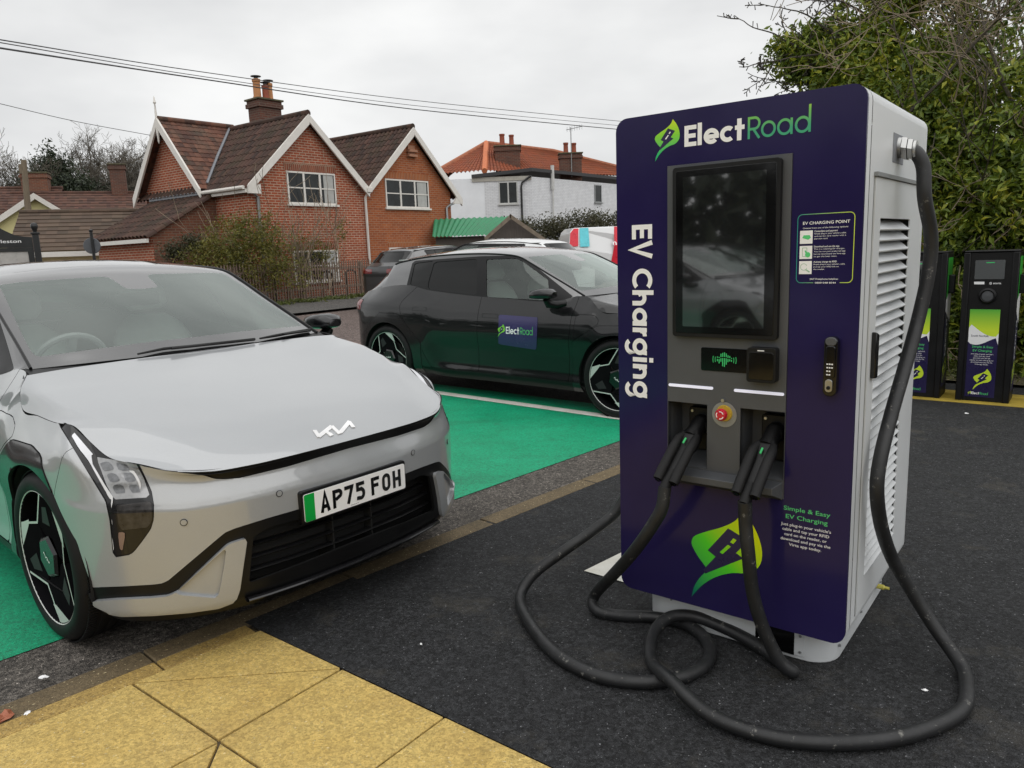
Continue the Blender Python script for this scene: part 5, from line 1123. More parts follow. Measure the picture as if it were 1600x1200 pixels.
# wheels
TW = [(.345, -.06), (.349, -.04), (.350, 0), (.349, .04), (.345, .06), (.338, .082), (.322, .098), (.300, .104), (.282, .102), (.270, .094)]
def make_wheel():
    w_ = bpy.data.objects.new('wheel', None); COL.objects.link(w_); w_.parent = CAR; w_.empty_display_size = .2
    A = lambda r, a_, h: (r*cos(a_), h, r*sin(a_))
    m = MB(); m.lathe([(.268, -.10), (.335, -.09)]+TW+[(.266, .08)], 72, A)
    n = 150
    for q in range(n):
        a0 = 2*pi*q/n
        for h0, h1, sk in ((.045, .078, .5), (-.078, -.045, -.5)):
            V = [(r*cos(a0+da+sk*.0), h, r*sin(a0+da)) for r in (.3475, .3525) for h in (h0, h1) for da in (0, .022)]
            m.add(V, [(4, 5, 7, 6), (0, 4, 6, 2), (1, 3, 7, 5), (0, 1, 5, 4), (2, 6, 7, 3)])
    for rr in (-.02, .02): m.lathe([(.3495, rr-.012), (.354, rr-.010), (.354, rr+.010), (.3495, rr+.012)], 72, A)
    m.build('tyre', M['tyre'], w_, smooth=30)
    m = MB(); m.lathe([(.276, .088), (.272, .096), (.262, .090), (.255, .05), (.245, -.08)], 64, A); m.lathe([(.0001, -.01), (.245, -.01)], 32, A); rm = m.build('rim', M['alloy_black'], w_)
    m = MB(); m.lathe([(.268, .0935), (.2715, .0965), (.2755, .094), (.2765, .0895)], 72, A); m.build('rim_edge', M['alloy'], rm)
    m = MB(); m.lathe([(.06, .012), (.17, .012), (.17, .004), (.06, .004)], 40, A); m.build('brake_disc', M['disc'], rm)
    Pp = lambda r, a_: (r*cos(R(a_)), r*sin(R(a_)))
    D3 = lambda y: (lambda u, v, d: (u, y+d, v))
    def dish(u, v): return .090-.020*(1-min(1, math.hypot(u, v)/.27))
    for k in range(3):
        b0 = 120*k
        # spoke: dark wedge with a bright tip, between windows of 73 degrees
        poly = [Pp(.105, b0+10), Pp(.150, b0+36.5), Pp(.268, b0+73), Pp(.270, b0+84), Pp(.270, b0+98), Pp(.268, b0+120), Pp(.150, b0+156.5), Pp(.105, b0+130), Pp(.05, b0+84)]
        poly = [Pp(.150, b0+36.5), Pp(.266, b0+73), Pp(.266, b0+85), Pp(.266, b0+97), Pp(.266, b0+108), Pp(.266, b0+120), Pp(.150, b0+156.5), Pp(.09, b0+146), Pp(.09, b0+96), Pp(.09, b0+46)]
        m = MB(); V = [(u, dish(u, v), v) for u, v in poly]+[(u, dish(u, v)-.022, v) for u, v in poly]; n = len(poly)
        m.add(V, [tuple(range(n)), tuple(range(n, 2*n))[::-1]]+[(i, i+n, (i+1) % n+n, (i+1) % n) for i in range(n)]); sp = m.build('spoke', M['alloy_black'], w_, smooth=0, bevel=.003)
        fnL = lambda u, v, d: (u, dish(u, v)+d, v)
        m = MB(); stroke(m, [Pp(.265, b0+119.5), Pp(.150, b0+156.5), Pp(.265, b0+192.5)], .0095, fnL, .0018); tip = [Pp(.2665, b0+97), Pp(.2665, b0+108), Pp(.2665, b0+119.5), Pp(.205, b0+136), Pp(.200, b0+128)]
        m.add([fnL(*p, .0022) for p in tip], [tuple(range(5))]); m.build('spoke_inlay', M['alloy'], sp, smooth=0)
        tip2 = [Pp(.262, b0+75), Pp(.262, b0+84), Pp(.19, b0+75), Pp(.165, b0+52)]
        m = MB(); m.add([fnL(*p, .0020) for p in [Pp(.14, b0+60), Pp(.21, b0+72), Pp(.225, b0+84), Pp(.15, b0+92)]], [(0, 1, 2, 3)]); m.build('spoke_plate', M['spoke_grey'], sp, smooth=0)
    m = MB(); hexa = [Pp(.092, 60*i+20) for i in range(6)]; V = [(u, .082, v) for u, v in hexa]+[(u*.85, .092, v*.85) for u, v in hexa]; m.add(V, [(i, (i+1) % 6, (i+1) % 6+6, i+6) for i in range(6)]+[tuple(range(6, 12))]); hc = m.build('hub_cap', M['clad'], w_, smooth=0, bevel=.002)
    m = MB(); sc = .00021
    for kk, st in enumerate(BADGE): stroke(m, [((p[0]-380)*sc, -(p[1]-150)*sc) for p in st], .005, lambda u, v, d: (u, .0925+d, v), .0006+.0003*kk)
    m.build('hub_badge', M['badge'], hc, smooth=0)
    return w_
wh = make_wheel()
def place_wheel(o, x, sd, rot, steer=0):
    # local +y is the outer face; sd=1 -> car's right (-y)
    o.matrix_local = Matrix.Translation((x, -sd*.815, .349)) @ Matrix.Rotation(pi if sd == 1 else 0, 4, 'Z') @ Matrix.Rotation(steer, 4, 'Z') @ Matrix.Rotation(rot, 4, 'Y')
wheels = [wh]+[copy_tree(wh, CAR) for _ in range(3)]
for o, (x, sd, rot) in zip(wheels, ((0, 1, R(-20)), (0, -1, R(40)), (-2.82, 1, R(15)), (-2.82, -1, R(70)))): place_wheel(o, x, sd, rot)
for x in (0, -2.82):
    for sd in (1, -1):
        m = MB(); m.lathe([(.392, .0), (.392, .25), (.02, .25)], 32, lambda r, a_, h: (x+r*cos(a_), -sd*(.90-h), .345+r*sin(a_)*(1 if r*sin(a_) > -.12 else .3))); m.build('wheel_housing', M['shell'], CAR)
def pose(o, Mx): o.location = Mx.to_translation(); o.rotation_euler = Mx.to_euler()
def repaint(root, swap):
    for o in root.children_recursive:
        if o.type == 'MESH':
            for s in o.material_slots:
                if s.material in swap: n = swap[s.material]; s.link = 'OBJECT'; s.material = n
KCAR = copy_tree(CAR)
pose(CAR, POSE_S); pose(KCAR, POSE_K)
tag(KCAR, 'dark grey electric hatchback with a purple sign stuck on its front door', 'car')
repaint(KCAR, {P_SIL: P_DARK})
for o in KCAR.children_recursive:
    if o.name.split('.')[0] in ('registration_letters', 'green_flash'): pass
# magnetic sign on the dark car's door
SIGN = k4([(871, 478), (1092, 494), (1085, 679), (868, 646)])
sg_, _ = fdoor.clip(by_img(SIGN, POSE_K)); V, F = sg_.mesh()
m = MB(); m.add([(p[0], -(p[1]+.003), p[2]) for p in V], [f[::-1] for f in F]); ms = m.build('magnetic_sign', simple('purple magnetic sheet', (.042, .035, .125), .25, var=.05), smooth=60); pose(ms, POSE_K)
tag(ms, 'square purple magnetic sign with the leaf emblem on the dark car door', 'sign')
def sgf(u, v, d): return (u, -(side_y(u, v)+.0035+d), v)
cx_, cz_ = -1.03, .715
o1, d1_ = ray_local(*k4([(912, 585)])[0], POSE_K); o2, d2_ = ray_local(*k4([(1066, 598)])[0], POSE_K)
ya = side_y(-1.0, .73); pA = o1+d1_*((ya-o1[1])/d1_[1]); pB = o2+d2_*((ya-o2[1])/d2_[1])
zb0 = (pA[2]+pB[2])/2; split = pA[0]+(pB[0]-pA[0])*.50
m = MB(); word(m, 'Elect', .17, sgf, pA[0], zb0, split, .066, 0, .0005); m.build('sign_white_lettering', M['white_print'], ms, smooth=0)
m = MB(); word(m, 'Road', .115, sgf, split+.008, zb0, pB[0], .066, 0, .0005); m.build('sign_green_lettering', simple('sign green print', (.10, .50, .16), .4), ms, smooth=0)
m = MB(); leaf(m, sgf, pA[0]-.034, zb0-.035, .125, .0005, (0, 1, 2)); m.build('sign_emblem', [simple('sign leaf print', (.22, .62, .06), .4), M['purple_flat'], M['white_print']], ms, smooth=0)
# ================================================================ buildings
def at(px, py, D):
    """point seen at that pixel of the photograph, D metres away over the ground"""
    d = FWv+RTv*(px-800)/FPX-UPv*(py-600)/FPX; return CAMV+d*(D/math.hypot(d[0], d[1]))
M['soldier_red'] = brick('soldier red brick', (.28, .07, .03), (.20, .05, .026), (.36, .28, .2), .075, .24, .010, .2)
M['soldier_orange'] = brick('soldier orange brick', (.42, .12, .03), (.30, .08, .026), (.40, .27, .17), .075, .24, .010, .2)
def roof(mb, e0, e1, r1, r0, mat=0, pitch=.2174, course=.3226, amp=.036, step=.018, flat=False):
    e0, e1, r1, r0 = (np.array(p, float) for p in (e0, e1, r1, r0)); L = max(np.linalg.norm(e1-e0), np.linalg.norm(r1-r0)); S_ = np.linalg.norm((r0+r1-e0-e1)/2)
    n = np.cross(e1-e0, r0-e0); n /= np.linalg.norm(n); n = n if n[2] > 0 else -n; nt_ = max(1, round(L/pitch)); nc = max(1, round(S_/course)); K = 2 if flat else 8
    us = np.linspace(0, 1, nt_*K+1); vs = sorted([k/nc for k in range(nc+1)]+[(k+.985)/nc for k in range(nc)])
    V = []; UV = []
    for v in vs:
        c = (v*nc) % 1
        for k, u in enumerate(us):
            a = (k % K)/K; h = 0 if flat else amp*2.6*(abs(sin(pi*a))**.55-.6)
            V.append(tuple((e0*(1-u)+e1*u)*(1-v)+(r0*(1-u)+r1*u)*v+n*(h+step*(1-c)))); UV.append((u*nt_*pitch+.001, v*nc*course+.001))
    W = len(us); mb.add(V, [(b*W+a, b*W+a+1, (b+1)*W+a+1, (b+1)*W+a) for b in range(len(vs)-1) for a in range(W-1)], mat, None, UV)
def window(parent, x0, x1, z0, z1, cols, bars=(.5,), y=-.035, fn=FX, sill=True, name='window', fmat=None, curtain=None, name_sfx=''):
    fmat = fmat or M['white_wood']; m = MB(); t = .05
    bx = lambda a, b, c, d, y0=y, y1=.01: m.prism([(a, c), (b, c), (b, d), (a, d)], y0, y1, fn)
    bx(x0, x1, z0, z0+t); bx(x0, x1, z1-t, z1); bx(x0, x0+t, z0+t, z1-t); bx(x1-t, x1, z0+t, z1-t)
    for k in range(1, cols): xc = x0+(x1-x0)*k/cols; bx(xc-t*.7, xc+t*.7, z0+t, z1-t)
    for k in range(cols):
        a, b = x0+(x1-x0)*k/cols, x0+(x1-x0)*(k+1)/cols
        for q in bars: zc = z0+(z1-z0)*q; bx(a+t, b-t, zc-.018, zc+.018, y+.004, .008)
    if sill: bx(x0-.06, x1+.06, z0-.06, z0-.002, y-.05, .01)
    o = m.build(name, fmat, parent, smooth=0)
    m = MB(); m.prism([(x0+.02, z0+.02), (x1-.02, z0+.02), (x1-.02, z1-.02), (x0+.02, z1-.02)], y+.022, y+.028, fn); m.build('pane', M['glass_dark'], o, smooth=0)
    if curtain:
        m = MB(); a, b = curtain
        m.grid(lambda u, v: fn(a+(b-a)*u, z0+.06+(z1-z0-.12)*v, y+.020+.0015*sin(u*40)), 30, 1); m.build('curtain', M['curtain'], o)
    return o
def chimney(parent, x0, x1, y0, y1, z0, z1, mat, pots, corb=True, moss=True):
    m = MB(); m.box(x0, x1, y0, y1, z0, z1-.3); c = .06
    m.box(x0-c, x1+c, y0-c, y1+c, z1-.30, z1-.16); m.box(x0-c*.4, x1+c*.4, y0-c*.4, y1+c*.4, z1-.16, z1-.06); 
    o = m.build('chimney', mat, parent, smooth=0, bevel=.008)
    m = MB(); m.box(x0-c*1.3, x1+c*1.3, y0-c*1.3, y1+c*1.3, z1-.06, z1); m.build('capping', simple('mossy capping', (.10, .09, .05), .9, var=.4), o, smooth=0, bevel=.01)
    for (px_, py_, h, r, mt, cowl) in pots:
        m = MB(); m.lathe([(r*1.05, 0), (r*1.05, .06), (r*.92, .09), (r*.86, h-.10), (r*1.0, h-.08), (r*1.0, h), (r*.7, h), (r*.7, h-.1)], 16, M=Matrix.Translation((px_, py_, z1))); p = m.build('chimney_pot', mt, o)
        if cowl: 
            m = MB(); m.lathe([(r*.5, h), (r*.5, h+.10)], 10, M=Matrix.Translation((px_, py_, z1))); m.lathe([(.001, h+.13), (r*1.25, h+.10), (r*1.25, h+.085), (.001, h+.10)], 14, M=Matrix.Translation((px_, py_, z1))); m.build('cowl', M['black_iron'], p)
    return o
angA = math.atan2(AX[1], AX[0])
hA = XY(12.95, 19.49)
HO = thing('brick_cottage', 'red and orange brick cottage with twin gables and dark pantile roofs behind the picket fence', 'house', (hA[0], hA[1], .2), angA)
Zh = lambda z: z-.2
def poly_wall(mb, pts, fn, d=0, mat=0): mb.add([fn(u, v, d) for u, v in pts], [tuple(range(len(pts)))], mat)
e1, a1_, ev2, a2_ = Zh(3.66), Zh(5.60), Zh(3.72), Zh(5.66)
m = MB(); poly_wall(m, [(0, -.3), (4.36, -.3), (4.36, e1+.02), (2.18, a1_), (0, e1)], FX); poly_wall(m, [(0, -.3), (0, Zh(3.6)), (1.62, Zh(3.6)), (1.62, -.3)], SX)
poly_wall(m, [(1.62, -.3), (5.77, -.3), (5.77, Zh(3.75)), (3.95, Zh(5.85)), (2.15, Zh(3.75)), (1.62, Zh(3.6))], SX); poly_wall(m, [(0, -.3), (8.6, -.3), (8.6, Zh(3.7)), (0, Zh(3.7))], FX, 5.77)
m.build('wall', M['brick_red'], HO, smooth=0)
m = MB(); poly_wall(m, [(4.36, -.3), (8.60, -.3), (8.60, Zh(3.68)), (6.62, a2_), (4.36, ev2)], FX); poly_wall(m, [(0, -.3), (0, Zh(3.7)), (5.77, Zh(3.7)), (5.77, -.3)], SX, 8.60); m.build('extension_wall', M['brick_orange'], HO, smooth=0)
m = MB(); yb, yf_ = 6.0, -.22
roof(m, (-.22, yf_, Zh(3.50)), (-.22, yb, Zh(3.50)), (2.18, yb, Zh(5.76)), (2.18, yf_, Zh(5.76))); roof(m, (4.42, yf_, Zh(3.66)), (4.42, yb, Zh(3.66)), (2.18, yb, Zh(5.76)), (2.18, yf_, Zh(5.76)))
m.tube([(2.18, yf_, Zh(5.77)), (2.18, yb, Zh(5.80))], .10, 10); m.build('roof', M['pantile_dark'], HO, smooth=24)
m = MB(); roof(m, (4.36, yf_, Zh(3.70)), (4.36, yb, Zh(3.70)), (6.62, yb, Zh(5.82)), (6.62, yf_, Zh(5.82))); roof(m, (9.0, yf_, Zh(3.46)), (9.0, yb, Zh(3.46)), (6.62, yb, Zh(5.82)), (6.62, yf_, Zh(5.82)))
m.tube([(6.62, yf_, Zh(5.83)), (6.62, yb, Zh(5.86))], .10, 10); m.build('extension_roof', M['pantile_dark'], HO, smooth=24)
m = MB(); rl = dict(pitch=.18, course=.2, amp=.006, step=.016)
roof(m, (-.30, 1.95, Zh(3.62)), (2.2, 1.95, Zh(3.62)), (2.2, 3.95, Zh(5.86)), (-.30, 3.95, Zh(5.86)), **rl); roof(m, (-.30, 5.95, Zh(3.62)), (2.2, 5.95, Zh(3.62)), (2.2, 3.95, Zh(5.86)), (-.30, 3.95, Zh(5.86)), **rl)
m.tube([(-.3, 3.95, Zh(5.88)), (2.3, 3.95, Zh(5.88))], .09, 10); m.build('fishscale_roof', M['tile_scale'], HO)
m = MB(); m.tube([(2.15, 3.9, Zh(5.84)), (1.0, 2.92, Zh(4.78)), (.02, 2.08, Zh(3.80))], .045, 6); m.build('valley_flashing', M['lead'], HO)
def barge(pts, wd, y0, y1, fn=FX, name='bargeboard', mat=None):
    """board along the gable edge: pts left foot, apex, right foot; wd drop"""
    (a, b), (c, d), (e, f) = pts; m = MB()
    for (p, q) in (((a, b), (c, d)), ((c, d), (e, f))): m.prism([(p[0], p[1]), (q[0], q[1]), (q[0], q[1]-wd*1.25), (p[0], p[1]-wd)], y0, y1, fn)
    return m.build(name, mat or M['white_wood'], HO, smooth=0, bevel=.004)
barge(((-.12, Zh(3.58)), (2.18, Zh(5.74)), (4.40, Zh(3.66))), .24, -.26, -.20); barge(((4.40, Zh(3.70)), (6.62, Zh(5.80)), (8.98, Zh(3.48))), .24, -.262, -.202)
barge(((1.92, Zh(3.62)), (3.95, Zh(5.92)), (6.0, Zh(3.62))), .26, -.36, -.30, SX)
m = MB(); m.prism([(-.14, Zh(3.34)), (.28, Zh(3.34)), (.28, Zh(3.60)), (-.14, Zh(3.56))], -.255, -.195, FX); m.build('verge_foot', M['white_wood'], HO, smooth=0); m = MB(); m.prism([(8.5, Zh(3.26)), (9.0, Zh(3.26)), (9.0, Zh(3.46)), (8.78, Zh(3.64))], -.255, -.195, FX); m.build('verge_foot', M['white_wood'], HO, smooth=0); m = MB(); m.box(-.2, -.12, -.19, 1.95, Zh(3.36), Zh(3.50)); m.build('eaves_board', M['white_wood'], HO, smooth=0)
m = MB(); m.lathe([(.001, .75), (.02, .70), (.03, .60), (.05, .55), (.02, .50), (.03, .3), (.035, .28), (.03, -.1), (.05, -.3), (.03, -.6), (.001, -.68)], 10, M=Matrix.Translation((-.33, 3.95, Zh(5.80)))); m.build('finial', M['white_wood'], HO)
m = MB(); m.box(-.30, -.20, 1.5, 2.0, Zh(3.50), Zh(3.60)); 
m = MB(); m.tube([(-.26, y, Zh(3.50)) for y in (-.2, .9, 1.95)], .055, 8); m.build('gutter', M['white_wood'], HO)
for pts, mt in (([(-.05, -.22, Zh(3.46)), (.10, -.12, Zh(3.36)), (.28, -.06, Zh(3.26)), (.28, -.06, 0)], 'grey_metal'), ([(4.38, -.24, Zh(3.56)), (4.34, -.08, Zh(3.36)), (4.34, -.08, 0)], 'white_wood'), ([(8.85, -.22, Zh(3.38)), (8.45, -.10, Zh(3.22)), (8.30, -.06, Zh(3.12)), (8.30, -.06, 0)], 'grey_metal')):
    m = MB(); m.tube(pts, .042, 10); m.build('drainpipe', M[mt], HO)
m = MB(); m.box(4.28, 4.48, -.30, -.16, Zh(3.52), Zh(3.68)); m.build('hopper_head', M['white_wood'], HO, bevel=.01)
for x0, x1, z0, z1, mt in ((1.30, 3.24, Zh(4.08), Zh(4.31), 'soldier_red'), (5.26, 7.48, Zh(4.05), Zh(4.26), 'soldier_orange'), (1.3, 3.1, Zh(1.74), Zh(1.96), 'soldier_red'), (5.3, 7.4, Zh(1.74), Zh(1.96), 'soldier_orange')):
    m = MB(); m.box(x0, x1, -.012, .01, z0, z1); m.build('brick_lintel', M[mt], HO, smooth=0)
window(HO, 1.36, 3.18, Zh(3.10), Zh(4.06), 3, curtain=(2.72, 3.10)); window(HO, 5.32, 7.42, Zh(3.07), Zh(4.03), 3, curtain=(6.85, 7.32))
window(HO, 1.36, 3.06, Zh(.74), Zh(1.70), 3, curtain=(2.6, 2.98)); window(HO, 5.32, 7.3, Zh(.80), Zh(1.72), 3)
window(HO, .50, 1.30, Zh(1.0), Zh(1.86), 2, fn=lambda u, v, d: (d, u, v), y=-.035)
m = MB()
for k in range(2): m.prism([(6.42, Zh(4.98)-.16*k), (6.86, Zh(4.98)-.16*k), (6.82, Zh(5.06)-.16*k), (6.46, Zh(5.06)-.16*k)], -.16, 0, FX)
m.box(6.47, 6.81, -.06, 0, Zh(4.90), Zh(5.20)); m.build('nesting_box', simple('terracotta box', (.35, .17, .10), .7), HO, smooth=0)
chimney(HO, 2.95, 3.82, 3.3, 3.95, Zh(4.6), Zh(6.84), M['brick_chim'], [(3.14, 3.62, .64, .14, M['terracotta'], True), (3.40, 3.52, .46, .12, M['terracotta_red'], True), (3.64, 3.66, .58, .14, M['terracotta'], True)])
# lean-to
m = MB(); poly_wall(m, [(-2.05, -.3), (0, -.3), (0, Zh(3.42)), (-2.05, Zh(2.26))], FX, 1.70); m.build('lean_to_side', M['brick_old'], HO, smooth=0)
m = MB(); poly_wall(m, [(1.70, -.3), (5.1, -.3), (5.1, Zh(2.24)), (1.70, Zh(2.24))], SX, -2.05); poly_wall(m, [(-2.05, -.3), (0, -.3), (0, Zh(3.42)), (-2.05, Zh(2.26))], FX, 5.1); m.build('lean_to_front', M['brick_red'], HO, smooth=0)
m = MB(); roof(m, (-2.28, 5.25, Zh(2.22)), (-2.28, 1.55, Zh(2.22)), (0.0, 1.55, Zh(3.52)), (0.0, 5.25, Zh(3.52))); m.build('lean_to_roof', M['pantile_dark'], HO, smooth=24)
m = MB(); m.box(-.22, .0, 1.6, 5.2, Zh(3.46), Zh(3.56)); m.build('lead_flashing', M['lead'], HO, smooth=0)
m = MB(); m.box(-2.30, -2.22, 1.6, 5.2, Zh(2.06), Zh(2.17)); m.build('lean_to_fascia', M['white_wood'], HO, smooth=0)
# ---- white house
WHT_ = thing('white_house', 'white painted house with red pantile roof and two chimneys behind the green shed', 'house', (1.31, 37.98, .32))
zz = lambda z: z-.32
m = MB(); poly_wall(m, [(-4.9, -.5), (0, -.5), (0, zz(4.98)), (-4.9, zz(4.98))], FX); poly_wall(m, [(0, -.5), (6, -.5), (6, zz(5)), (0, zz(5))], SX, -4.9)
w1 = m.build('wall', M['pale_wall'], WHT_, smooth=0)
m = MB(); poly_wall(m, [(-2.3, -.5), (.012, -.5), (.012, zz(4.96)), (-2.3, zz(4.96))], FX, -.012); m.build('brick_wall', M['brick_white'], WHT_, smooth=0)
m = MB(); poly_wall(m, [(0, -.5), (14, -.5), (14, zz(4.98)), (0, zz(4.98))], FX); w2 = m.build('side_wall', M['brick_white'], WHT_, smooth=0, rz=angA)
m = MB(); V = [(-2.9, -.15, zz(5.0)), (.05, -.15, zz(5.22)), (8.7, 10.9, zz(5.22)), (8.7, 14, zz(5.3)), (-2.9, 8, zz(5.3))]; m.add(V+[(a, b, c+.16) for a, b, c in V], [(0, 1, 6, 5), (1, 2, 7, 6), (2, 3, 8, 7), (5, 6, 7, 8, 9)]); m.build('flat_roof', simple('dark roof edge', (.035, .035, .037), .6), WHT_, smooth=0)
m = MB(); m.box(-2.9, .02, -.06, -.02, zz(4.82), zz(5.02)); m.build('fascia_board', simple('weathered board', (.42, .40, .35), .8), WHT_, smooth=0)
window(WHT_, -1.60, -.68, zz(3.72), zz(4.78), 2, bars=(), fmat=simple('grey window frame', (.50, .50, .48), .6), y=-.05)
o_ = window(WHT_, 5.85, 6.55, zz(3.9), zz(5.0)-.15, 1, bars=(), fmat=M['grey_metal'], y=-.05); o_.rotation_euler = (0, 0, angA)
m = MB(); m.tube([(.0, -.1, zz(5.0)), (-.12, -.1, zz(4.94)), (-.45, -.1, zz(4.7)), (-.50, -.1, zz(4.5)), (-.50, -.1, 0)], .05, 8); m.build('drainpipe', M['black_iron'], WHT_)
m = MB(); q = (AX[0]*1.7+.08, AX[1]*1.7-.08); m.tube([(q[0], q[1], zz(5.6)), (q[0], q[1], zz(4.4))], .09, 10); m.tube([(q[0], q[1], zz(4.6)), (q[0], q[1], 0)], .045, 8); m.build('flue_pipe', simple('pale flue', (.55, .55, .53), .5), WHT_)
rz_ = zz(5.50); A_, B_ = (-2.25, 6.0, zz(7.45)), (1.6, 7.4, zz(7.05)); E_ = [(-5.1, 2.6, rz_), (-2.4, 1.7, rz_), (8, 9, rz_), (8, 14, rz_), (-5.5, 10, rz_)]
m = MB(); roof(m, E_[0], E_[1], (A_[0]+.01, A_[1], A_[2]), A_, pitch=.24, course=.34); roof(m, E_[1], E_[2], B_, A_, pitch=.24, course=.34); roof(m, E_[4], E_[0], A_, (A_[0], A_[1]+.01, A_[2]), pitch=.24, course=.34); m.build('roof', M['pantile_red'], WHT_)
m = MB(); m.tube([E_[0], A_], .13, 8); m.tube([A_, B_], .12, 8); m.tube([B_, E_[2]], .12, 8); m.build('ridge_tiles', simple('ridge tile clay', (.34, .12, .06), .8, var=.25), WHT_)
m = MB(); m.tube([(E_[1][0]+.1, E_[1][1], rz_), A_], .15, 8); m.build('hip_tiles', simple('new orange ridge tile', (.55, .17, .07), .75), WHT_)
chimney(WHT_, -1.75, -.42, 3.6, 4.5, zz(5.3), zz(6.98), M['brick_chim'], [(-1.35, 4.0, .62, .15, M['terracotta_red'], False), (-.85, 4.0, .56, .14, M['terracotta_red'], False)])
chimney(WHT_, 1.70, 2.85, 3.6, 4.4, zz(5.0), zz(6.48), M['brick_chim'], [(2.05, 4.0, .55, .14, M['terracotta_red'], False), (2.48, 4.0, .52, .14, M['terracotta_red'], False)])
m = MB(); m.tube([(2.30, 3.55, zz(5.2)), (2.30, 3.55, zz(7.75))], .025, 6); m.tube([(2.05, 3.55, zz(7.62)), (2.95, 3.5, zz(7.78))], .018, 5)
for k in range(7): x = 2.1+.13*k; m.tube([(x, 3.45, zz(7.63+.018*7*k/7)-.13), (x, 3.45, zz(7.63+.018*7*k/7)+.13)], .008, 4)
m.build('tv_aerial', M['grey_metal'], WHT_)
# ---- green roofed shed
sp = at(707, 372, 27.5)
SH = thing('garden_shed', 'dark timber shed with a green corrugated metal roof beside the brick cottage', 'shed', (sp[0], sp[1], .3))
m = MB(); poly_wall(m, [(-.6, 0), (1.15, 0), (1.15, 1.72), (-.6, 1.72)], FX); 
for k in range(16): m.box(1.15, 3.1, -.012-.012*(k % 1), .02, .1*k, .1*k+.085)
poly_wall(m, [(1.15, 1.60), (3.1, 1.60), (2.05, 2.36)], FX, .01); poly_wall(m, [(0, 0), (3, 0), (3, 1.6), (0, 1.6)], SX, 3.1); m.build('wall', M['shed_wood'], SH, smooth=0)
m = MB()
def corr(u, v): 
    e = np.array((-.7, -.25, 1.74)); f = np.array((1.22, -.25, 1.74)); g_ = np.array((2.1, .9, 2.40)); h = np.array((-.7, .9, 2.40)); p = (e*(1-u)+f*u)*(1-v)+(h*(1-u)+g_*u)*v; return (p[0], p[1], p[2]+.022*sin(u*2.3*2*pi*6))
m.grid(corr, 120, 4); m.build('roof', simple('green corrugated sheet', (.03, .21, .095), .5, var=.15), SH)
m = MB()
for a, b in (((1.15, 1.66), (2.12, 2.44)), ((2.08, 2.44), (3.3, 1.55))): m.prism([a, b, (b[0], b[1]-.17), (a[0], a[1]-.15)], -.30, -.24, FX)
m.build('bargeboard', simple('weathered board brown', (.20, .16, .12), .85, var=.3), SH, smooth=0)
# ---- roofs on the left
def plain_house(name, label, px, D, rot, dims, rmat, wmat, cat_='house', gable=False, z0=.3, hip=0):
    p = at(px, 400, D); o = thing(name, label, cat_, (p[0], p[1], z0), rot); L, Dp, he, hr = dims
    m = MB(); poly_wall(m, [(0, 0), (L, 0), (L, he), (0, he)], FX); poly_wall(m, [(0, 0), (0, he), (Dp/2, hr), (Dp, he), (Dp, 0)], SX); poly_wall(m, [(0, 0), (Dp, 0), (Dp, he), (Dp/2, hr), (0, he)], SX, L); m.build('wall', wmat, o, smooth=0)
    m = MB(); oh = .25; k = (hr-he)/(Dp/2)
    roof(m, (-oh, -oh, he-k*oh+.05), (L+oh, -oh, he-k*oh+.05), (L+oh-hip, Dp/2, hr+.05), (-oh, Dp/2, hr+.05), flat=True, step=.024); roof(m, (-oh, Dp+oh, he-k*oh+.05), (L+oh, Dp+oh, he-k*oh+.05), (L+oh-hip, Dp/2, hr+.05), (-oh, Dp/2, hr+.05), flat=True, step=.024); m.tube([(-oh, Dp/2, hr+.06), (L+oh-hip, Dp/2, hr+.06)], .09, 8); m.build('roof', rmat, o)
    return o
b1_ = plain_house('low_building', 'long low building with a dark brown tiled roof behind the round sign', 28, 28.5, R(22), (5.2, 5.2, 1.75, 3.0), M['tile_brown'], M['cream_wall'])
m = MB(); m.box(-.3, 5.5, -.34, -.26, 1.50, 1.66); m.build('gutter_board', M['white_wood'], b1_, smooth=0)
p = at(0, 400, 36.5)
CG = thing('cream_house', 'cream rendered house gable with white bargeboards beside the telegraph pole', 'house', (p[0], p[1], .3), R(28))
m = MB(); poly_wall(m, [(-.9, 0), (3.0, 0), (3.0, 2.85), (1.45, 3.95), (-.9, 2.5)], FX); m.build('wall', simple('pale yellow render', (.66, .60, .30), .8, var=.04), CG, smooth=0)
m = MB(); roof(m, (3.2, -.2, 2.75), (3.2, 5, 2.75), (1.45, 5, 4.08), (1.45, -.2, 4.08), flat=True); roof(m, (-1.2, -.2, 2.2), (-1.2, 5, 2.2), (1.45, 5, 4.08), (1.45, -.2, 4.08), flat=True); m.build('roof', M['tile_brown'], CG)
m = MB()
for a, b in (((-1.2, 2.25), (1.45, 4.12)), ((1.45, 4.12), (3.25, 2.78))): m.prism([a, b, (b[0], b[1]-.26), (a[0], a[1]-.22)], -.28, -.2, FX)
m.build('bargeboard', M['white_wood'], CG, smooth=0)
b2_ = plain_house('rust_roof_house', 'old house with a rust brown tiled roof and a stout brick chimney', 22, 44, R(24), (7.8, 6.5, 3.2, 4.95), M['tile_rust'], M['brick_old'])
chimney(b2_, 4.4, 5.15, 3.0, 3.75, 4.3, 6.5, M['brick_chim'], [])
b3_ = plain_house('red_brick_house', 'red brick house end with a broad chimney at the far left', -60, 46, R(20), (4.0, 6, 3.6, 5.3), M['tile_rust'], M['brick_red'])
chimney(b3_, 2.5, 3.7, 2.2, 3.0, 4.0, 6.1, M['brick_old'], [])
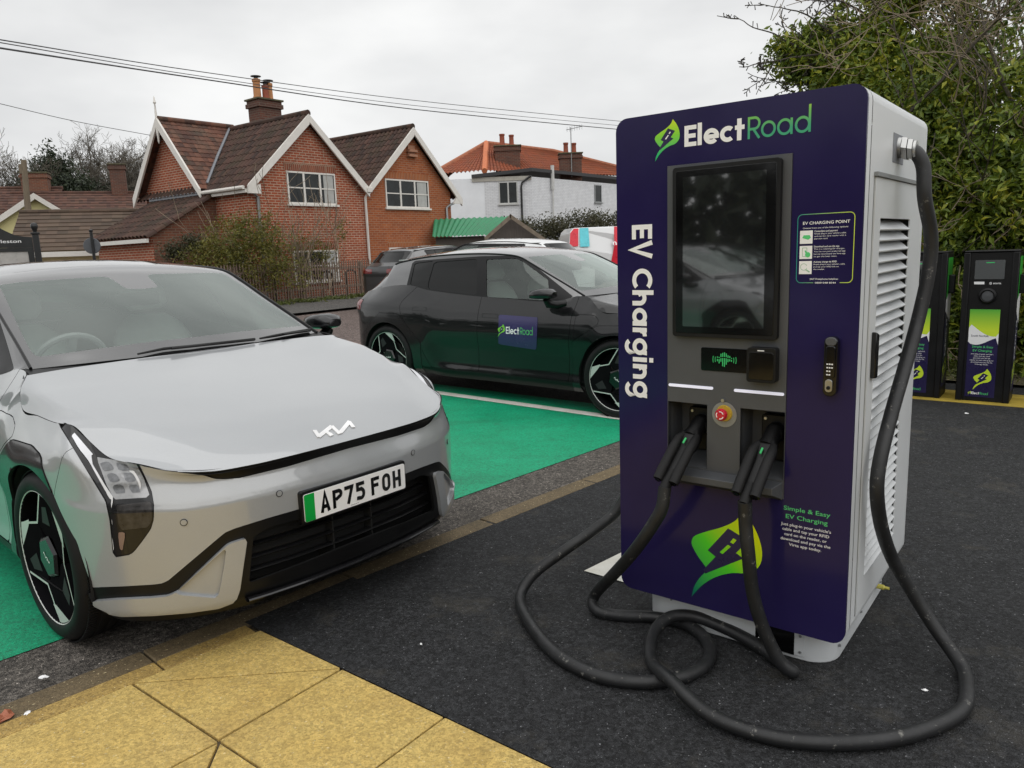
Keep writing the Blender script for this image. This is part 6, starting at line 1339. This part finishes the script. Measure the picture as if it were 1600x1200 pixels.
# ---- picket fence, cycle hoops, signs, poles
fA = XY(9.0, 18.4); FE = thing('picket_fence', 'low weathered picket fence with pointed pales in front of the brick cottage', 'fence', (fA[0], fA[1], .26), angA)
m = MB(); rnd = random.Random(3)
for k in range(100):
    x = .0+.092*k; h = 1.10+rnd.uniform(-.03, .03); t = rnd.uniform(-.006, .006); w2_ = .015
    m.add([(x-w2_+t*0, -.012, 0), (x+w2_, -.012, 0), (x+w2_+t, -.012, h-.06), (x+t, -.012, h), (x-w2_+t, -.012, h-.06), (x-w2_, .012, 0), (x+w2_, .012, 0), (x+w2_+t, .012, h-.06), (x+t, .012, h), (x-w2_+t, .012, h-.06)], [(0, 1, 2, 3, 4), (9, 8, 7, 6, 5), (0, 5, 6, 1), (1, 6, 7, 2), (2, 7, 8, 3), (3, 8, 9, 4), (4, 9, 5, 0)])
m.build('pales', M['fence_wood'], FE, smooth=0)
for z in (.28, .84): m = MB(); m.box(-.1, 9.7, .013, .06, z, z+.07); m.build('rail', M['fence_wood'], FE, smooth=0)
for k in range(5): m = MB(); m.box(.4+2.2*k, .5+2.2*k, .062, .15, 0, 1.05); m.build('post', M['fence_wood'], FE, smooth=0)
for k, (px, D, lb) in enumerate(((439, 23.2, 'black cycle hoop nearest the silver car roof, in front of the fence'), (511, 23.7, 'middle one of three black cycle hoops in front of the fence'), (549, 24.4, 'black cycle hoop nearest the white drainpipe, in front of the fence'))):
    p = at(px, 440, D); m = MB(); P = [(-.18, 0, -.05), (-.18, 0, .62)]+[(-.18*cos(R(a)), 0, .62+.17*sin(R(a))) for a in range(20, 180, 20)]+[(.18, 0, .62), (.18, 0, -.05)]; m.tube(P, .030, 10)
    tag(m.build('cycle_hoop', M['black_iron'], loc=(p[0], p[1], .27), rz=R(35)), lb, 'cycle stand', 'black cycle hoops by the fence')
# welcome board
p = at(60, 400, 14.2); BO = thing('welcome_board', 'black town welcome board with a blue crest and ball topped posts behind the silver car', 'sign', (p[0], p[1], .13), R(30)); zb_ = lambda z: z-.13
BW = 1.46
for x in (0, -BW):
    m = MB(); m.box(x-.045, x+.045, -.045, .045, 0, zb_(2.0)); m.box(x-.062, x+.062, -.062, .062, zb_(2.0), zb_(2.03)); m.lathe([(.001, .15), (.035, .14), (.052, .105), (.052, .08), (.035, .04), (.028, .02), (.028, 0)], 12, M=Matrix.Translation((x, 0, zb_(2.03)))); m.build('post', M['black_iron'], BO, bevel=.006)
xl, xr, xm = -BW+.05, -.05, -BW/2
m = MB(); half = [(xr, 1.80), (xr, 1.955), (xr-.10, 1.965), (xr-.22, 1.99), (xr-.34, 2.06), (xr-.44, 2.13), (xr-.54, 2.18), (xm, 2.20)]; P = [(a, zb_(b)) for a, b in half]+[(2*xm-a, zb_(b)) for a, b in half[-2::-1]]; m.prism(P, -.02, .02, FX); hd_ = m.build('header_panel', M['black_iron'], BO, smooth=0)
m = MB(); BN = lambda u, v, d: (u, -.021-d, v); font(m, 'Welcome to Harleston', BN, xm, zb_(1.875), .050, 1.06, 'c', .01); m.build('header_lettering', M['white_print'], hd_, smooth=0)
m = MB(); CX = (xm, zb_(2.03)); m.add([BN(*q_, .001) for q_ in arc(CX[0], CX[1], .098, 0, 350, 26)], [tuple(range(27))]); stroke(m, arc(CX[0], CX[1], .086, 0, 360, 26)[:-1], .006, BN, .002, 1, True); stroke(m, [(CX[0], CX[1]-.05), (CX[0], CX[1]+.06)], .018, BN, .002, 1); stroke(m, [(CX[0]-.05, CX[1]-.02), (CX[0]+.05, CX[1]-.02)], .012, BN, .0026, 1); m.build('crest', [simple('pale blue crest', (.22, .42, .58), .5), M['white_print']], hd_, smooth=0)
m = MB(); m.box(xl, xr, -.03, .03, zb_(.55), zb_(.66)); m.box(xl, xr, -.03, .03, zb_(1.74), zb_(1.798)); m.box(xr-.08, xr, -.03, .03, zb_(.66), zb_(1.74)); m.box(xl, xl+.08, -.03, .03, zb_(.66), zb_(1.74)); m.build('board_frame', M['black_iron'], BO, smooth=0)
m = MB(); m.box(xl+.08, xr-.08, -.012, .012, zb_(.66), zb_(1.74)); m.build('map_panel', simple('pale map panel', (.42, .40, .38), .3, var=.15), BO, smooth=0)
p = at(147, 400, 16.5); RS = thing('round_sign', 'back of a round sign on a slim black post left of the lean-to', 'sign', (p[0], p[1], .15), R(15))
m = MB(); m.tube([(0, 0, 0), (0, 0, 1.98)], .028, 10); m.lathe([(.001, .03), (.04, .01), (.03, -.02)], 10, M=Matrix.Translation((0, 0, 1.98))); m.build('post', M['black_iron'], RS)
m = MB(); m.lathe([(.001, .02), (.145, .02), (.15, .03), (.15, .04), (.001, .04)], 28, lambda r, a, h: (-.02+r*cos(a), h, 1.70+r*sin(a))); m.build('sign_disc', simple('grey sign back', (.10, .105, .115), .4, .3, var=.2), RS)
p0_, p1_ = at(37, 250, 35), at(50, 400, 35)
m = MB(); m.tube([(p1_[0], p1_[1], .2), tuple((p1_*.5+p0_*.5)), tuple(p0_)], [.125, .11, .095], 12); m.box(p0_[0]-.17, p0_[0]-.02, p0_[1]-.1, p0_[1]+.1, p0_[2]-.5, p0_[2]-.15); tag(m.build('telegraph_pole', M['pole_wood']), 'leaning wooden telegraph pole in front of the cream gable', 'pole')
cab = M['black_iron']
for pts, r_, lb in (([(-60, 52, 17), (0, 62, 18), (320, 113, 25), (640, 156, 33), (965, 189, 41), (1100, 200, 45)], .012, 'uppermost of three overhead wires crossing the sky above the cottage'), ([(-60, 57, 17), (0, 66.5, 18), (320, 120, 25), (640, 164, 33), (965, 196, 41), (1100, 207, 45)], .010, 'thin middle overhead wire crossing the sky above the cottage'), ([(-60, 65, 17), (0, 75, 18), (320, 124, 25), (640, 170, 33), (965, 202, 41), (1100, 213, 45)], .018, 'lowest and thickest of three overhead wires crossing the sky above the cottage'), ([(-20, 157, 30), (0, 162, 30), (120, 190, 32), (255, 215, 34)], .010, 'thin wire from the left edge to the cottage gable finial')):
    m = MB(); P = catmull([tuple(at(*q_)) for q_ in pts], 6); m.tube(P, r_, 6); tag(m.build('overhead_wire', cab), lb, 'overhead wire')
# ---- vehicles behind
bl = copy_tree(CAR); x, y = XY(16.1, 13.75); pose(bl, Matrix.Translation((x, y, gz(x, y)+.06)) @ Matrix.Rotation(angA, 4, 'Z')); repaint(bl, {P_SIL: P_BLK}); tag(bl, 'black car parked by the kerb, only its roof showing above the dark car', 'car')
whc = copy_tree(CAR); pose(whc, Matrix.Translation((-1.55, 16.6, .22)) @ Matrix.Rotation(R(148), 4, 'Z')); repaint(whc, {P_SIL: P_WHT, M['frit']: P_WHT}); tag(whc, 'white hatchback seen from behind over the dark car roof', 'car')
for o in list(bl.children_recursive)+list(whc.children_recursive):
    pass
p = at(889, 380, 23.5)
VN = thing('van', 'white van with red and turquoise stripes on its side beyond the white car', 'van', (p[0], p[1], .3), R(8))
prof = [(0, .25), (0, 1.2), (.10, 1.66), (.22, 1.78), (3.1, 1.80), (3.5, 1.74), (4.15, 1.15), (4.9, .98), (5.0, .6), (5.0, .25)]
m = MB(); V = []
for y, k in ((0, 1), (-.04, 0), (1.8, 0), (1.76, 1)): pass
n = len(prof); ins = [(min(max(a, .02), 4.97), b*.985) for a, b in prof]
V = [(a, .05 if b < 1.2 else .05+.22*(b-1.2)/.6, b) for a, b in prof]+[(a, 1.80 if b < 1.2 else 1.80-.22*(b-1.2)/.6, b) for a, b in prof]
m.add(V, [tuple(range(n)), tuple(range(n, 2*n))[::-1]]+[(i, i+n, (i+1) % n+n, (i+1) % n) for i in range(n)]); m.build('body', P_WHT, VN, smooth=0, bevel=.03)
vy = lambda z: (.05 if z < 1.2 else .05+.22*(z-1.2)/.6)-.006
VF = lambda u, v, d: (u, vy(v)-d, v)
def vpatch(name, poly, mat, lift=.0):
    m = MB(); Q = []
    for i in range(len(poly)):
        a, b = np.array(poly[i]), np.array(poly[(i+1) % len(poly)]); Q.append(tuple(a))
        if (a[1]-1.2)*(b[1]-1.2) < 0: Q.append(tuple(a+(b-a)*(1.2-a[1])/(b[1]-a[1])))
    up_ = [q for q in Q if q[1] >= 1.2-1e-6]; lo_ = [q for q in Q if q[1] <= 1.2+1e-6]
    for s in (up_, lo_):
        if len(s) > 2: m.add([VF(u, v, lift) for u, v in s], [tuple(range(len(s)))])
    return m.build(name, mat, VN, smooth=0)
red = simple('red van vinyl', (.62, .01, .03), .3); teal = simple('turquoise van vinyl', (.10, .55, .62), .3)
vpatch('red_stripe', [(.03, 1.22), (.30, 1.22), (.36, 1.76), (.22, 1.76), (.09, 1.62)], red); vpatch('turquoise_stripe', [(.36, 1.2), (.66, 1.2), (.68, 1.77), (.40, 1.77)], teal)
vpatch('red_side_stripe', [(1.25, .3), (1.62, .3), (1.78, 1.78), (1.50, 1.78), (1.44, 1.2)], red); m = MB(); font(m, 'n', VF, 1.40, 1.22, .15, .12, bold=.03, lift=.004); m.build('side_lettering', M['white_print'], VN, smooth=0)
vpatch('side_window', [(1.95, 1.15), (2.75, 1.15), (2.75, 1.66), (2.02, 1.66), (1.95, 1.55)], M['privacy'], .002); vpatch('cab_window', [(2.95, 1.15), (3.85, 1.15), (3.45, 1.64), (2.95, 1.66)], M['privacy'], .002)
m = MB(); m.add([VF(*q_, .003) for q_ in arc(2.05, .82, .12, 0, 345, 20)], [tuple(range(21))]); font(m, 'e', VF, 1.99, .77, .12, .12, bold=.02, lift=.006, mat=1); m.build('side_roundel', [red, M['white_print']], VN, smooth=0)
for x in (.85, 4.1):
    m = MB(); m.lathe([(.001, .0), (.19, .0), (.20, -.02), (.33, -.02), (.33, .2), (.001, .2)], 24, lambda r, a, h: (x+r*cos(a), .04+h, .32+r*sin(a))); m.build('wheel', M['tyre'], VN)
# ================================================================ planting
RN = random.Random(11); NPR = np.random.default_rng(7)
def leaves(mb, C_, n, size, shell=.55, sub=0, sr=.13, asp=.75):
    """n leaf blades scattered through the ellipsoids C_ = [(centre, (rx,ry,rz), weight)]"""
    wt = np.array([c[2] for c in C_], float); wt /= wt.sum(); idx = NPR.choice(len(C_), n, p=wt)
    d = NPR.normal(size=(n, 3)); d /= np.linalg.norm(d, axis=1)[:, None]; r = (shell+(1-shell)*NPR.random(n))*(1+.18*NPR.normal(size=n))
    cen = np.array([c[0] for c in C_]); rad = np.array([c[1] for c in C_]); P = cen[idx]+d*rad[idx]*r[:, None]
    if sub:
        # gather the blades into sprays so that dark gaps stay between them
        m_ = len(C_)*sub; ci = NPR.choice(len(C_), m_, p=wt); dd = NPR.normal(size=(m_, 3)); dd /= np.linalg.norm(dd, axis=1)[:, None]; rr = .35+.75*NPR.random(m_)**.6
        SC = cen[ci]+dd*rad[ci]*rr[:, None]; k = NPR.integers(0, m_, n); sz = sr*(.5+NPR.random(m_)); P = SC[k]+NPR.normal(size=(n, 3))*sz[k][:, None]*np.array([1, 1, .75]); d = dd[k]
    nrm = d*.7+NPR.normal(size=(n, 3))*.8+np.array([0, 0, .25]); nrm /= np.linalg.norm(nrm, axis=1)[:, None]
    t = np.cross(nrm, NPR.normal(size=(n, 3))); t /= np.linalg.norm(t, axis=1)[:, None]; b = np.cross(nrm, t); s = size*(.6+.8*NPR.random(n))[:, None]
    V = np.stack([P-t*s, P+b*s*asp*.55-t*s*.15+nrm*s*.12, P+t*s-nrm*s*.25, P-b*s*asp*.55-t*s*.15+nrm*s*.12], 1).reshape(-1, 3); o = len(mb.v)
    mb.v.extend(map(tuple, V)); mb.f.extend([o+4*i, o+4*i+1, o+4*i+2, o+4*i+3] for i in range(n)); mb.m.extend([0]*n)
def branch(mb, p, d, L, r, depth, spread=.6, up=.1, kids=3, wig=.18, seg=4, mn=.004):
    P = [np.array(p, float)]; d = np.array(d, float); d /= np.linalg.norm(d)
    for k in range(seg):
        d = d+np.array([RN.gauss(0, wig), RN.gauss(0, wig), RN.gauss(0, wig)+up*.3]); d /= np.linalg.norm(d); P.append(P[-1]+d*L/seg)
    mb.tube([tuple(q) for q in P], [max(mn, r*(1-.55*k/seg)) for k in range(seg+1)], 5 if r > .02 else 3, caps=False)
    if depth > 0:
        for k in range(kids):
            i = RN.randint(1, seg); a = np.array([RN.gauss(0, 1), RN.gauss(0, 1), RN.gauss(0, 1)]); a -= d*(a@d); a /= np.linalg.norm(a)+1e-9
            branch(mb, P[i], d*(1-spread*.5)+a*spread+np.array([0, 0, up]), L*RN.uniform(.5, .78), r*.55, depth-1, spread, up, kids, wig, seg, mn)
def clump(px, py, D, r, w_=1, rz=1, ry=1): return (at(px, py, D), (r, r*ry, r*rz), w_*r*r)
# ivy clad tree and hedge on the right
IV = thing('ivy_tree', 'tall ivy covered tree with bare thorny twigs behind the two charging posts', 'tree', tuple(at(1480, 610, 9.8)[:2])+(.05,))
ib = np.array(IV.location)
CL = [clump(1395, 215, 10.4, .62), clump(1440, 165, 10.6, .62), clump(1345, 125, 10.9, .50, 1.2), clump(1298, 108, 11, .40, 1.4), clump(1262, 98, 11.2, .28, 2.2), clump(1240, 82, 11.3, .2, 2), clump(1285, 70, 11.3, .25, 1.6), clump(1330, 75, 11.2, .34, .9), clump(1400, 95, 11, .5, .55), clump(1500, 205, 10.2, .7, .7), clump(1580, 190, 10, .7, .4), clump(1640, 270, 9.8, .8, .7), clump(1470, 300, 10, .62), clump(1550, 310, 9.8, .68, .8), clump(1480, 400, 9.8, .62), clump(1560, 420, 9.7, .7), clump(1440, 420, 10.2, .55), clump(1500, 520, 9.7, .6, .8), clump(1600, 520, 9.5, .7), clump(1420, 520, 10.2, .5), clump(1560, 70, 10.6, .6, .05), clump(1470, 60, 11, .5, .12), clump(1640, 60, 10.4, .8, .04), clump(1380, 330, 10.6, .55), clump(1360, 440, 10.8, .6), clump(1385, 35, 11.3, .40, .7), clump(1330, 40, 11.3, .3, .6), clump(1440, 40, 11, .45, .42), clump(1500, 90, 10.6, .5, .35), clump(1540, 30, 10.8, .5, .22), clump(1410, -30, 11.2, .5, .6), clump(1490, -60, 11, .6, .6), clump(1700, 420, 9.5, 1.0), clump(1800, 300, 9.3, 1.1), clump(1250, 330, 11.2, .7), clump(1250, 470, 11.2, .8)]
m = MB(); leaves(m, [(c-ib, r, w_) for c, r, w_ in CL], 125000, .044, .25, 48, .115); m.build('ivy_foliage', M['ivy'], IV, smooth=0)
m = MB()
for k in range(6):
    p = at(1400+42*k, 600, 10.2+.3*RN.random())-ib; p[2] = -.1; branch(m, p, (RN.gauss(0, .15), RN.gauss(0, .1), 1), 2.4+RN.random(), .042, 3, .55, .16, 3, .12, 5, .005)
m.build('trunk', M['bark'], IV, smooth=60)
def spur_limb(mb, p, d, L, r, depth=2, curl=.10):
    d = np.array(d, float); d /= np.linalg.norm(d); n = max(6, int(L/.07)); P = [np.array(p, float)]; D_ = []
    cv = np.array([RN.gauss(0, 1), RN.gauss(0, 1), RN.gauss(0, 1)])*curl
    for k in range(n):
        d = d+cv/n*3+np.array([RN.gauss(0, .10), RN.gauss(0, .10), RN.gauss(0, .10)]); d /= np.linalg.norm(d); P.append(P[-1]+d*L/n); D_.append(d)
    mb.tube([tuple(q) for q in P], [max(.0045, r*(1-.7*k/n)) for k in range(n+1)], 5, caps=False)
    for k in range(1, n):
        a = np.array([RN.gauss(0, 1), RN.gauss(0, 1), RN.gauss(0, 1)]); a -= D_[k]*(a@D_[k]); a /= np.linalg.norm(a)
        if depth and RN.random() < .30: spur_limb(mb, P[k], D_[k]*.75+a*.75, L*RN.uniform(.25, .5)*(1-.5*k/n), r*.6, depth-1, curl)
        elif RN.random() < .8:
            q = P[k]+(D_[k]*.6+a)*RN.uniform(.02, .07); mb.tube([tuple(P[k]), tuple(q)], [.0045, .0065], 4, caps=True)
m = MB()
for px, py, D, tx, ty, L, r in ((1335, 95, 10.9, 1190, 30, 1.5, .017), (1310, 105, 11, 1150, 75, 1.5, .016), (1320, 60, 11, 1220, -10, 1.2, .015), (1300, 125, 11, 1180, 130, 1.1, .012), (1370, 40, 11, 1300, -40, 1.2, .016), (1240, 145, 10.8, 1160, 124, .62, .008), (1345, 80, 11, 1250, 30, 1.3, .014), (1420, 30, 11, 1400, -60, 1.2, .014), (1480, 40, 10.8, 1450, -60, 1.2, .014), (1560, 60, 10.6, 1570, -60, 1.3, .014), (1600, 90, 10.4, 1640, -40, 1.3, .014), (1520, 30, 10.6, 1500, -60, 1.1, .012)):
    a_ = at(px, py, D); b_ = at(tx, ty, D); spur_limb(m, a_-ib, (b_-a_)/np.linalg.norm(b_-a_), L, r)
m.build('thorny_limbs', M['twig_dark'], IV, smooth=0)
m = MB()
for k in range(20):
    p = at(RN.uniform(1400, 1640), RN.uniform(-20, 300) if k < 14 else RN.uniform(-20, 90), RN.uniform(9.3, 10.6)); branch(m, p-ib, (RN.gauss(-.2, .5), -.2, RN.uniform(.1, 1)), RN.uniform(.7, 1.5), .009, 3, .6, .05, 3, .25, 5, .004)
for k in range(22):
    p = at(RN.uniform(1430, 1600), RN.uniform(300, 560), RN.uniform(8.9, 9.4)); branch(m, p-ib, (RN.gauss(0, .5), RN.gauss(0, .2), RN.gauss(.1, .6)), RN.uniform(.4, .9), .006, 2, .6, .05, 2, .3, 5, .004)
m.build('bare_twigs', M['twig'], IV, smooth=0)
# dark heart of the hedge so that no daylight shows low down
m = MB(); leaves(m, [(np.array(GP(10.6, 1.9-.9*k, .9+.25*(k % 2))), (.6, .7, 1.2), 1) for k in range(9)], 9000, .10, .1); 
tag(m.build('hedge', M['conifer'], smooth=0), 'dense dark evergreen hedge low behind the charging posts', 'hedge')
m = MB(); leaves(m, [(np.array(GP(8.9, 2-1.0*k, .07)), (.55, .5, .06), 1) for k in range(9)], 5000, .035, .1); tag(m.build('verge_weeds', M['grass'], smooth=0), kind='stuff')
# bush in front of the cottage
BU = thing('bush', 'straggly yellow green bush with thin stems growing through the picket fence', 'bush', tuple(at(430, 470, 23.6)[:2])+(.25,)); bb = np.array(BU.location)
CB = [clump(365, 385, 22.3, .75), clump(395, 360, 22.3, .55), clump(340, 405, 22.3, .6), clump(405, 410, 22.3, .75), clump(430, 380, 22.3, .5, .6), clump(470, 385, 24, .55, .3), clump(515, 375, 24.4, .45, .22), clump(500, 400, 24.2, .5, .25), clump(535, 357, 24.6, .25, .2), clump(370, 440, 22.3, .6, .6), clump(460, 430, 22.3, .6, .3), clump(310, 405, 22.3, .45)]
m = MB(); leaves(m, [(c-bb, r, w_) for c, r, w_ in CB], 13000, .040, .12, 40, .15); m.build('bush_foliage', M['bush'], BU, smooth=0)
m = MB()
for k in range(30):
    p = at(RN.uniform(365, 530), 468, RN.uniform(23, 24.2))-bb; p[2] = 0; branch(m, p, (RN.gauss(.05, .3), RN.gauss(0, .2), 1.0), RN.uniform(1.3, 2.3), .016, 2, .4, .15, 3, .14, 5, .007)
m.build('stem', M['twig'], BU, smooth=0)
SB = thing('bush', 'small grey twiggy shrub against the lean-to wall', 'bush', tuple(at(285, 400, 22.5)[:2])+(.25,)); bb = np.array(SB.location)
m = MB(); leaves(m, [(clump(272, 392, 22.5, .35)[0]-bb, (.45, .3, .35), 1), (clump(300, 380, 22.5, .35)[0]-bb, (.45, .3, .3), 1)], 2200, .04, .1); m.build('bush_foliage', M['hedge'], SB, smooth=0)
m = MB(); leaves(m, [(np.array(GP(9+1.1*k, 17.9, .08)), (.7, .35, .08), 1) for k in range(10)], 4500, .05, .1); tag(m.build('fence_grass', M['grass'], smooth=0), kind='stuff')
# hedge plants by the white house
for px, py, D, r, lb, n in ((845, 362, 32, .9, 'dark bramble bush between the shed and the white van', 5000), (905, 350, 33, .85, 'dark rounded shrub against the white house wall left of the van', 3500), (955, 352, 30, .8, 'twiggy dark shrub above the white van roof', 3000), (800, 360, 31, .6, 'dark creeper growing round the shed gable', 2500)):
    c = at(px, py, D); o = thing('shrub', lb, 'shrub', (c[0], c[1], .3)); ob = np.array(o.location); m = MB(); leaves(m, [(c-ob, (r*1.3, r, r*.75), 2), (c-ob-np.array([0, 0, r]), (r*1.4, r, r), 2), (c-ob+np.array([r*.8, 0, .1]), (r*.7, r*.7, r*.6), 1)], n, .06, .3); m.build('crown', M['hedge'], o, smooth=0)
    m = MB()
    for k in range(7): branch(m, (RN.gauss(0, .3), 0, 0), (RN.gauss(0, .3), 0, 1), (c[2]-.3)*.55, .02, 2, .5, .1, 3, .2, 4, .008)
    m.build('stem', M['twig'], o, smooth=0)
# far trees on the left
def bare_tree(px, D, py_top, label, spread=.62, seed=1):
    RN.seed(seed); c = at(px, 380, D); o = thing('bare_tree', label, 'tree', (c[0], c[1], .3), 0, 'bare winter trees'); H = at(px, py_top, D)[2]-.3; m = MB()
    branch(m, (0, 0, 0), (0, 0, 1), H*.42, H*.030, 0, seg=5, wig=.05)
    for k in range(11): branch(m, (0, 0, H*.30+H*.012*k), (RN.gauss(0, .95), RN.gauss(0, .95), .8), H*.36, H*.012, 5, spread+.05, .10, 4, .15, 4, .009)
    m.build('crown', M['bark'], o, smooth=0); return o
bare_tree(190, 62, 222, 'bare rounded tree behind the stout chimney', .6, 5); bare_tree(8, 58, 252, 'bare tree behind the red brick house at the far left', .5, 8); bare_tree(222, 70, 262, 'smaller bare tree just left of the white gable', .6, 9)
CO = thing('conifer_tree', 'dark green conifer with a pointed top behind the rust brown roof', 'tree', tuple(at(85, 390, 58)[:2])+(.3,)); cb = np.array(CO.location)
m = MB(); leaves(m, [clump(82, 285, 58, 1.6), clump(62, 298, 58, 1.2), clump(100, 285, 58, 1.4), clump(78, 262, 58, .9), clump(77, 246, 58, .45), clump(98, 258, 58, .5), clump(115, 298, 58, 1.3), clump(90, 320, 57, 2.2), clump(128, 308, 58, 1.0)][0:0] or [(c-cb, np.array(r)*1.15, w_) for c, r, w_ in [clump(82, 285, 58, 1.5), clump(62, 298, 58, 1.2), clump(100, 285, 58, 1.3), clump(78, 262, 58, .9), clump(77, 243, 58, .5, 1, 2.0), clump(98, 258, 58, .5, 1, 1.5), clump(115, 298, 58, 1.2), clump(90, 320, 57, 2.2), clump(128, 308, 58, 1.0)]], 12000, .12, .15); m.build('crown', M['conifer'], CO, smooth=0)
m = MB(); m.tube([(0, 0, 0), (0, 0, 6)], [.3, .1], 8); m.build('trunk', M['bark'], CO)
ET = thing('evergreen_shrub', 'low evergreen clump between the conifer and the bare tree', 'shrub', tuple(at(140, 380, 60)[:2])+(.3,)); cb = np.array(ET.location)
m = MB(); leaves(m, [(c-cb, r, w_) for c, r, w_ in [clump(140, 305, 60, 1.2), clump(205, 300, 62, 1.0), clump(170, 315, 60, 1.4)]], 3000, .13, .2); m.build('crown', M['conifer'], ET, smooth=0); m = MB(); m.tube([(0, 0, 0), (0, 0, 3.5)], [.2, .1], 6); m.build('trunk', M['bark'], ET)
# ---------------------------------------------------------------- things behind the viewpoint that the glossy surfaces reflect
for k, (a_, b_, sw, lb) in enumerate(((-4.6, 3.2, P_SIL, 'silver grey car parked behind the viewpoint, nearest the charger screen'), (-7.2, 3.9, P_BLUE, 'dark blue car parked behind the viewpoint in the middle of the row'), (-9.8, 4.6, P_WHT, 'white car parked behind the viewpoint at the end of the row'))):
    c = copy_tree(CAR); x, y = XY(a_, b_); pose(c, Matrix.Translation((x, y, 0)) @ Matrix.Rotation(math.atan2(-BX[1], -BX[0])+R(8), 4, 'Z')); repaint(c, {P_SIL: sw}); tag(c, lb, 'car')
m = MB(); leaves(m, [(np.array([*XY(-13+RN.uniform(-1, 1), -16+1.6*k), 1.6+RN.random()]), (1.5, 1.5, 2.2), 1) for k in range(26)], 9000, .30, .2); tag(m.build('far_treeline', M['conifer'], smooth=0), kind='stuff')
m = MB(); leaves(m, [(np.array([*XY(-11+2.0*k, -12+RN.uniform(-1, 1)), 1.6+RN.random()]), (1.5, 1.5, 2.0), 1) for k in range(12)], 5000, .30, .2); tag(m.build('side_treeline', M['conifer'], smooth=0), kind='stuff')
# ---------------------------------------------------------------- litter and small marks
def scrap(px, py, s, label, cat_, mat, seed, crumple=.35):
    d = FWv+RTv*(px-800)/FPX-UPv*(py-600)/FPX; p = CAMV+d*((.024-CAM_H)/d[2]); r_ = random.Random(seed); bm = bmesh.new(); bmesh.ops.create_icosphere(bm, subdivisions=2, radius=s)
    for v in bm.verts: v.co = Vector((v.co.x*r_.uniform(1-crumple, 1+crumple), v.co.y*r_.uniform(1-crumple, 1+crumple)*.6, max(0, v.co.z*.45*r_.uniform(.5, 1.4)+s*.15)))
    me = bpy.data.meshes.new('scrap'); bm.to_mesh(me); bm.free(); me.materials.append(mat); o = bpy.data.objects.new(cat_.replace(' ', '_'), me); COL.objects.link(o); o.location = (p[0], p[1], .022); o.rotation_euler = (0, 0, r_.uniform(0, 6)); tag(o, label, cat_)
scrap(5, 1122, .035, 'crumpled orange brown dead leaf at the left edge of the yellow slabs', 'dead leaf', simple('dead leaf', (.38, .13, .07), .6), 1, .5)
scrap(43, 1113, .012, 'small white plastic scrap on the brown kerb by the dead leaf', 'litter', M['white_print'], 2, .6)
scrap(68, 1058, .014, 'white flaky scrap in the gutter left of the silver car wheel', 'litter', M['white_print'], 3, .7)
scrap(658, 1006, .007, 'tiny white pebble on the dark tarmac between the slabs and the cable', 'pebble', M['white_print'], 4)
scrap(1445, 1078, .009, 'pale pebble on the dark tarmac inside the right cable loop', 'pebble', M['white_print'], 5)
scrap(1510, 646, .014, 'white scrap on the tarmac in front of the charging posts', 'litter', M['white_print'], 6, .5)
# only the silver car's plate can be read in the photograph
for o in [o for o in bpy.data.objects if o.name.startswith('registration_letters')]:
    r = o
    while r.parent: r = r.parent
    if r is not CAR: bpy.data.objects.remove(o)
